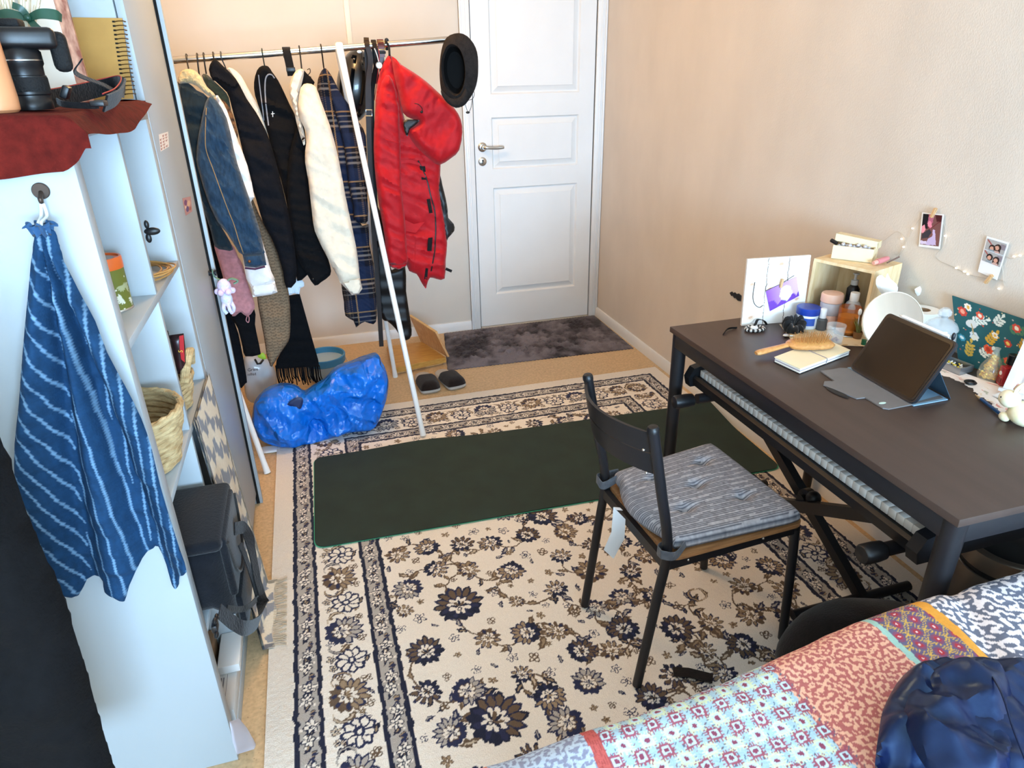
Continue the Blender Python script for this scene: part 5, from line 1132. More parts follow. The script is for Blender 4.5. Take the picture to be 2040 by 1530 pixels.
# --- cream jacket
cj = thing('cream_jacket', Py(650, 380, 2.97), 'cream hooded jacket in the middle of the rail', 'jacket', 'clothes on the rail'); m_crm = fabric('cream_canvas', '#dccdb8', bump=.2, var=.07)
b = MB(); cloth_px(b, [(577, 170), (582, 152), (593, 139), (606, 140), (601, 168), (594, 205), (600, 240), (608, 275), (605, 290), (592, 250), (584, 213), (577, 189)], 3.0, .025, .025, .02, grid=.009, folds=F2, seed=20); obj('hood', b, m_crm, cj)
b = MB(); cloth_px(b, [(596, 145), (602, 137), (610, 145), (627, 164), (618, 174), (604, 180), (594, 200), (591, 175)], 3.02, .01, .01, .012, grid=.008, folds=(), seed=21); obj('lining', b, m_blk, cj, label='dark lining in the collar')
b = MB(); cloth_px(b, [(594, 212), (599, 175), (612, 166), (629, 173), (639, 200), (650, 230), (661, 262), (675, 319), (689, 394), (699, 441), (711, 500), (716, 545), (714, 556), (682, 565), (673, 552), (649, 507), (627, 460), (621, 418), (614, 359), (608, 324), (608, 300), (611, 267), (599, 240)], 2.975, .045, .03, .05, folds=[(.012, 14, 4, 70), (-.012, 20, 6, 55), (-.004, 50, 14, 40)], seed=22); obj('sleeve', b, m_crm, cj)
b = MB(); cloth_px(b, [(676, 561), (716, 549), (722, 575), (715, 585), (701, 588), (690, 576)], 2.972, .04, .025, .02, folds=(), seed=1, smooth=1); obj('cuff', b, m_crm, cj)
# --- plaid flannel shirt
ps = thing('plaid_overshirt', Py(700, 400, 3.1), 'navy plaid overshirt with tan lines beside the white rack leg', 'shirt', 'clothes on the rail')
def plaid(x, y, z):
    c = hn('#0b0d18'); fx, fz = (x/.135) % 1, (z/.135) % 1
    if fx < .42: c = c*.55+hn('#1a2744')*.45
    if fz < .42: c = c*.55+hn('#1a2744')*.45
    if .52 < fz < .9 and (fz*26) % 1 < .34: c = c*.45+hn('#8c8078')*.55
    if .52 < fx < .9 and (fx*26) % 1 < .30: c = c*.6+hn('#7a624c')*.4
    if fx < .03 or fz < .03: c = hn('#8a6a48')
    return c
b = MB(); cloth_px(b, [(632, 168), (636, 150), (645, 136), (654, 141), (668, 165), (680, 200), (690, 300), (704, 410), (722, 450), (734, 446), (736, 488), (744, 524), (748, 571), (751, 629), (744, 646), (727, 641), (715, 648), (709, 652), (704, 639), (688, 629), (685, 601), (680, 566), (680, 500), (672, 400), (658, 300), (645, 240), (633, 200)], 3.13, .03, .03, .04, grid=.0042, folds=F1, seed=23, colfn=plaid); obj('body', b, PAINT, ps)
b = MB(); cloth_px(b, [(656, 160), (668, 166), (679, 186), (700, 216), (716, 245), (729, 271), (731, 335), (732, 394), (733, 440), (720, 445), (705, 437), (704, 410), (695, 370), (687, 300), (672, 240), (658, 190)], 3.085, .035, .02, .035, grid=.0042, folds=[(.010, 30, 10, 60)], seed=24, colfn=plaid); obj('sleeve', b, PAINT, ps)
# --- trouser clip hanger
th_ = thing('clip_hanger', Py(571, 103, 3.03), 'small black clip strap hooked over the rail between the jackets', 'clip')
c = Py(571, 103, 3.03); b = MB(); b.ribbon(smooth_open([c+Vector((0, .0145, -.02)), c+Vector((0, .0155, .0)), c+Vector((0, 0, .0155)), c+Vector((0, -.0155, 0)), c+Vector((0.004, -.0155, -.045)), c+Vector((0.006, -.0155, -.085))], 6), .030, .0025, (1, 0, 0)); obj('strap', b, m_web, th_); obj('clip', MB().box(c+Vector((.006, -.019, -.062)), (.034, .008, .016), .002), m_blackp, th_)
# --- cycling helmet behind the rack leg
hm_ = thing('cycling_helmet', Py(708, 175, 3.14), 'black vented cycling helmet hanging behind the white rack leg', 'helmet')
m_helm = mat('helmet_black', '#121113', rough=.3, coat=.3); p_, n_ = Vector((0, 3.22, 1.5)), Vector((0, -1, 0))
hc = Pn(708, 172, p_, n_); b = bmesh.new(); bmesh.ops.create_uvsphere(b, u_segments=30, v_segments=20, radius=1)
for v in b.verts: v.co = Vector((v.co.x*.078, v.co.y*.10, v.co.z*.145))
kill = []
for f in b.faces:
    c_ = f.calc_center_median(); a = math.atan2(c_.z, c_.x)
    if abs(((c_.x/.078)*2.0) % 1-.5) < .16 and abs(c_.z) < .115 and abs(((c_.z+.3)/.075) % 1-.5) < .36: kill.append(f)
bmesh.ops.delete(b, geom=kill, context='FACES')
bmesh.ops.solidify(b, geom=b.faces[:], thickness=.012)
M = MB(); M.bm(b, Matrix.Translation(hc) @ Matrix.Rotation(R(12), 4, 'Y')); obj('shell', M, m_helm, hm_)
b = MB(); b.ribbon(smooth_open([hc+Vector((.03, -.09, -.10)), hc+Vector((.045, -.11, -.02)), hc+Vector((.035, -.10, .09)), hc+Vector((.03, -.10, .14))], 5), .012, .002, (0, .3, 1)); obj('strap', b, m_web, hm_)
b = MB(); b.ball(hc+Vector((.022, -.105, .13)), (.010, .004, .006), 10, 8); obj('rear_badge', b, m_thr, hm_)
# --- belts and a medal
def belt(name, pts, w, m, label, side=(1, 0, 0), buckle=None):
    t = thing(name, pts[0], label, 'belt', 'belts looped over the rail'); obj('strap', MB().ribbon(smooth_open(pts, 6), w, .004, side), m, t); return t
m_lea = mat('brown_leather', '#21140f', rough=.5, var=.2, scale=25, spec=.25); m_bl = mat('black_leather', '#0c0908', rough=.5, spec=.25); m_oxb = mat('oxblood_leather', '#4a1715', rough=.4)
def over(u, ext, dx=0): # loops over the rail at pixel column u
    c = Py(u, 121-(u-330)*.0746, 3.03); return c, [c+Vector((0, .016, -.14)), c+Vector((0, .0165, 0)), c+Vector((0, 0, .0165)), c+Vector((0, -.0165, 0))]
c, P = over(731, 0); P[0] = c+Vector((-.016, .02, -.30))
t = belt('leather_belt', P+[c+Vector((.006, -.018, -.06)), Py(733, 200, 3.0), Py(742, 420, 3.0), Py(752, 560, 2.99), Py(760, 690, 2.98)], .020, m_lea, 'long brown leather belt hanging from the rail almost to the blue bag')
obj('buckle', MB().tube([Py(*q, 2.998) for q in ((729, 219), (741, 219), (741, 231), (729, 231))], .0022, 6, closed=True), m_steel, t)
c, P = over(745, 0); t = belt('black_belt', [c+Vector((.004, .03, -.14))]+P[1:]+[c+Vector((.004, -.019, -.05)), Py(741, 200, 3.07), Py(746, 360, 3.06), Py(752, 480, 3.04)], .018, m_bl, 'black belt with red edges hanging beside the brown belt'); obj('red_edge', MB().tube([q+Vector((.0095, -.002, 0)) for q in smooth_open(P[3:]+[c+Vector((.004, -.019, -.05)), Py(741, 200, 3.07)], 5)], .0016, 6), m_redge, t)
c, P = over(758, 0); t = belt('oxblood_belt', P+[c+Vector((0, -.019, -.045))], .024, m_oxb, 'short oxblood belt end with a brass buckle over the rail'); obj('buckle', MB().tube([c+Vector((dx, -.0215, dz)) for dx, dz in ((-.015, .012), (.015, .012), (.015, -.018), (-.015, -.018))], .0022, 6, closed=True), mat('brass', '#b08a4c', rough=.3, metal=1), t); obj('keeper', MB().box(c+Vector((.002, -.020, -.028)), (.028, .006, .010), .002), m_bl, t)
md = thing('round_medal', Py(755, 129, 2.99), 'small silver medal on a white cord at the rail above the red parka', 'pendant')
mc = Py(755, 130, 2.985); obj('disc', MB().lathe([(0, 0), (.0125, 0), (.0135, .002), (.0125, .004), (.010, .003), (0, .003)], mc, 28, axis=(0, -1, 0)), m_steel, md); obj('cord', MB().tube(smooth_open([mc+Vector((0, 0, .013)), mc+Vector((-.004, -.002, .035)), mc+Vector((-.012, -.004, .06))], 4), .0016, 6), m_thr, md)
# --- red parka
m_redp = fabric('red_nylon', '#a80d17', rough=.6, bump=.12, var=.10, sheen=.1); m_lin = mat('black_quilted_lining', '#0d0d10', rough=.45, bump=.3, bscale=50)
rp_ = thing('red_parka', Py(830, 320, 2.98), 'bright red parka with a black lining near the right end of the rail', 'parka', 'clothes on the rail')
b = MB(); cloth_px(b, [(772, 112), (780, 112), (792, 150), (803, 225), (812, 250), (832, 268), (866, 296), (878, 322), (876, 380), (886, 440), (891, 484), (888, 520), (886, 555), (870, 556), (857, 553), (851, 566), (848, 575), (838, 560), (830, 546), (815, 540), (806, 520), (786, 510), (770, 480), (757, 420), (750, 370), (745, 300), (748, 200), (756, 145)], 3.015, .05, .04, .06, k=.08, folds=[(.016, 14, 3, 80), (-.016, 18, 4, 70), (-.006, 44, 14, 50)], seed=25); obj('body', b, m_redp, rp_); S = surf(b)
zp = line_on(S, [(833, 320), (849, 354), (858, 390), (866, 420), (868, 453), (867, 480), (866, 500), (859, 540)], .0030, .0008); obj('zip', zp, m_blackp, rp_)
for q in (((836, 331), (847, 331), (850, 358), (840, 358)), ((850, 397), (857, 396), (862, 424), (855, 425)), ((853, 474), (862, 473), (860, 500), (851, 500)), ((848, 534), (853, 535), (851, 557), (845, 556))):
    M = MB(); patch(M, S, q, .001); obj('hook_and_loop_patch', M, m_web, rp_)
fl = MB(); patch(fl, S, [(803, 436), (824, 446), (846, 442), (838, 452), (828, 464), (806, 460)], .002, .005); obj('pocket_flap', fl, m_redp, rp_)
fl = MB(); patch(fl, S, [(797, 318), (820, 318), (836, 325), (838, 330), (815, 324), (797, 326)], .003, .005); obj('pocket_flap', fl, m_redp, rp_)
obj('seam', line_on(S, [(828, 466), (827, 500), (825, 540)], .0015, .0003), m_redp, rp_)
b = MB(); cloth_px(b, [(768, 150), (782, 160), (795, 215), (798, 300), (801, 380), (806, 430), (811, 500), (811, 524), (774, 524), (766, 470), (753, 390), (746, 330), (745, 260), (754, 185)], 2.98, .05, .02, .045, k=.08, folds=[(.012, 18, 4, 75), (-.012, 26, 6, 62), (-.005, 44, 16, 40)], seed=26); so_ = obj('sleeve', b, m_redp, rp_); S2 = surf(b)
obj('sleeve_seam', line_on(S2, [(762, 275), (775, 280), (795, 285)], .0016, .0003), m_redp, so_)
b = MB(); cloth_px(b, [(773, 525), (811, 523), (809, 530), (795, 537), (785, 535), (775, 530)], 2.98, .035, .02, .02, k=.08, folds=(), smooth=1, grid=.008); obj('cuff', b, m_redp, so_)
b = MB(); cloth_px(b, [(781, 112), (800, 129), (824, 144), (849, 162), (873, 184), (904, 214), (918, 238), (921, 264), (915, 299), (899, 315), (875, 329), (858, 318), (840, 303), (824, 285), (814, 270), (808, 258), (822, 250), (834, 242), (818, 236), (803, 225), (795, 190), (785, 150)], 2.98, .07, .02, .06, k=.1, grid=.009, folds=[(.014, 12, 5, -40), (-.016, 16, 6, -48), (-.006, 44, 18, -30)], seed=27); ho_ = obj('hood', b, m_redp, rp_); S3 = surf(b)
b = MB(); p_ = S3(836, 214, .002); b.tube(smooth_open([S3(826, 206, .001), S3(834, 208, .003), S3(841, 216, .003), S3(841, 222, .002)], 5), .0014, 6); b.ball(S3(840, 223, .003), (.006, .005, .005), 10, 8); obj('toggle_cord', b, m_blackp, ho_)
b = MB(); cloth_px(b, [(804, 241), (820, 238), (836, 240), (824, 252), (816, 258), (812, 272), (806, 262)], 2.968, .008, .01, .012, grid=.006, folds=(), smooth=2); obj('hood_opening', b, m_lin, ho_, label='black inside of the hood')
b = MB(); cloth_px(b, [(854, 318), (866, 328), (876, 345), (882, 371), (888, 395), (892, 418), (893, 434), (904, 446), (905, 460), (893, 474), (887, 487), (881, 470), (878, 441), (868, 394), (858, 350)], 3.025, .035, .02, .03, k=.08, grid=.009, folds=[(.010, 30, 20, 30)], seed=28); obj('lining', b, m_lin, rp_, label='black padded lining')
pt = Py(894, 538, 2.86); b = MB(); b.box(pt, (.030, .003, .012), .001, Matrix.Rotation(R(28), 3, 'Y')); obj('zip_pull_tag', b, m_web, rp_)
c = Py(771, 88, 3.03); lp = thing('looped_cord', c, 'thick black cord looping the parka onto the rail', 'cord'); b = MB(); b.tube([c+Vector((.006*math.sin(a*2), .018*math.cos(a), .018*math.sin(a)-.0)) for a in np.linspace(0, 2*math.pi, 20)[:-1]], .0045, 8, closed=True); b.tube(smooth_open([c+Vector((0, -.018, 0)), c+Vector((.004, -.022, -.015)), Py(776, 110, 2.985)], 4), .0045, 8); obj('cord', b, m_web, lp)
# --- dark leather coat below
b = MB(); cloth_px(b, [(742, 410), (760, 425), (773, 500), (780, 538), (807, 528), (809, 580), (818, 640), (820, 668), (810, 678), (799, 673), (788, 655), (772, 640), (762, 636), (753, 600), (746, 500)], 3.15, .025, .02, .03, k=.06, folds=[(.014, 18, 1.2, 85)], seed=29); tag(obj('leather_coat', b, mat('dark_brown_leather', '#140d0b', rough=.45, var=.25, scale=12, spec=.3)), 'dark brown leather coat hanging behind the red parka', 'coat', 'clothes on the rail')
# --- flat cap on the rail end
fc = thing('flat_cap', Py(912, 140, 3.02), 'dark grey flat cap hooked on the right end of the rail', 'cap'); m_cap = fabric('charcoal_tweed', '#241f1d', var=.3, bump=.6, sheen=0)
pn = (Vector((0, 3.03, 1.5)), Vector((-.35, -1, 0)))
OUT = [(886, 78), (896, 69), (913, 65), (929, 71), (944, 89), (951, 113), (951, 153), (944, 181), (929, 205), (920, 213), (908, 214), (892, 205), (880, 188), (875, 153), (876, 118), (880, 94)]
IN = [(893, 92), (905, 90), (917, 100), (925, 122), (927, 150), (922, 175), (912, 189), (900, 186), (889, 172), (882, 150), (881, 122), (886, 104)]
def ring(px, off, sc=1., c=(905, 140)): return [Pn(c[0]+(u-c[0])*sc, c[1]+(v-c[1])*sc, *pn)+pn[1].normalized()*off for u, v in (lambda q: [(p.x, p.y) for p in smooth_closed([(a, b_, 0) for a, b_ in q], 3)])(px)]
def resamp(P, n):
    L = [0]; 
    for a, b_ in zip(P, P[1:]+P[:1]): L.append(L[-1]+(b_-a).length)
    out = []
    for i in range(n):
        s_ = L[-1]*i/n; k = max(j for j in range(len(P)) if L[j] <= s_); t = (s_-L[k])/max(1e-9, L[k+1]-L[k]); out.append(P[k].lerp(P[(k+1) % len(P)], t))
    return out
def start(P): k = min(range(len(P)), key=lambda i: -P[i].z); return P[k:]+P[:k]
NR = 40; rings = [resamp(start(ring(IN, -.055, .75)), NR), resamp(start(ring(IN, -.03, .95)), NR), resamp(start(ring(IN, .006, .99)), NR), resamp(start(ring(IN, .012, 1.03)), NR), resamp(start(ring(IN, .008, 1.12)), NR), resamp(start(ring(OUT, -.004, .99, (913, 140))), NR), resamp(start(ring(OUT, -.022, 1.0, (913, 140))), NR), resamp(start(ring(OUT, -.05, .94, (913, 140))), NR), resamp(start(ring(OUT, -.075, .72, (913, 140))), NR), resamp(start(ring(OUT, -.082, .3, (913, 140))), NR)]
b = MB(); vs = [p for r_ in rings for p in r_]; fs = [(i*NR+k, i*NR+(k+1) % NR, (i+1)*NR+(k+1) % NR, (i+1)*NR+k) for i in range(len(rings)-1) for k in range(NR)]; fs += [tuple(range(NR)), tuple(reversed(range((len(rings)-1)*NR, len(rings)*NR)))]
b.add(vs, fs); obj('crown', b, m_cap, fc, ang=70)
b = MB(); cp = [rings[0][k] for k in range(NR)]; cc = sum(cp, Vector())/NR; b.add([p+pn[1].normalized()*.003 for p in rings[1]]+[p+pn[1].normalized()*.003 for p in rings[0]]+[cc+pn[1].normalized()*.002], [(k, (k+1) % NR, NR+(k+1) % NR, NR+k) for k in range(NR)]+[(NR+k, NR+(k+1) % NR, 2*NR) for k in range(NR)]); obj('lining', b, mat('cap_lining', '#060505', rough=.8, spec=.2), fc)
b = MB(); cloth = [Pn(u, v, pn[0]+pn[1].normalized()*.012, pn[1]) for u, v in ((879, 178), (890, 190), (903, 197), (918, 192), (927, 176), (933, 190), (922, 210), (908, 215), (892, 206), (880, 190))]; puff(b, cloth, pn[1], .006, .006, .012, .006, (), 1, 2); obj('brim', b, m_cap, fc)
b = MB(); b.tube(smooth_open([Py(932, 200, 3.0), Py(941, 197, 3.0), Py(945, 188, 3.0), Py(943, 178, 3.0)], 5), .0012, 6); b.tube(smooth_open([Py(926, 206, 3.0), Py(930, 218, 3.0), Py(933, 224, 3.0), Py(938, 215, 3.0), Py(941, 198, 3.0)], 5), .0012, 6); b.ball(Py(932, 224, 3.0), (.009, .006, .005), 10, 8); obj('cord', b, m_blackp, fc)
# --- hangers
hanger(373, 109, 376, 138, 2.96, 'black hanger hook of the denim jacket, nearest the wardrobe')
hanger(394, 109, 397, 150, 3.02, 'black hanger hook above the sheepskin collar, second from the wardrobe')
hanger(407, 109, 411, 147, 3.02, 'black hanger hook of the olive jumper, third from the wardrobe')
hanger(426, 105, 430, 118, 2.985, 'short black hanger hook of the black wool jacket')
hanger(441, 108, 450, 136, 3.07, 'grey-black hanger hook of the cream shirt', mat('hanger_grey', '#3a3f42', rough=.35), .0024)
hanger(523, 104, 527, 131, 3.06, 'dark green wire hanger hook of the track jacket', mat('hanger_green', '#24332f', rough=.35), .0024)
hanger(597, 97, 601, 137, 3.0, 'black hanger hook of the cream hooded jacket')
hanger(640, 95, 645, 135, 3.12, 'black hanger hook of the navy plaid overshirt')
b = MB(); b.tube(smooth_open([Py(612, 139, 3.02), Py(617, 137, 3.02), Py(618, 144, 3.02), Py(614, 150, 3.02), Py(620, 154, 3.02)], 5), .0018, 6); tag(obj('hook_ring', b, m_hang), 'thin dark wire loop beside the cream jacket collar', 'hook')
# ================================================================== on the floor below the rack
m_ikeb = mat('blue_woven_plastic', '#0670d8', rough=.30, var=.12, scale=14, bump=.45, bscale=26, spec=.6)
bb = thing('blue_tote_bag', Pz(640, 870, 0), 'large bright blue plastic carrier bag slumped under the rack', 'bag')
p_, n_ = Vector((0, 2.80, 0)), Vector((0, -1, .12))
BAG = [(503, 825), (506, 803), (517, 790), (530, 780), (556, 772), (582, 773), (598, 780), (606, 786), (619, 777), (645, 761), (666, 740), (686, 730), (710, 721), (735, 713), (755, 709), (760, 722), (766, 730), (774, 759), (770, 795), (757, 832), (744, 853), (720, 858), (694, 861), (660, 872), (629, 881), (587, 889), (545, 886), (517, 874), (509, 858), (502, 838)]
b = MB(); puff(b, [Pn(u, v, p_, n_) for u, v in BAG], n_, .045, .15, .04, .0062, [(.030, 6, 4, 35), (-.055, 6, 4, -40), (-.040, 10, 5, 55), (-.016, 22, 10, 20), (-.006, 50, 24, -30)], 31, zmin=.0125)
b.v = [(x, y, z) for x, y, z in b.v]; nt = m_ikeb.node_tree; pb_n = nt.nodes['Principled BSDF']; vo = nt.nodes.new('ShaderNodeTexVoronoi'); vo.feature = 'DISTANCE_TO_EDGE'; vo.inputs['Scale'].default_value = 11; tcb = nt.nodes.new('ShaderNodeTexCoord'); nzb = nt.nodes.new('ShaderNodeTexNoise'); nzb.inputs['Scale'].default_value = 9; vm = nt.nodes.new('ShaderNodeVectorMath'); vm.operation = 'MULTIPLY_ADD'; vm.inputs[1].default_value = (.12, .12, .12)
nt.links.new(tcb.outputs['Object'], nzb.inputs['Vector']); nt.links.new(nzb.outputs['Color'], vm.inputs[0]); nt.links.new(tcb.outputs['Object'], vm.inputs[2]); nt.links.new(vm.outputs[0], vo.inputs['Vector'])
bpb = nt.nodes.new('ShaderNodeBump'); bpb.inputs['Strength'].default_value = .9; bpb.inputs['Distance'].default_value = .03; bpb.invert = True; nt.links.new(vo.outputs['Distance'], bpb.inputs['Height']); nt.links.new(pb_n.inputs['Normal'].links[0].from_socket, bpb.inputs['Normal']); nt.links.new(bpb.outputs['Normal'], pb_n.inputs['Normal'])
obj('body', b, m_ikeb, bb); S = surf(b)
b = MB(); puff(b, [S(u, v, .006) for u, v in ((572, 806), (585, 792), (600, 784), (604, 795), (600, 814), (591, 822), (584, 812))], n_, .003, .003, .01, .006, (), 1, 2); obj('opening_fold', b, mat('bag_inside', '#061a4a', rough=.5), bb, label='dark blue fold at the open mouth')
b = MB(); b.ribbon([S(735, 716, .003), S(742, 745, .003), S(745, 760, .003)], .028, .002, (1, 0, 0)); obj('handle', b, m_ikeb, bb)
# bucket
m_bkt = mat('pale_blue_plastic', '#a9c6dc', rough=.4); m_bktd = mat('blue_bucket_rim', '#3f8fc4', rough=.35)
bc = Vector((-.10, 3.52, 0)); p_ = Py(645, 708, 3.5); bc.x = p_.x; zt = p_.z
bk = thing('bucket', bc, 'pale blue plastic bucket with a blue rim behind the blue bag', 'bucket')
obj('body', MB().lathe([(0, 0), (.085, 0), (.088, .004), (.105, zt-.03), (.105, zt-.03)], bc, 36), m_bkt, bk); obj('rim', MB().lathe([(.103, zt-.045), (.110, zt-.04), (.113, zt-.004), (.110, zt), (.104, zt-.003), (.100, zt-.03), (.088, .03), (0, .03)], bc, 40, cap=False), m_bktd, bk)
b = MB(); a0 = bc+Vector((.112, -.01, zt-.03)); b.tube(smooth_open([a0, a0+Vector((.01, -.03, -.03)), a0+Vector((-.02, -.09, -.05)), a0+Vector((-.08, -.12, -.055))], 6), .0022, 6); obj('bail', b, m_steel, bk); b = MB(); b.tube([a0+Vector((.009, -.028, -.028)), a0+Vector((-.008, -.07, -.044)), a0+Vector((-.03, -.098, -.052))], .010, 10); obj('grip', b, m_blackp, bk)
# translucent bag with printed words
m_poly = mat('clear_polythene', '#c9ced4', rough=.2, alpha=.72, bump=.5, bscale=20, spec=.7)
pg_ = thing('plastic_sack', Pz(515, 790, 0), 'translucent plastic sack with black print behind the blue bag', 'bag'); p_, n_ = Vector((0, 3.17, 0)), Vector((0, -1, 0))
b = MB(); puff(b, [Pn(u, v, p_, n_) for u, v in ((486, 712), (500, 706), (514, 708), (530, 714), (546, 732), (552, 759), (548, 785), (532, 800), (505, 802), (490, 790), (485, 750))], n_, .06, .07, .07, .011, [(.016, 16, 8, 40), (.008, 40, 20, -30)], 33, zmin=.002); obj('film', b, m_poly, pg_); S = surf(b)
for txt, u, v, sz in (('Graie', 504, 739, .021), ('nilled', 502, 748, .018)):
    o_ = S(u, v, .014); obj('printed_text', text_mb(txt, sz, o_, (1, 0, -.02), (.06, .05, 1), 0), mat('black_print', '#26282e', rough=.6), pg_, smooth=False)
b = MB(); puff(b, [Pn(u, v, Vector((0, 3.11, 0)), n_) for u, v in ((513, 709), (524, 702), (530, 712), (528, 716), (518, 714))], n_, .006, .006, .01, .006, (), 1, 2); obj('green_label', b, mat('lime_label', '#a9cc3a', rough=.5), pg_); b = MB(); b.tube([S(508, 716, .006), S(513, 725, .008), S(519, 724, .008), S(524, 717, .006)], .005, 8); obj('dark_clip', b, m_blackp, pg_)
# wooden box and loose boards
m_oak = wood('oak_board', '#cf9f52', '#b5803a', scale=9, stretch=(2, 14, 14), rough=.4); m_pine = wood('pine_strip', '#d9b07e', '#b98556', scale=8, stretch=(3, 16, 3), rough=.5)
wbx = thing('wooden_step', Pz(830, 715, 0), 'low oak-topped wooden step box standing by the grey mat', 'step')
b = MB(); zt = .045; A = [Pz(u, v, zt) for u, v in ((770, 690), (841, 681), (888, 712), (786, 733))]; b.prism([A[3], A[2], A[1], A[0]], (0, 0, -.030)); obj('top_board', b, m_oak, wbx)
c4 = [p-Vector((0, 0, .0305)) for p in A]; cen = sum(c4, Vector())/4; c4 = [cen+(p-cen)*.9 for p in c4]; b = MB(); b.prism([c4[3], c4[2], c4[1], c4[0]], (0, 0, -.0135)); obj('base', b, m_pine, wbx)
E1, E0 = Pz(892, 712, zt), Pz(838, 680, zt); T1 = Py(868, 664, E1.y+.01); T0 = Py(816, 630, E0.y+.03); b = MB(); wv = Vector((.012, .010, 0))
b.prism([E0+Vector((0, 0, .001)), E1+Vector((0, 0, .001)), T1, T0], wv); obj('side_board', b, m_pine, wbx)
b = MB(); b.prism([T0, T1, T1+Vector((-.002, 0, .006)), T0+Vector((-.002, 0, .006))], wv*1.1); obj('edge_strip', b, wood('pale_edge', '#e8c58a', '#cfa25e', scale=9), wbx)
# slippers
def slipper():
    t = thing('slipper', (.448, 3.22, 0), 'dark brown corduroy slipper nearer the white rack leg', 'slipper', 'pair of slippers by the grey mat')
    out = [(-.040, -.115), (.02, -.118), (.050, -.10), (.056, -.03), (.052, .08), (.03, .135), (-.02, .135), (-.045, .08), (-.052, -.03), (-.055, -.09)]
    b = MB(); puff(b, [Vector((.448+x, 3.22+y, .012)) for x, y in out], (0, 0, 1), .010, .0105, .012, .01, (), 1, 3); obj('sole', b, mat('grey_felt_sole', '#b9b2aa', rough=.95), t)
    up = [(-.038, -.112), (.02, -.115), (.050, -.097), (.056, -.03), (.053, .03), (.0, .045), (-.051, .03), (-.055, -.09)]
    b = MB(); puff(b, [Vector((.448+x, 3.22+y, .022)) for x, y in up], (0, 0, 1), .038, .002, .045, .007, (), 1, 3); obj('upper', b, fabric('brown_corduroy', '#241813', var=.3, scale=60, stretch=(8, 1, 1), bump=.7), t); return t
s1_ = slipper(); s1_.location = (.460, 3.235, 0); s1_.rotation_euler.z = R(4)
s2_ = dup(s1_, (.124, .005, 0), R(9), 'dark brown corduroy slipper on the right of its pair')
# ================================================================== things on the desk
D = TZ + .0004
def on(u, v, z=D): return Pz(u, v, z)
def lat(name, prof, c, m, t, n=32, **k): return obj(name, MB().lathe(prof, c, n), m, t, **k)
m_pinew = wood('crate_pine', '#ead3ac', '#dcbd8c', scale=9, stretch=(6, 6, 1.2), rough=.55)
# paper runner under the toiletries
pr_ = Canvas(0, 0, 1, 1, .02, '#d8bd96', .01, 2, 71)
for i in range(26): pr_.ell(rng.random(), rng.random(), .05, .03, rng.random()*3, ['#c6a47a', '#e3d3b8', '#b8905f'][i % 3])
Aq = [(1.395, 1.735, D), (1.60, 1.57, D), (1.545, 1.475, D), (1.33, 1.575, D)]
tag(sheet('paper_runner', pr_, quad_map([Vector(p) for p in Aq], (0, 0, .0008)), PAINT_FLAT), 'tan patterned paper mat lying under the toiletries on the desk', 'paper')
# white square board with a photo on a string
BL, BR = Vector((1.274, 1.762, D)), Vector((1.486, 1.738, D)); up = Vector((.004, .018, .212)); nb_ = Vector((.11, .99, 0)).normalized()
pbd = thing('photo_board', (BL+BR)/2, 'square white board with knotty plank print and a purple photo clipped to it', 'photo board')
cvb = Canvas(0, 0, 1, 1, .006, '#f6efe8', .004, 3, 72)
for x, y, r in ((.13, .12, .07), (.55, .9, .06), (.4, .55, .05), (.85, .35, .05), (.1, .62, .05)): cvb.ell(x, y, r, r*.6, .2, '#e9cdb6'); cvb.ell(x, y, r*.55, r*.3, .2, '#d8ac8e')
for x in (.333, .665): cvb.line([(x, 0), (x, 1)], .011, '#6f5d50')
for P in ([(.1, 1), (.2, .86), (.33, .80)], [(0, .74), (.15, .73), (.33, .82)]): cvb.line(P, .007, '#d9d3cc')
bm_ = lambda X, Y: np.array(BL)+np.outer(X, np.array(BR-BL))+np.outer(Y, np.array(up))
o_ = MB(); o_.prism([BL, BR, BR+up, BL+up], nb_*.008); obj('board', o_, m_white, pbd)
sheet('printed_face', cvb, lambda X, Y: bm_(X, Y)-np.array(nb_)*.0006, PAINT_FLAT, pbd)
cvp = Canvas(0, 0, 1, 1, .03, '#b98be0', .01, 2, 73)
cvp.a = hn('#8f55c4')*(1-cvp.X[..., None])+hn('#d9b4ee')*cvp.X[..., None]; cvp.ell(.6, .45, .2, .4, 0, '#e6d6f8'); cvp.poly([(0, 0), (0, .45), (.18, .4), (.3, .12), (.45, .25), (.6, .05), (.8, .3), (.9, .1), (1, .3), (1, 0)], '#6f3fa8')
fm = lambda s_, t: BL+(BR-BL)*s_+up*t-nb_*.004
ph = sheet('clipped_photo', cvp, quad_map([fm(.33, .51), fm(.80, .70), fm(.88, .40), fm(.43, .20)]), PAINT_FLAT, pbd)
b = MB(); b.tube(smooth_open([fm(.14, .66), fm(.13, .45), fm(.17, .33), fm(.25, .27), fm(.31, .30)], 5), .0011, 6); b.tube([fm(.33, .52), fm(.55, .60), fm(.76, .72)], .0008, 6); obj('cord', b, mat('dark_cord', '#4a4340', rough=.9), pbd)
m_peg = mat('peg_wood', '#d2a878', rough=.6)
def peg(name, c, ax, nn, parent=None, **k):
    c, ax, nn = Vector(c), Vector(ax).normalized(), Vector(nn).normalized(); sd = ax.cross(nn); b = MB()
    for s_ in (-1, 1): b.hexa([c+ax*a+sd*w+nn*(h+s_*.0026) for h in (-.0016, .0016) for a, w in ((-.014, -.0035), (.014, -.0035), (.014, .0035), (-.014, .0035))])
    b.tube([c+sd*a for a in (-.0045, .0045)], .0028, 8); return obj(name, b, m_peg, parent, **k)
peg('clothes_peg', fm(.555, .62)-nb_*.004, (.15, 0, 1), nb_, pbd)
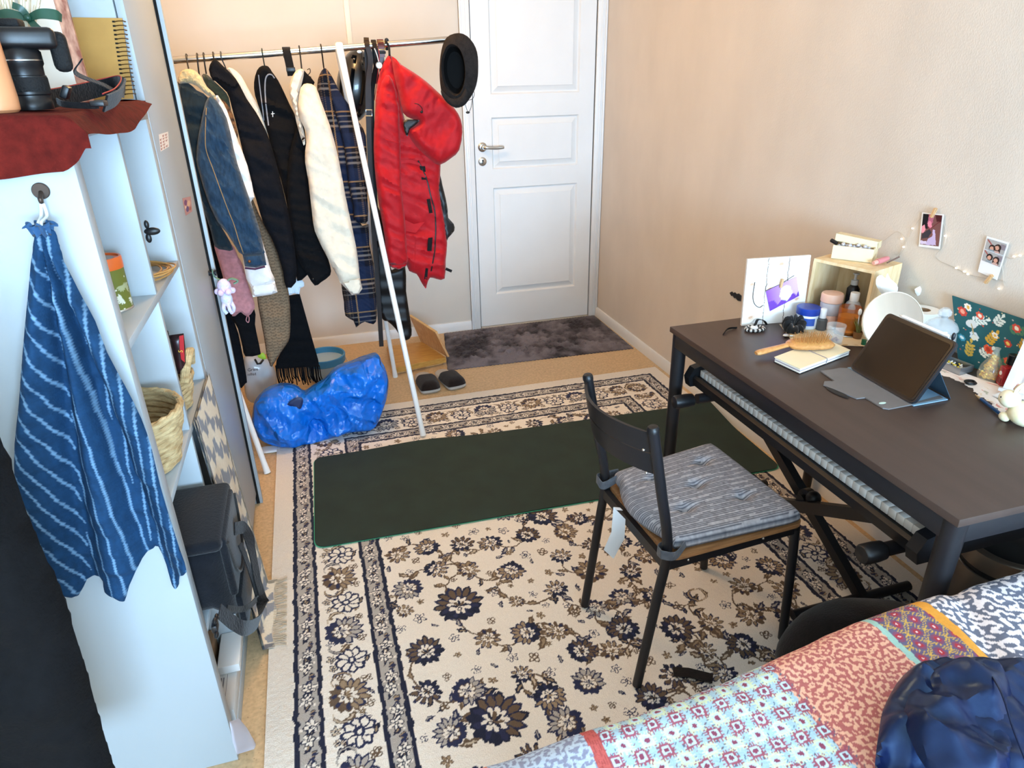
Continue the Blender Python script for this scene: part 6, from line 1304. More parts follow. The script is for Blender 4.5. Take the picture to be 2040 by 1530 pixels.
# dark ornate wall plate behind
wp = MB(); c = Px(1466, 589, XR-.002); out = [(-.045, 0), (-.03, .010), (-.018, .006), (-.008, .013), (.006, .009), (.02, .016), (.04, .012), (.04, -.012), (.02, -.016), (.006, -.009), (-.008, -.013), (-.018, -.006), (-.03, -.010)]
wp.prism([c+Vector((0, -y, z)) for y, z in out], (-.003, 0, 0)); tag(obj('iron_wall_plate', wp, m_black), 'small black ornamental iron plate on the wall behind the white board', 'wall plate')
# beaded bracelet with watch, scrunchie
bc = on(1503, 658); brc = thing('bracelet_watch', bc, 'black and white beaded bracelet watch in front of the white board', 'watch')
b = MB(); w_ = MB()
for i in range(26):
    a = i/26*2*math.pi; (b if i % 2 else w_).ball(bc+Vector((.030*math.cos(a), .020*math.sin(a), .006)), .0052, 8, 6)
obj('black_beads', b, m_blackp, brc); obj('white_beads', w_, mat('bead_white', '#cfc9c0', rough=.4), brc)
lat('dial', [(0, .012), (.012, .012), (.012, .016), (0, .0162)], bc+Vector((-.004, -.002, -.004)), mat('dial_white', '#e6e4e0', rough=.3), brc)
b = MB(); b.ribbon(smooth_open([bc+Vector((.012, .016, .012)), bc+Vector((.03, .03, .022)), bc+Vector((.052, .03, .016)), bc+Vector((.06, .022, .004))], 6), .008, .002, (.3, -1, 0)); obj('strap', b, m_bl, brc)
b = MB(); b.ribbon(smooth_open([on(1440, 668)+Vector((0, 0, .002)), on(1450, 658)+Vector((0, 0, .005)), on(1468, 654)+Vector((0, 0, .002))], 5), .006, .001, (0, 0, 1)); tag(obj('black_ribbon', b, m_bl), 'thin black ribbon curl on the far left corner of the desk', 'ribbon')
sc = on(1580, 660); b = MB(); n1, n2 = 40, 14; vs = []; fs = []
for i in range(n1):
    a = 2*math.pi*i/n1; rr_ = .013+.004*math.sin(a*9)
    for k in range(n2):
        e = 2*math.pi*k/n2; r = .022+rr_*math.cos(e)*(1+.18*math.sin(a*14+k)); z = .019+rr_*1.25*math.sin(e)+.004*math.sin(a*7); vs.append(sc+Vector((r*math.cos(a), r*math.sin(a)*.8, max(.001, z+.012*math.sin(a+.4)))))
fs = [(i*n2+k, ((i+1) % n1)*n2+k, ((i+1) % n1)*n2+(k+1) % n2, i*n2+(k+1) % n2) for i in range(n1) for k in range(n2)]; b.add(vs, fs)
tag(obj('velvet_scrunchie', b, mat('black_velvet', '#0b0a0c', rough=.95, sheen=.35, bump=.4, bscale=60)), 'black velvet scrunchie in front of the blue-lidded jar', 'hair tie')
b = MB(); c = on(1566, 672); b.ball(c+Vector((0, 0, .006)), (.012, .008, .0055), 12, 8); b.tube([c+Vector((.008, -.003, .005)), c+Vector((.022, -.008, .005))], .003, 8); tag(obj('silver_hair_clip', b, m_steel), 'small silver hair clip beside the black scrunchie', 'hair clip')
# jars
c = Vector((1.460, 1.690, D+.0012)); j = thing('balm_jar', c, 'white jar with a royal blue lid behind the scrunchie', 'jar')
lat('body', [(0, 0), (.032, 0), (.034, .004), (.034, .042), (.031, .046)], c, mat('milk_plastic', '#e8eef2', rough=.3), j); lat('lid', [(.0355, .044), (.036, .046), (.036, .064), (.034, .066), (0, .067)], c, mat('royal_blue_lid', '#1f3f9c', rough=.3), j)
b = MB(); b.add([c+Vector((.0343*math.cos(R(-150+k*9)), .0343*math.sin(R(-150+k*9)), z)) for k in range(8) for z in (.012, .036)], [(k*2, k*2+2, k*2+3, k*2+1) for k in range(7)]); obj('label', b, mat('blue_label', '#2d57b0', rough=.4), j)
c = Vector((1.522, 1.668, D+.0012)); j = thing('cream_jar', c, 'stack-like frosted jar with a blush pink lid beside the blue-lidded jar', 'jar')
lat('base', [(0, 0), (.027, 0), (.0285, .003), (.0285, .040), (.027, .043)], c, mat('blush_plastic', '#e2b6a0', rough=.35), j); lat('body', [(.0285, .043), (.031, .046), (.031, .078), (.029, .082)], c, mat('frosted_glass', '#c9c6cc', rough=.35, alpha=.8), j)
b = MB(); b.lathe([(.030, .082), (.0325, .084), (.0325, .106), (.030, .110), (0, .111)], c, 48)
b.v = [(c.x+(x-c.x)*(1+(.012 if i % 2 else 0)), c.y+(y-c.y)*(1+(.012 if i % 2 else 0)), z) for i, (x, y, z) in enumerate(b.v)]; obj('lid', b, mat('blush_lid', '#e5bca8', rough=.4), j)
# amber candle glass, small tumbler
m_amber = mat('amber_glass', '#b8641c', rough=.06, alpha=.4, spec=.8); c = on(1690, 668)+Vector((0, .012, .0012)); j = thing('candle_jar', c, 'amber glass candle holding orange wax beside the round mirror', 'candle')
lat('glass', [(.028, .004), (.031, .006), (.032, .02), (.032, .086), (.0305, .087), (.030, .02), (0, .012)], c, m_amber, j); lat('wax', [(0, .012), (.0295, .012), (.0295, .058), (0, .058)], c, mat('orange_wax', '#f0a044', rough=.5), j); lat('metal_base', [(0, 0), (.034, 0), (.035, .002), (.034, .004), (0, .0045)], c, m_steel, j)
c = on(1667, 686)+Vector((0, .014, .0012)); j = thing('small_tumbler', c, 'small clear ribbed glass tumbler in front of the amber candle', 'glass')
m_clear = mat('clear_glass', '#e8eeee', rough=.03, alpha=.22, spec=1.); b = MB(); b.lathe([(.022, .0), (.0235, .002), (.027, .056), (.0255, .056), (.0215, .006), (0, .006)], c, 40); obj('glass', b, m_clear, j); lat('rim', [(.0258, .0562), (.0262, .0568), (.0269, .0562)], c, mat('glass_edge', '#c9d2d2', rough=.1), j, cap=None) if False else None
b = MB(); b.tube([c+Vector((-.01, 0, .0085)), c+Vector((.012, .006, .012))], .0035, 8); b.ball(c+Vector((.004, -.008, .010)), .005, 8, 6); obj('trinkets', b, mat('rose_trinket', '#9a6f6a', rough=.4), j)
# wooden crate in the corner with a box on top
FL, FR = Vector((1.492, 1.742, 0)), Vector((1.556, 1.556, 0)); dd = Vector((.945, .326, 0)); dp = .155; z0, z1 = D+.0012, D+.205
cr = thing('wooden_crate', (FL+FR)/2+dd*dp/2+Vector((0, 0, z0)), 'small pine crate on its side with bottles inside, at the desk corner', 'crate')
w0 = (FR-FL).normalized()
def plank(name, a, b_, z_a, z_b, th, side):
    M = MB(); M.prism([a+Vector((0, 0, z_a)), b_+Vector((0, 0, z_a)), b_+Vector((0, 0, z_b)), a+Vector((0, 0, z_b))], side*th); return obj(name, M, m_pinew, cr)
plank('side_board', FL, FL+dd*dp, z0, z1-.009, .009, w0); plank('side_board', FR, FR+dd*dp, z0, z1-.009, .009, -w0)
for k in range(3): M = MB(); a = FL+dd*(dp*k/3+.001); e = FL+dd*(dp*(k+1)/3-.001); M.prism([a+Vector((0, 0, z1-.009)), e+Vector((0, 0, z1-.009)), e+(FR-FL)+Vector((0, 0, z1-.009)), a+(FR-FL)+Vector((0, 0, z1-.009))], (0, 0, .009)); obj('top_board', M, m_pinew, cr)
M = MB(); M.prism([FL+w0*.009+dd*.036+Vector((0, 0, z0)), FR-w0*.009+dd*.036+Vector((0, 0, z0)), FR-w0*.009+dd*dp+Vector((0, 0, z0)), FL+w0*.009+dd*dp+Vector((0, 0, z0))], (0, 0, .007)); obj('bottom_board', M, m_pinew, cr)
M = MB(); a = FL+w0*.009+dd*(dp-.007); e = FR-w0*.009+dd*(dp-.007); M.prism([a+Vector((0, 0, z0+.007)), e+Vector((0, 0, z0+.007)), e+Vector((0, 0, z1-.009)), a+Vector((0, 0, z1-.009))], dd*.006); obj('back_board', M, m_pinew, cr)
zc = z0+.0075
def inside(s_, d): return FL+(FR-FL)*s_+dd*d+Vector((0, 0, zc))
def bottle(name, c, prof, m, cap, mc, label, cat='bottle', capn='cap'):
    t = thing(name, c, label, cat, 'bottles in the pine crate'); lat('body', prof, c, m, t, 28); lat(capn, cap, c, mc, t, 28); return t
m_gblk = mat('gloss_black', '#0c0c0e', rough=.2, spec=.7)
bottle('black_bottle', inside(.22, .055), [(0, 0), (.015, 0), (.016, .003), (.016, .052), (.014, .055)], mat('charcoal_bottle', '#1b1b1f', rough=.35), [(.0145, .055), (.0155, .057), (.0155, .088), (.014, .09), (0, .09)], m_gblk, 'short glossy black roll-on bottle at the left in the pine crate')
bottle('pump_bottle', inside(.45, .105), [(0, 0), (.018, 0), (.019, .004), (.019, .10), (.010, .112)], mat('dark_bottle', '#16161a', rough=.3), [(.010, .112), (.011, .113), (.011, .128), (.004, .129), (.004, .145), (.009, .146), (.009, .15), (0, .15)], mat('pump_white', '#c9c9c9', rough=.4), 'tall dark pump bottle with a pale nozzle at the back of the crate', capn='pump')
bottle('micellar_bottle', inside(.68, .035)+Vector((0, 0, .0)), [(0, 0), (.021, 0), (.023, .004), (.023, .068), (.020, .078), (.012, .086)], mat('frosted_clear_plastic', '#c4c9cf', rough=.3, alpha=.75), [(.0125, .085), (.0135, .087), (.0135, .108), (.0125, .111), (0, .111)], mat('cap_white', '#eef2f4', rough=.3), 'clear frosted bottle with a white cap at the front of the crate')
bottle('tall_black_bottle', inside(.80, .105), [(0, 0), (.017, 0), (.018, .004), (.018, .115), (.012, .122)], m_gblk, [(.012, .122), (.012, .14), (0, .141)], m_gblk, 'tall black bottle in the right back corner of the crate')
c = inside(.42, -.035); c.z = D+.0012; bottle('white_cap_bottle', c, [(0, 0), (.015, 0), (.016, .003), (.016, .032), (.010, .038)], mat('smoke_glass', '#55595c', rough=.2), [(.0098, .038), (.0098, .066), (.0085, .068), (0, .068)], mat('cap_white', '#eef2f4'), 'small smoky bottle with a white cap in front of the crate')
# box on the crate with its lid propped
zb = z1+.0006; f0, f1 = Vector((1.538, 1.722, zb)), Vector((1.610, 1.632, zb)); bd_ = Vector((.78, .62, 0)); wv = (f1-f0); bx_ = thing('card_box', f0+wv/2+bd_*.045, 'beige card box full of cosmetics standing on the pine crate, lid tilted', 'box')
m_card = mat('beige_card', '#e4d2ab', rough=.7, var=.04, scale=30); hb = .042; b = MB(); tk = .0025; dpt = .088
b.prism([f0, f1, f1+Vector((0, 0, hb)), f0+Vector((0, 0, hb))], bd_*tk); b.prism([f0+bd_*dpt, f1+bd_*dpt, f1+bd_*dpt+Vector((0, 0, hb)), f0+bd_*dpt+Vector((0, 0, hb))], -bd_*tk)
wn = wv.normalized()
for q, s_ in ((f0, 1), (f1, -1)): b.prism([q+bd_*tk, q+bd_*(dpt-tk), q+bd_*(dpt-tk)+Vector((0, 0, hb)), q+bd_*tk+Vector((0, 0, hb))], wn*tk*s_)
b.prism([f0, f1, f1+bd_*dpt, f0+bd_*dpt], (0, 0, .002)); obj('tray', b, m_card, bx_)
L0 = f0+bd_*.036-wn*.004+Vector((0, 0, hb+.026)); L1 = f1+bd_*.036+wn*.004+Vector((0, 0, hb+.013)); ld = (bd_*.9+Vector((0, 0, -.10))).normalized(); b = MB(); b.prism([L0, L1, L1+ld*.07, L0+ld*.07], (0, 0, .003)); b.prism([L0, L1, L1+Vector((0, 0, -.019)), L0+Vector((0, 0, -.019))], ld*.0025)
b.prism([L1, L1+ld*.07, L1+ld*.07+Vector((0, 0, -.019)), L1+Vector((0, 0, -.019))], -wn*.0025); b.v = [(min(x, XR-.004), y, z) for x, y, z in b.v]; obj('lid', b, m_card, bx_)
b = MB()
for i in range(9): p = f0.lerp(f1, .12+.09*i)+bd_*(.015+.008*(i % 3))+Vector((0, 0, .036+.005*(i % 2))); b.ball(p, (.007, .006, .008), 8, 6)
obj('silver_sachets', b, mat('silver_foil', '#c2bfc4', rough=.3, metal=.4, bump=.5, bscale=80), bx_); b = MB(); b.tube([f0+bd_*.012+Vector((.004, -.006, .046)), f0+bd_*.02-wn*.012+Vector((0, 0, .052))], .006, 10); obj('black_tube', b, m_blackp, bx_)
# rose tube and pencil at the crate edge
p0 = f1+Vector((-.002, -.022, .010)); tb_ = thing('hand_cream_tube', p0-Vector((0, 0, .01)), 'rose pink cosmetic tube lying on the right end of the crate', 'tube'); a = Vector((.045, .006, .006)); b = MB(); b.tube([p0, p0+a*.75, p0+a], [.0085, .0085, .006], 14); obj('body', b, mat('rose_plastic', '#cf7f7f', rough=.35), tb_); b = MB(); b.tube([p0-a*.32, p0-a*.28, p0], [.0055, .0065, .0065], 14); obj('cap', b, mat('rose_cap', '#dba08f', rough=.3), tb_)
b = MB(); q = p0+a*.9+Vector((.0, -.004, .0)); b.tube([p0+a*.55+Vector((.004, -.013, -.006)), q+Vector((.03, -.010, .006))], .0022, 8); b.v = [(min(x, XR-.006), y, max(z, zb+.0004)) for x, y, z in b.v]; tag(obj('eye_pencil', b, mat('taupe_pencil', '#6b5147', rough=.4)), 'thin dark pencil lying beside the rose pink tube on the crate', 'pencil')
# plant sprig, green thing
c = on(1707, 674); pl_ = thing('grass_sprig_pot', c, 'little brown pot of thin green grass between candle and mirror', 'plant'); lat('pot', [(0, 0), (.011, 0), (.014, .022), (.012, .022), (.011, .018), (0, .018)], c, mat('brown_clay', '#7a5632', rough=.7), pl_)
b = MB(); r2 = random.Random(2)
for i in range(22): a = r2.uniform(0, 6.28); l = r2.uniform(.03, .05); b.tube([c+Vector((.004*math.cos(a), .004*math.sin(a), .018)), c+Vector((.010*math.cos(a), .010*math.sin(a), .018+l*.6)), c+Vector((.019*math.cos(a), .019*math.sin(a), .018+l))], [.0012, .0012, .0004], 5)
obj('blades', b, mat('dry_green', '#7d8048', rough=.8, var=.3), pl_)
b = MB(); e = c+Vector((.001, .006, .02)); b.tube([e, e+Vector((-.004, 0, .05))], .0016, 6); b.ball(e+Vector((-.004, 0, .062)), (.0055, .0055, .011), 10, 8); obj('white_swab', b, mat('cap_white', '#eef2f4'), pl_)
c = on(1714, 684); b = MB(); b.lathe([(0, 0), (.007, 0), (.007, .016), (0, .017)], c+Vector((0, -.012, 0)), 16); tag(obj('green_stopper', b, mat('bottle_green', '#1d5b38', rough=.3)), 'tiny dark green stopper standing right of the amber candle', 'cap')
# round table mirror with white star-shaped lamp parts behind
mc = Vector((1.515, 1.405, 0)); mir = thing('round_mirror', (1.515, 1.42, D), 'round cosmetic mirror on a foot behind the tablet', 'mirror'); ax = Vector((-.30, -.90, .30)).normalized(); ctr = Pn(1778, 641, (1.515, 1.415, .85), ax)
obj('glass', MB().lathe([(0, .0035), (.081, .0035), (.081, .0)], ctr, 56, axis=ax), mat('mirror_glass', '#c9bfb4', rough=.03, metal=1), mir); obj('rim', MB().lathe([(0, -.006), (.080, -.006), (.0835, -.003), (.0835, .003), (.081, .0042)], ctr, 56, axis=ax, cap=False), mat('mirror_rim', '#d9cdb8', rough=.3), mir)
ft = Vector((ctr.x-ax.x*.01, ctr.y-ax.y*.01+.01, D)); obj('stand', MB().tube([ctr-ax*.006-Vector((0, 0, .05)), ft+Vector((0, .0, .006))], .005, 10), m_white, mir); obj('foot', MB().lathe([(0, 0), (.045, 0), (.045, .004), (.02, .007), (0, .008)], ft, 32), m_white, mir)
m_ear = mat('white_porcelain', '#f7f5f2', rough=.35)
for q, lab in (([(1747, 552), (1757, 548), (1764, 555), (1768, 544), (1774, 556), (1786, 566), (1788, 580), (1765, 592), (1752, 580), (1745, 566)], 'white star-pointed porcelain ornament left behind the round mirror'), ([(1822, 576), (1838, 568), (1846, 558), (1848, 570), (1856, 576), (1858, 585), (1850, 592), (1838, 596), (1828, 590)], 'white pointed porcelain ornament right behind the round mirror')):
    b = MB(); pn_ = Vector((1.60, 1.50, 0)) if q[0][0] < 1800 else Vector((1.69, 1.565, 0)); P = [Pn(u, v, pn_, Vector((-.2, -1, 0))) for u, v in q]; puff(b, P, Vector((-.2, -1, 0)), .008, .008, .012, .005, (), 1, 2); zt = min(p.z for p in P); xm = sum(p.x for p in P)/len(P)
    b.tube([(xm, pn_.y-(xm-pn_.x)*.2, zt+.012), (xm, pn_.y-(xm-pn_.x)*.2, D+.004)], .006, 10); b.lathe([(0, 0), (.02, 0), (.018, .005), (0, .006)], (xm, pn_.y-(xm-pn_.x)*.2, D), 24); tag(obj('porcelain_ornament', b, m_ear), lab, 'ornament')
# paper roll, glass jar
c = Vector((1.680, 1.478, D)); rl = thing('paper_roll', c, 'roll of white paper standing behind the glass jar', 'paper roll'); lat('paper', [(.0, 0), (.048, 0), (.050, .003), (.050, .097), (.048, .1), (.021, .1), (.021, .06)], c, mat('tissue_white', '#eeebe6', rough=.95), rl); lat('core', [(.0208, .06), (.0208, .0995), (.0190, .0995), (.0190, .06), (0, .058)], c, mat('core_card', '#9a7b5e', rough=.8), rl)
c = Vector((1.640, 1.371, D)); gj = thing('glass_jar', c, 'clear glass jar with a domed knob lid beside the floral folder', 'jar'); lat('body', [(0, .001), (.036, .001), (.042, .012), (.044, .04), (.042, .072), (.036, .08), (.034, .08), (.040, .070), (.042, .04), (.040, .014), (0, .006)], c, m_clear, gj)
lat('lid', [(.040, .080), (.043, .082), (.043, .087), (.036, .100), (.022, .110), (.012, .113), (.010, .116), (.017, .124), (.017, .134), (.010, .142), (0, .143)], c, mat('glass_lid', '#e2e8ea', rough=.05, alpha=.35, spec=1), gj)
# floral folder leaning on the wall
FA, FB = Vector((1.672, 1.320, D+.0005)), Vector((1.682, 1.045, D+.0005)); fu = Vector((.046, .006, .198))
fl = Canvas(0, 0, .275, .205, .0016, '#1f5a62', .0005, 2, 81); r2 = random.Random(12)
for i in range(70): fl.ell(r2.uniform(0, .275), r2.uniform(0, .205), .002, .002, 0, r2.choice(['#e8d9a8', '#d9c7c0', '#c8503a']))
def sprig(x, y, a, col, n=4, l=.018):
    ca, sa = math.cos(a), math.sin(a); fl.line([(x, y), (x+ca*n*.011, y+sa*n*.011)], .0022, col)
    for k in range(n):
        for s_ in (-1, 1): petal(fl, x+ca*k*.011, y+sa*k*.011, a+s_*.8, l, .009, col)
    petal(fl, x+ca*n*.011, y+sa*n*.011, a, l, .009, col)
for x, y, a, col, n in ((.10, .095, .9, '#cfa238', 4), (.035, .03, 1.3, '#d9b04a', 4), (.06, .145, .4, '#dce6e2', 4), (.075, .05, .7, '#e4ece6', 4), (.20, .11, 1.2, '#cfa238', 3), (.15, .02, 2., '#4b7d63', 4), (.25, .05, 1.6, '#d9b04a', 3), (.17, .16, .2, '#4b7d63', 4), (.13, .16, .9, '#dce6e2', 3)): sprig(x, y, a, col, n)
for x, y, r, col, c2 in ((.03, .165, .016, '#c8433a', '#e8a08a'), (.085, .17, .013, '#d5553f', '#f2e2d2'), (.10, .075, .014, '#dd5a38', '#b83a28'), (.155, .06, .014, '#d0563f', '#e8c060'), (.19, .17, .014, '#cf4a3c', '#f0e0d0'), (.16, .115, .012, '#b83a34', '#e8c060'), (.235, .10, .016, '#d0563f', '#f0d9c0'), (.06, .10, .015, '#d9dfe2', '#9fb0b8'), (.05, .185, .013, '#efe9e0', '#e0b050'), (.21, .06, .018, '#d9c2a0', '#a47a4a'), (.125, .125, .010, '#efe9e0', '#e0b050'), (.255, .16, .015, '#efe9e0', '#b97a5a'), (.02, .08, .012, '#3f93a8', '#e2ece8'), (.11, .02, .012, '#d5553f', '#f2e2d2')):
    for k in range(7): petal(fl, x, y, k*.9, r, r*.7, col)
    fl.ell(x, y, r*.45, r*.45, 0, c2)
for x, y in ((.055, .135), (.22, .14)):
    fl.ell(x, y, .018, .012, .3, '#d5d9d8'); fl.line([(x, y), (x+.004, y-.03)], .004, '#b9a070'); petal(fl, x+.004, y-.03, -1.8, .02, .013, '#e6e0d2'); petal(fl, x+.004, y-.03, -1.0, .02, .013, '#e6e0d2')
TL_, TR_ = Px(1897, 589, 1.712), Px(2062, 650, 1.716); TR_ = TL_+(TR_-TL_).normalized()*.275; fu = TL_-FA; FB = FA+(TR_-TL_); FB.z = max(FB.z, D+.0005)
fo = thing('floral_folder', (FA+FB)/2, 'teal floral-patterned folder leaning against the right wall', 'folder'); fw = FB-FA
b = MB(); b.prism([FA, FB, FB+fu*1.0, FA+fu], Vector((.004, 0, -.0005))); obj('cover', b, mat('teal_card', '#1f5a62', rough=.6), fo)
sheet('printed_front', fl, lambda X, Y: np.array(FA)+np.outer(X/.275, np.array(fw))+np.outer(Y/.205, np.array(fu))+np.array([-.0006, 0, .0002]), PAINT_FLAT, fo)
# hairbrush
h0, h1, h2 = on(1506, 704, D+.016), on(1570, 687, D+.027), on(1655, 681, D+.033); hbr = thing('hairbrush', (h0+h2)/2*1-Vector((0, 0, .016)), 'wooden paddle hairbrush with tan bristles lying bristles up', 'hairbrush')
m_beech = wood('beech', '#d39a5f', '#bd8247', scale=14, stretch=(8, 8, 2), rough=.35)
ax_ = (h2-h1).normalized(); px_ = ax_.cross(Vector((0, 0, 1))).normalized(); bc = h1.lerp(h2, .52)
b = MB(); b.tube(smooth_open([h0, h0.lerp(h1, .25), h0.lerp(h1, .6), h1, h1.lerp(h2, .12)], 5), [.006, .0085, .0095, .0098, .0098, .0098, .0096, .0094, .0092, .009, .0086, .0082, .008, .008, .008, .0082, .0085, .009, .0095, .0098, .010], 12, flat=(1.25, .75)); obj('handle', b, m_beech, hbr)
L_ = (h2-h1).length; oo = [bc+ax_*(.56*L_*math.copysign(abs(math.cos(a))**.75, math.cos(a)))+px_*(.036*math.copysign(abs(math.sin(a))**.75, math.sin(a))) for a in np.linspace(0, 2*math.pi, 28)[:-1]]
b = MB(); puff(b, [Vector((p.x, p.y, D+.0290)) for p in oo], (0, 0, 1), .007, .0085, .010, .006, (), 1, 1); obj('paddle', b, m_beech, hbr)
b = MB(); puff(b, [bc+(p-bc)*.84+Vector((0, 0, D+.0355-p.z)) for p in oo], (0, 0, 1), .006, .001, .02, .006, (), 1, 1); obj('rubber_pad', b, mat('tan_rubber', '#c48b4a', rough=.6), hbr)
b = MB()
for i in range(-5, 6):
    for k in range(-3, 4):
        q = bc+ax_*(i*.0098*L_/.125)+px_*(k*.0088+(.0044 if i % 2 else 0)); r_ = ((i/5.6)**2+(k/3.5)**2)
        if r_ < 1: q.z = D+.039; b.tube([q, q+Vector((0, 0, .018))+(q-bc)*.06], [.0009, .0010], 5)
obj('bristles', b, mat('wood_bristle', '#a8743c', rough=.5), hbr)
# notebook stack (traveller's journal)
N4 = [on(1541, 722), on(1592, 746), on(1692, 708), on(1640, 684)]; jn = thing('elastic_notebook', (N4[0]+N4[2])/2, 'cream notebook held by an elastic band beside the tablet', 'notebook')
m_crmp = mat('cream_cover', '#efe0bd', rough=.6, var=.03); m_pag = mat('paper_white', '#efe9dc', rough=.8); ctrj = sum(N4, Vector())/4
def slab(name, q, z0, z1, m, sc=1.): M = MB(); M.prism([ctrj+(p-ctrj)*sc+Vector((0, 0, z0)) for p in q], (0, 0, z1-z0)); return obj(name, M, m, jn)
slab('back_cover', N4, .0, .0018, mat('black_cover', '#1c1a1c', rough=.6)); slab('inner_pages', N4, .002, .0075, m_pag, .975); slab('divider_cover', N4, .0078, .0090, mat('mauve_cover', '#8a7f96', rough=.6), .99); slab('inner_pages', N4, .0092, .0145, m_pag, .975); slab('front_cover', N4, .0148, .0168, m_crmp)
a, e = N4[1].lerp(N4[2], .52), N4[0].lerp(N4[3], .50); b = MB(); b.tube([a+Vector((0, 0, .001)), a+(a-e).normalized()*.0015+Vector((0, 0, .016)), a+Vector((0, 0, .0180)), a.lerp(e, .5)+Vector((0, 0, .0182)), e+Vector((0, 0, .0180))], .0011, 6); obj('elastic_band', b, mat('grey_elastic', '#9c8f8f', rough=.8), jn)
# tablet in a folio case
m_case = mat('grey_folio', '#6e6a69', rough=.65, var=.06); m_caseb = mat('slate_blue_back', '#3f5566', rough=.55); m_bez = mat('tablet_bezel', '#1a1c22', rough=.45); m_scr = mat('dark_screen', '#050507', rough=.12, spec=.7)
TB = Vector((1.305, 1.392, D)); TE = Vector((1.338, 1.160, D))
tbt = thing('tablet', (1.40, 1.27, D), 'black-screened tablet propped up in a grey folio case on the desk', 'tablet')
K0, K1 = on(1692, 733, D+.006), on(1818, 806, D+.006)        # lower edge of the screen
tilt_p = None
wv = K1-K0
def perp(u, v, k): d = ray(u, v); return CAM+d*((k-CAM).dot(wv)/d.dot(wv))
T0 = perp(1768, 619, K0); T1 = perp(1910, 686, K1)
uv_ = ((T0-K0)+(T1-K1))/2; uv_ = uv_-wv.normalized()*uv_.dot(wv.normalized()); T0, T1 = K0+uv_, K1+uv_; nrm = wv.cross(uv_).normalized()
if nrm.dot(CAM-K0) < 0: nrm = -nrm
def rr(a, b_, c_, d_, r): return rrect([a, b_, c_, d_], r, 5)
def shrink(q, s_):
    w, u = wv.normalized(), uv_.normalized(); return [q[0]+w*s_+u*s_, q[1]-w*s_+u*s_, q[2]-w*s_-u*s_, q[3]+w*s_-u*s_]
Qd = [K0, K1, T1, T0]
b = MB(); b.prism([p-nrm*.009 for p in rr(*Qd, .016)], nrm*.009); obj('case_shell', b, m_bez, tbt); b = MB(); b.prism(rr(*shrink(Qd, .0045), .013), nrm*.0012); obj('bezel', b, mat('tablet_frame', '#0c0d10', rough=.3), tbt)
b = MB(); b.prism([p+nrm*.0013 for p in rr(*shrink(Qd, .0105), .009)], nrm*.0006); obj('screen', b, m_scr, tbt)
# folio flap on the desk and the propping flap behind
fp_ = [on(1634, 741), on(1658, 738), on(1672, 735), on(1690, 736), on(1815, 806), on(1872, 790), on(1878, 796), on(1770, 817), on(1758, 815), on(1723, 794), on(1706, 796), on(1640, 769), on(1642, 762), on(1662, 761)]
b = MB(); b.prism([p+Vector((0, 0, .0008)) for p in fp_[::-1]], (0, 0, -.0) ) if False else b.prism([p+Vector((0, 0, .0006)) for p in fp_], (0, 0, .003)); obj('folio_flap', b, m_case, tbt)
b = MB(); c = on(1758, 803, D+.0042); b.prism([c+Vector((.010*math.cos(a)*1.0, -.0045*math.sin(a)*1, 0)) for a in np.linspace(0, 2*math.pi, 18)[:-1]], (0, 0, .0004)); obj('oval_sticker', b, mat('mint_sticker', '#c9e2d8', rough=.4), tbt, label='small pale mint oval sticker')
b = MB(); c = on(1668, 783, D); b.ball(c+Vector((0.0, .0, .0018)), (.036, .012, .0016), 16, 8, Matrix.Rotation(math.atan2(on(1700, 793).y-on(1645, 765).y, on(1700, 793).x-on(1645, 765).x), 3, 'Z')); b.v = [(x, y, max(z, D+.0005)) for x, y, z in b.v]; obj('closing_tab', b, m_blackp, tbt)
B0 = K0+uv_*.55-nrm*.0095; B1 = K1+uv_*.55-nrm*.0095; G0 = on(1840, 735, D+.001); G1 = on(1893, 794, D+.001); G0 = G1-wv*.95
b = MB(); b.prism([B1, B0, G0, G1], nrm*-.0025); obj('prop_flap', b, m_caseb, tbt)
b = MB(); q = [K1+Vector((.004, .0, -.002)), G1+Vector((-.012, -.004, 0)), G0+Vector((-.012, 0, 0)), K0+Vector((.004, .01, -.002))]; b.prism([Vector((p.x, p.y, D+.0006)) for p in q], (0, 0, .0026)); obj('folio_base', b, mat('pale_blue_lining', '#7f9db3', rough=.6), tbt)
pn0, pn1 = T0.lerp(T1, .20)+uv_.normalized()*.0055-nrm*.004, T0.lerp(T1, .86)+uv_.normalized()*.0055-nrm*.004; sty = thing('stylus', pn0, 'white stylus clipped along the top edge of the tablet', 'stylus'); obj('barrel', MB().tube([pn0, pn1], .0045, 14), mat('stylus_white', '#f2f2f0', rough=.25), sty); obj('tip', MB().tube([pn0, pn0-wv.normalized()*.012], [.0044, .001], 12), mat('stylus_white', '#f2f2f0'), sty)
q = T1+uv_.normalized()*.009-wv.normalized()*.024-nrm*.004; b = MB(); b.ball(q, (.0045, .0045, .010), 12, 8); tag(obj('stylus_loop', b, m_bez, tbt), None)
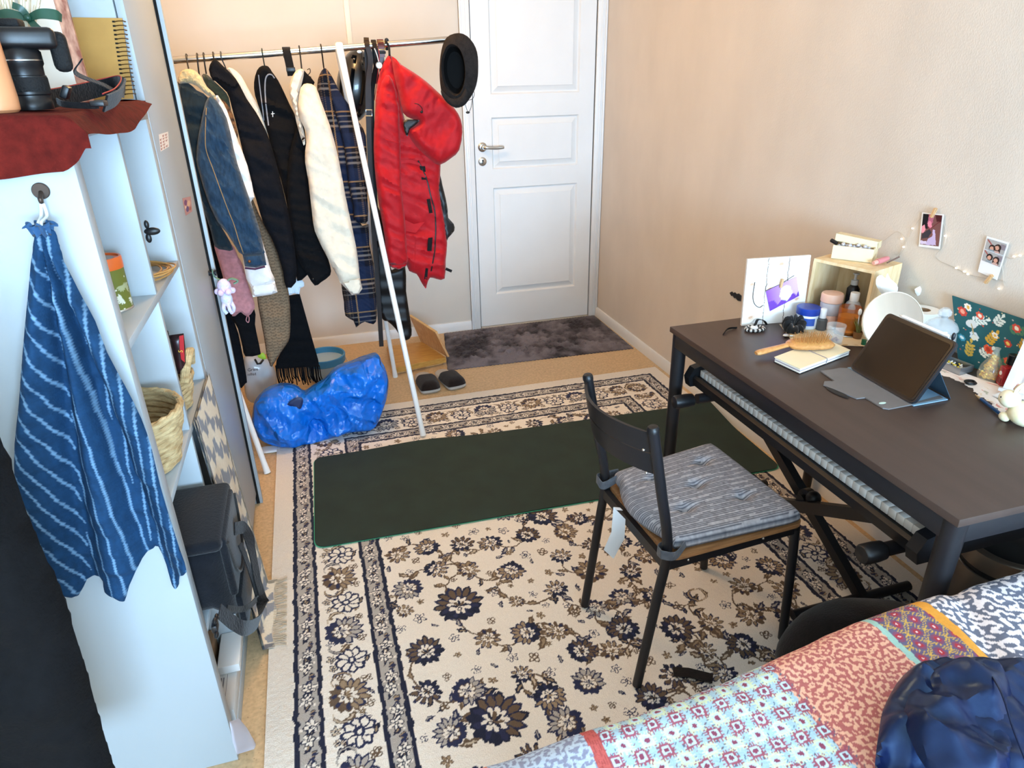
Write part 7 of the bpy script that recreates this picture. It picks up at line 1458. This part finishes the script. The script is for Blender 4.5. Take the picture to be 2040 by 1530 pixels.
# tin of pins, gold bag, bottle, papers, ring, pencil, rabbit, white frame
t4 = [on(1891, 737), on(1934, 753), on(1968, 746), on(1932, 718)]; tn = thing('pin_tin', sum(t4, Vector())/4, 'open silver tin of coloured push pins in front of the floral folder', 'tin'); ctn = sum(t4, Vector())/4; m_tin = mat('tin_metal', '#aab0b6', rough=.3, metal=.85)
t4 = [Vector((1.585, 1.315, D+.0009)), Vector((1.592, 1.243, D+.0009)), Vector((1.645, 1.250, D+.0009)), Vector((1.637, 1.322, D+.0009))]; ctn = sum(t4, Vector())/4
b = MB(); b.prism(t4, (0, 0, .0012))
for i in range(4): a, e = t4[i], t4[(i+1) % 4]; iv = (ctn-(a+e)/2).normalized(); b.prism([a, e, e+Vector((0, 0, .019)), a+Vector((0, 0, .019))], iv*.0014)
obj('tray', b, m_tin, tn); b = MB(); b.prism([ctn+(p-ctn)*.93+Vector((0, 0, .0014)) for p in t4], (0, 0, .001)); obj('lining', b, mat('tin_shadow', '#2a2622', rough=.8), tn)  # dark sheet on the tray floor paints the shade inside the tin
r2 = random.Random(3); pcs = {'#e8c83a': MB(), '#ece6dc': MB(), '#1b1b1b': MB(), '#9a9690': MB()}; kk = list(pcs)
for i in range(44): M = pcs[kk[i % 4] if i % 4 != 2 or i % 3 else '#ece6dc']; p = ctn+Vector((r2.uniform(-.020, .020), r2.uniform(-.026, .026), .006+r2.uniform(0, .004))); dv_ = Vector((r2.uniform(-1, 1), r2.uniform(-1, 1), r2.uniform(-.2, .4))).normalized(); M.tube([p, p+dv_*.009], [.0026, .0018], 6)
for h in kk: o_ = obj('push_pins', pcs[h], mat('pins_'+h[1:], h, rough=.4), tn); o_['kind'] = 'stuff'
c = on(1968, 730)+Vector((.012, .012, 0)); c = Vector((1.648, 1.205, D)); gb = thing('gold_bead_pouch', c, 'clear pouch of gold foil scraps standing before the floral folder', 'pouch')
b = MB(); r2 = random.Random(9)
for i in range(150):
    t = r2.random(); r_ = (1-t*.85)*.022*math.sqrt(r2.random()); a = r2.uniform(0, 6.28); b.ball(c+Vector((r_*math.cos(a), r_*math.sin(a)*1.15, .004+t*.060)), r2.uniform(.003, .006), 6, 4)
o_ = obj('gold_flakes', b, mat('gold_foil', '#e0b030', rough=.25, metal=.75, col2='#f5dc6a', scale=120), gb); o_['kind'] = 'stuff'
lat('film', [(.0, .0006), (.026, .001), (.029, .012), (.025, .035), (.012, .062), (.006, .078), (.008, .086)], c, mat('clear_film', '#f2ead8', rough=.15, alpha=.18, spec=1), gb)
c = Vector((1.650, 1.160, D+.001)); nbx = thing('nail_polish', c, 'red bottle with a black cap and white dot by the white frame', 'bottle'); m_redg = mat('red_glass', '#9c1a1e', rough=.12, spec=.8); rt_ = Matrix.Rotation(R(-25), 3, 'Z')
obj('body', MB().box(c+Vector((0, 0, .0255)), (.036, .026, .051), .004, rt_), m_redg, nbx); lat('neck', [(.009, .051), (.009, .058)], c, m_redg, nbx); lat('cap', [(.0, .058), (.012, .058), (.012, .082), (.010, .084), (0, .084)], c, m_gblk, nbx)
fn = rt_ @ Vector((0, -1, 0)); fn2 = rt_ @ Vector((-1, 0, 0)); obj('dot', MB().lathe([(0, 0), (.0055, 0), (.0055, .0006), (0, .0006)], c+fn2*.0181+Vector((0, 0, .033)), 20, axis=fn2), mat('dot_white', '#e6dcd8', rough=.4), nbx)
b = MB(); b.box(c+fn2*.0183+Vector((0, 0, .014)), (.0008, .020, .014), 0, rt_); obj('label', b, mat('dark_red_label', '#7a1216', rough=.4), nbx)
# white frame at the right edge
A0 = Vector((1.618, 1.135, D+.0008)); A1 = Vector((1.655, .93, D+.0008)); fu_ = Vector((.055, .012, .215)); wf_ = thing('white_photo_frame', (A0+A1)/2, 'white picture frame leaning at the right edge of the desk', 'picture frame'); wv_ = A1-A0; nn_ = wv_.cross(fu_).normalized(); nn_ = nn_ if nn_.x < 0 else -nn_
b = MB(); fw_ = .016
def FP(s_, t): return A0+wv_*s_+fu_*t
for q in ((0, 0, 1, .075), (0, .925, 1, 1), (0, .075, .075, .925), (.925, .075, 1, .925)): b.prism([FP(q[0], q[1]), FP(q[2], q[1]), FP(q[2], q[3]), FP(q[0], q[3])], nn_*.012)
obj('frame', b, m_white, wf_); cvm = Canvas(0, 0, 1, 1, .03, '#ded2c8', .008, 2, 84); cvm.rect(.30, 0, .32, 1, '#f2ece6'); cvm.rect(.45, .1, .9, .5, '#8d8f7c'); cvm.rect(.5, .15, .85, .45, '#b0a48c'); cvm.line([(.1, 0), (.1, 1)], .02, '#b5aaa6')
sheet('picture', cvm, quad_map([FP(.075, .925), FP(.925, .925), FP(.925, .075), FP(.075, .075)], tuple(nn_*.003)), PAINT_FLAT, wf_); b = MB(); b.prism([FP(0, 0)+nn_*.012, FP(1, 0)+nn_*.012, FP(1, 0)+nn_*.03, FP(0, 0)+nn_*.03], (0, 0, .008)); obj('ledge', b, m_white, wf_)
# torn flower paper along the wall side
tp = Canvas(0, 0, 1, 1, .012, '#f1dfd3', .006, 2, 85); r2 = random.Random(14)
for i in range(60): tp.ell(r2.random(), r2.random(), r2.uniform(.01, .05), r2.uniform(.01, .03), r2.random()*3, r2.choice(['#e3b7a4', '#f7efe8', '#d98f80', '#e8cfae', '#c9a79a', '#b9b09a']))
E0 = [(1.545, 1.325), (1.55, 1.27), (1.562, 1.22), (1.555, 1.17), (1.535, 1.135), (1.53, 1.10), (1.51, 1.06), (1.505, 1.03), (1.50, 1.0)]; E1 = [(1.60, 1.335), (1.615, 1.28), (1.625, 1.22), (1.64, 1.17), (1.645, 1.13), (1.65, 1.09), (1.62, 1.04), (1.60, 1.02), (1.57, .985)]
def tpz(X, Y):
    k = np.linspace(0, 1, 9); e0 = np.array(E0); e1 = np.array(E1); w = .003*np.sin(Y*70)+.002*np.sin(Y*173)
    a = np.stack([np.interp(Y, k, e0[:, 0])+w, np.interp(Y, k, e0[:, 1])], -1); c = np.stack([np.interp(Y, k, e1[:, 0]), np.interp(Y, k, e1[:, 1])], -1); q = a*(1-X)[:, None]+c*X[:, None]; return np.concatenate([q, np.full((len(X), 1), D+.0004)], 1)
tag(sheet('floral_wrapping_paper', tp, tpz, PAINT_FLAT), 'torn strip of pale floral wrapping paper along the wall side of the desk', 'paper')
b = MB(); q = [on(1978, 789, D+.002), on(2010, 803, D+.002), on(2034, 790, D+.002), on(2004, 778, D+.002)]; b.prism(q, (0, 0, .003)); o_ = obj('sketch_card', b, mat('pale_card', '#e6ddd6', rough=.6)); tag(o_, 'small pale card with a grey sketch lying near the rabbit figurine', 'card')
b = MB(); cq = sum(q, Vector())/4+Vector((0, 0, .0036))
for i in range(5): a = i*1.3; b.tube(smooth_open([cq+Vector((.010*math.cos(a+t*.8)*(1-.12*i), .007*math.sin(a+t*.8)*(1-.1*i), 0)) for t in range(4)], 4), .0005, 5)
obj('sketch_lines', b, mat('graphite', '#6f6a6c', rough=.7), o_)
c = on(1935, 763, D+.003); b = MB()
for i in range(4): b.tube([c+Vector((.0135*math.cos(a)-.001*i, .0095*math.sin(a)+.001*i, .0012*i)) for a in np.linspace(0, 2*math.pi, 22)[:-1]], .0018, 7, closed=True)
tag(obj('hair_coil', b, m_blackp), 'black spiral hair coil on the floral wrapping paper', 'hair tie')
p0, p1 = on(1940, 784, D+.0045), on(2008, 836, D+.0045); pc_ = thing('blue_pencil', p0.lerp(p1, .5)-Vector((0, 0, .004)), 'dark blue pencil with a black end in front of the rabbit figurine', 'pencil'); dvp = (p1-p0)
obj('shaft', MB().tube([p0.lerp(p1, .22), p0.lerp(p1, .84)], .0038, 8), mat('pencil_blue', '#1d4a7a', rough=.35), pc_); obj('wood_tip', MB().tube([p0.lerp(p1, .22), p0.lerp(p1, .04)], [.0037, .0009], 8), m_peg, pc_); obj('lead', MB().tube([p0.lerp(p1, .04), p0], [.0009, .0003], 6), m_dark, pc_); obj('white_ring', MB().tube([p0.lerp(p1, .84), p0.lerp(p1, .87)], .0039, 8), m_thr, pc_); obj('end_cap', MB().tube([p0.lerp(p1, .87), p1], [.0039, .0036], 8), m_gblk, pc_)
c = Vector((1.478, .998, D)); rb = thing('rabbit_figurine', c, 'small cream and yellow rabbit figurine at the near edge of the desk', 'figurine'); m_rab = mat('cream_glaze', '#e9dfae', rough=.35, col2='#f3ecd8', scale=35)
b = MB(); b.ball(c+Vector((.012, -.012, .024)), (.028, .030, .0235), 20, 14); b.ball(c+Vector((-.004, .014, .046)), (.0165, .019, .017), 18, 12); b.ball(c+Vector((.036, -.03, .014)), .009, 10, 8); b.ball(c+Vector((-.006, .012, .0095)), (.007, .011, .009), 10, 8); b.ball(c+Vector((.014, .016, .0095)), (.007, .011, .009), 10, 8); obj('body', b, m_rab, rb)
for s_ in (-1, 1):
    b = MB(); e = c+Vector((.002+s_*.006, .008, .06)); b.tube(smooth_open([e, e+Vector((s_*.003, -.004, .012)), e+Vector((s_*.005, -.010, .022)), e+Vector((s_*.005, -.014, .029))], 4), [.003, .0042, .005, .0055, .006, .0062, .006, .0055, .005, .004, .003, .0022, .001], 10, flat=(1, .6)); ear = obj('ear', b, m_rab, rb); b = MB(); b.tube([e+Vector((s_*.0015-.003, .0015, .008)), e+Vector((s_*.004-.0035, -.006, .022))], [.0012, .002], 6); obj('inner_ear', b, mat('ear_pink', '#d9a39a', rough=.5), ear)
b = MB(); b.ball(c+Vector((-.0185, .020, .049)), .0018, 8, 6); b.ball(c+Vector((.0105, .022, .049)), .0018, 8, 6); obj('eyes', b, m_dark, rb)
for ch_ in rb.children_recursive: ch_.data.transform(Matrix.Scale(1.22, 4))
# ================================================================== on the right wall: photos and a string of lights
def wall_quad(px): return [Px(u, v, XR-.006) for u, v in px]
pa = Canvas(0, 0, 1, 1.6, .012, '#7a4f4c', .008, 2, 91)
pa.rect(-.1, .85, .32, 1.7, '#15141c'); pa.poly([(.3, 1.6), (.62, 1.6), (.55, 1.2), (.45, .95), (.3, 1.1)], '#b8647e'); pa.poly([(0, .95), (.14, 1.05), (.2, .8), (.12, .6), (0, .62)], '#ef9aa8'); pa.poly([(.05, .55), (.4, .85), (.55, .7), (.4, .4), (.05, .3)], '#39343f'); pa.poly([(.6, .85), (.72, .8), (.78, .45), (.85, .05), (.3, 0), (.4, .35), (.62, .5)], '#c9b6dc'); pa.poly([(0, .02), (.35, .05), (.33, .2), (0, .2)], '#d9cbe6'); pa.ell(.42, 1.05, .10, .22, .2, '#e58aa0'); pa.line([(.28, 1.0), (.45, .85), (.62, 1.0), (.95, 1.3)], .04, '#6b1f2c'); pa.poly([(.65, 1.6), (1, 1.6), (1, 1.3), (.75, 1.25)], '#4a1a20')
pb_ = Canvas(0, 0, 1, 1.45, .012, '#b9c2cc', .006, 2, 92)
for oy, ks in ((.72, ((.62, .34, 1), (.36, .2, 0))), (.0, ((.72, .3, 1), (.36, .34, 0)))):
    pb_.rect(0, oy, 1, oy+.70, '#a9a6a4'); pb_.line([(.05, oy+.65), (.4, oy+.3)], .07, '#a0524c'); pb_.rect(.72, oy+.3, 1, oy+.62, '#8a7f86')
    for x, y, lg in ks:
        pb_.ell(x, oy+y+.02, .17, .21, 0, '#2f211f')
        if lg: pb_.rect(x-.16, oy, x+.17, oy+y, '#33221f')
        pb_.ell(x-.02, oy+y-.02, .10, .14, 0, '#cf9a84'); pb_.poly([(x-.2, oy), (x-.1, oy+.14), (x+.1, oy+.14), (x+.2, oy)], '#c9a59a' if lg else '#8f979c')
pb_.rect(0, .69, 1, .74, '#c4ccd4')
def instant(name, q, cv, ins, label):
    t = thing(name, sum(q, Vector())/4, label, 'photo', 'instant photos on the right wall'); b = MB(); b.prism(q, (.0008, 0, 0)); obj('border', b, mat('photo_border', '#efedec', rough=.5), t)
    TL, TR, BR_, BL_ = q; W = lambda s_, u: TL.lerp(TR, s_).lerp(BL_.lerp(BR_, s_), u)
    m_ = quad_map([W(ins[0], ins[1]), W(ins[2], ins[1]), W(ins[2], ins[3]), W(ins[0], ins[3])], (-.0008, 0, 0)); yy = cv.gy[-1]
    sheet('picture', cv, lambda X, Y: m_(X, Y/yy), PAINT_FLAT, t); return t
q1 = wall_quad([(1837, 423), (1880, 427), (1872, 496), (1830, 491)]); instant('instant_photo', q1, pa, (.07, .035, .95, .93), 'instant photo of pink and lilac shoes pegged on the right wall')
q2 = wall_quad([(1966, 470), (2010, 483), (1986, 558), (1948, 541)]); instant('instant_photo', q2, pb_, (.06, .05, .95, .66), 'instant photo with two pictures of people pegged at its lower edge')
pg1 = Px(1860, 424, XR-.010); peg('clothes_peg', pg1, (0, -.25, 1), (1, 0, 0), label='tiny wooden peg holding the shoe photo on the wall', cat='peg', group='tiny pegs on the light string'); pg2 = Px(1970, 556, XR-.010); peg('clothes_peg', pg2, (0, -.5, 1), (1, 0, 0), label='tiny wooden peg below the photo of people', cat='peg', group='tiny pegs on the light string')
wr_ = thing('string_lights', Px(1850, 500, XR-.004), 'thin wire string of tiny lights strung along the right wall', 'string lights'); WP = [(1655, 497), (1640, 492), (1675, 488), (1705, 498), (1714, 505), (1760, 480), (1785, 462), (1800, 470), (1805, 485), (1798, 500), (1790, 510), (1812, 470), (1832, 437), (1858, 425), (1876, 440), (1884, 462), (1880, 490), (1864, 508), (1872, 520), (1890, 528), (1905, 535), (1925, 545), (1950, 552), (1972, 556), (2000, 560), (2001, 570), (1998, 540), (1996, 500), (2010, 515), (2040, 508), (2080, 500)]
wpts = [Px(u, v, XR-.0045) for u, v in WP[4:]]; b = MB(); b.tube(smooth_open(wpts, 5), .0007, 5); obj('wire', b, mat('copper_silver_wire', '#cfc3b4', rough=.4, metal=.5), wr_)
m_led = mat('tiny_led', '#fff6e4', rough=.3, emit='#fff0d8', es=3.)
for u, v in ((1715, 504), (1796, 476), (1800, 492), (1818, 455), (1883, 470), (1905, 534), (1921, 541), (1928, 546), (2020, 511), (2032, 509), (1990, 575)):
    p = Px(u, v, XR-.006); b = MB(); b.ball(p, (.002, .0042, .0024), 8, 6); obj('led', b, m_led, wr_)
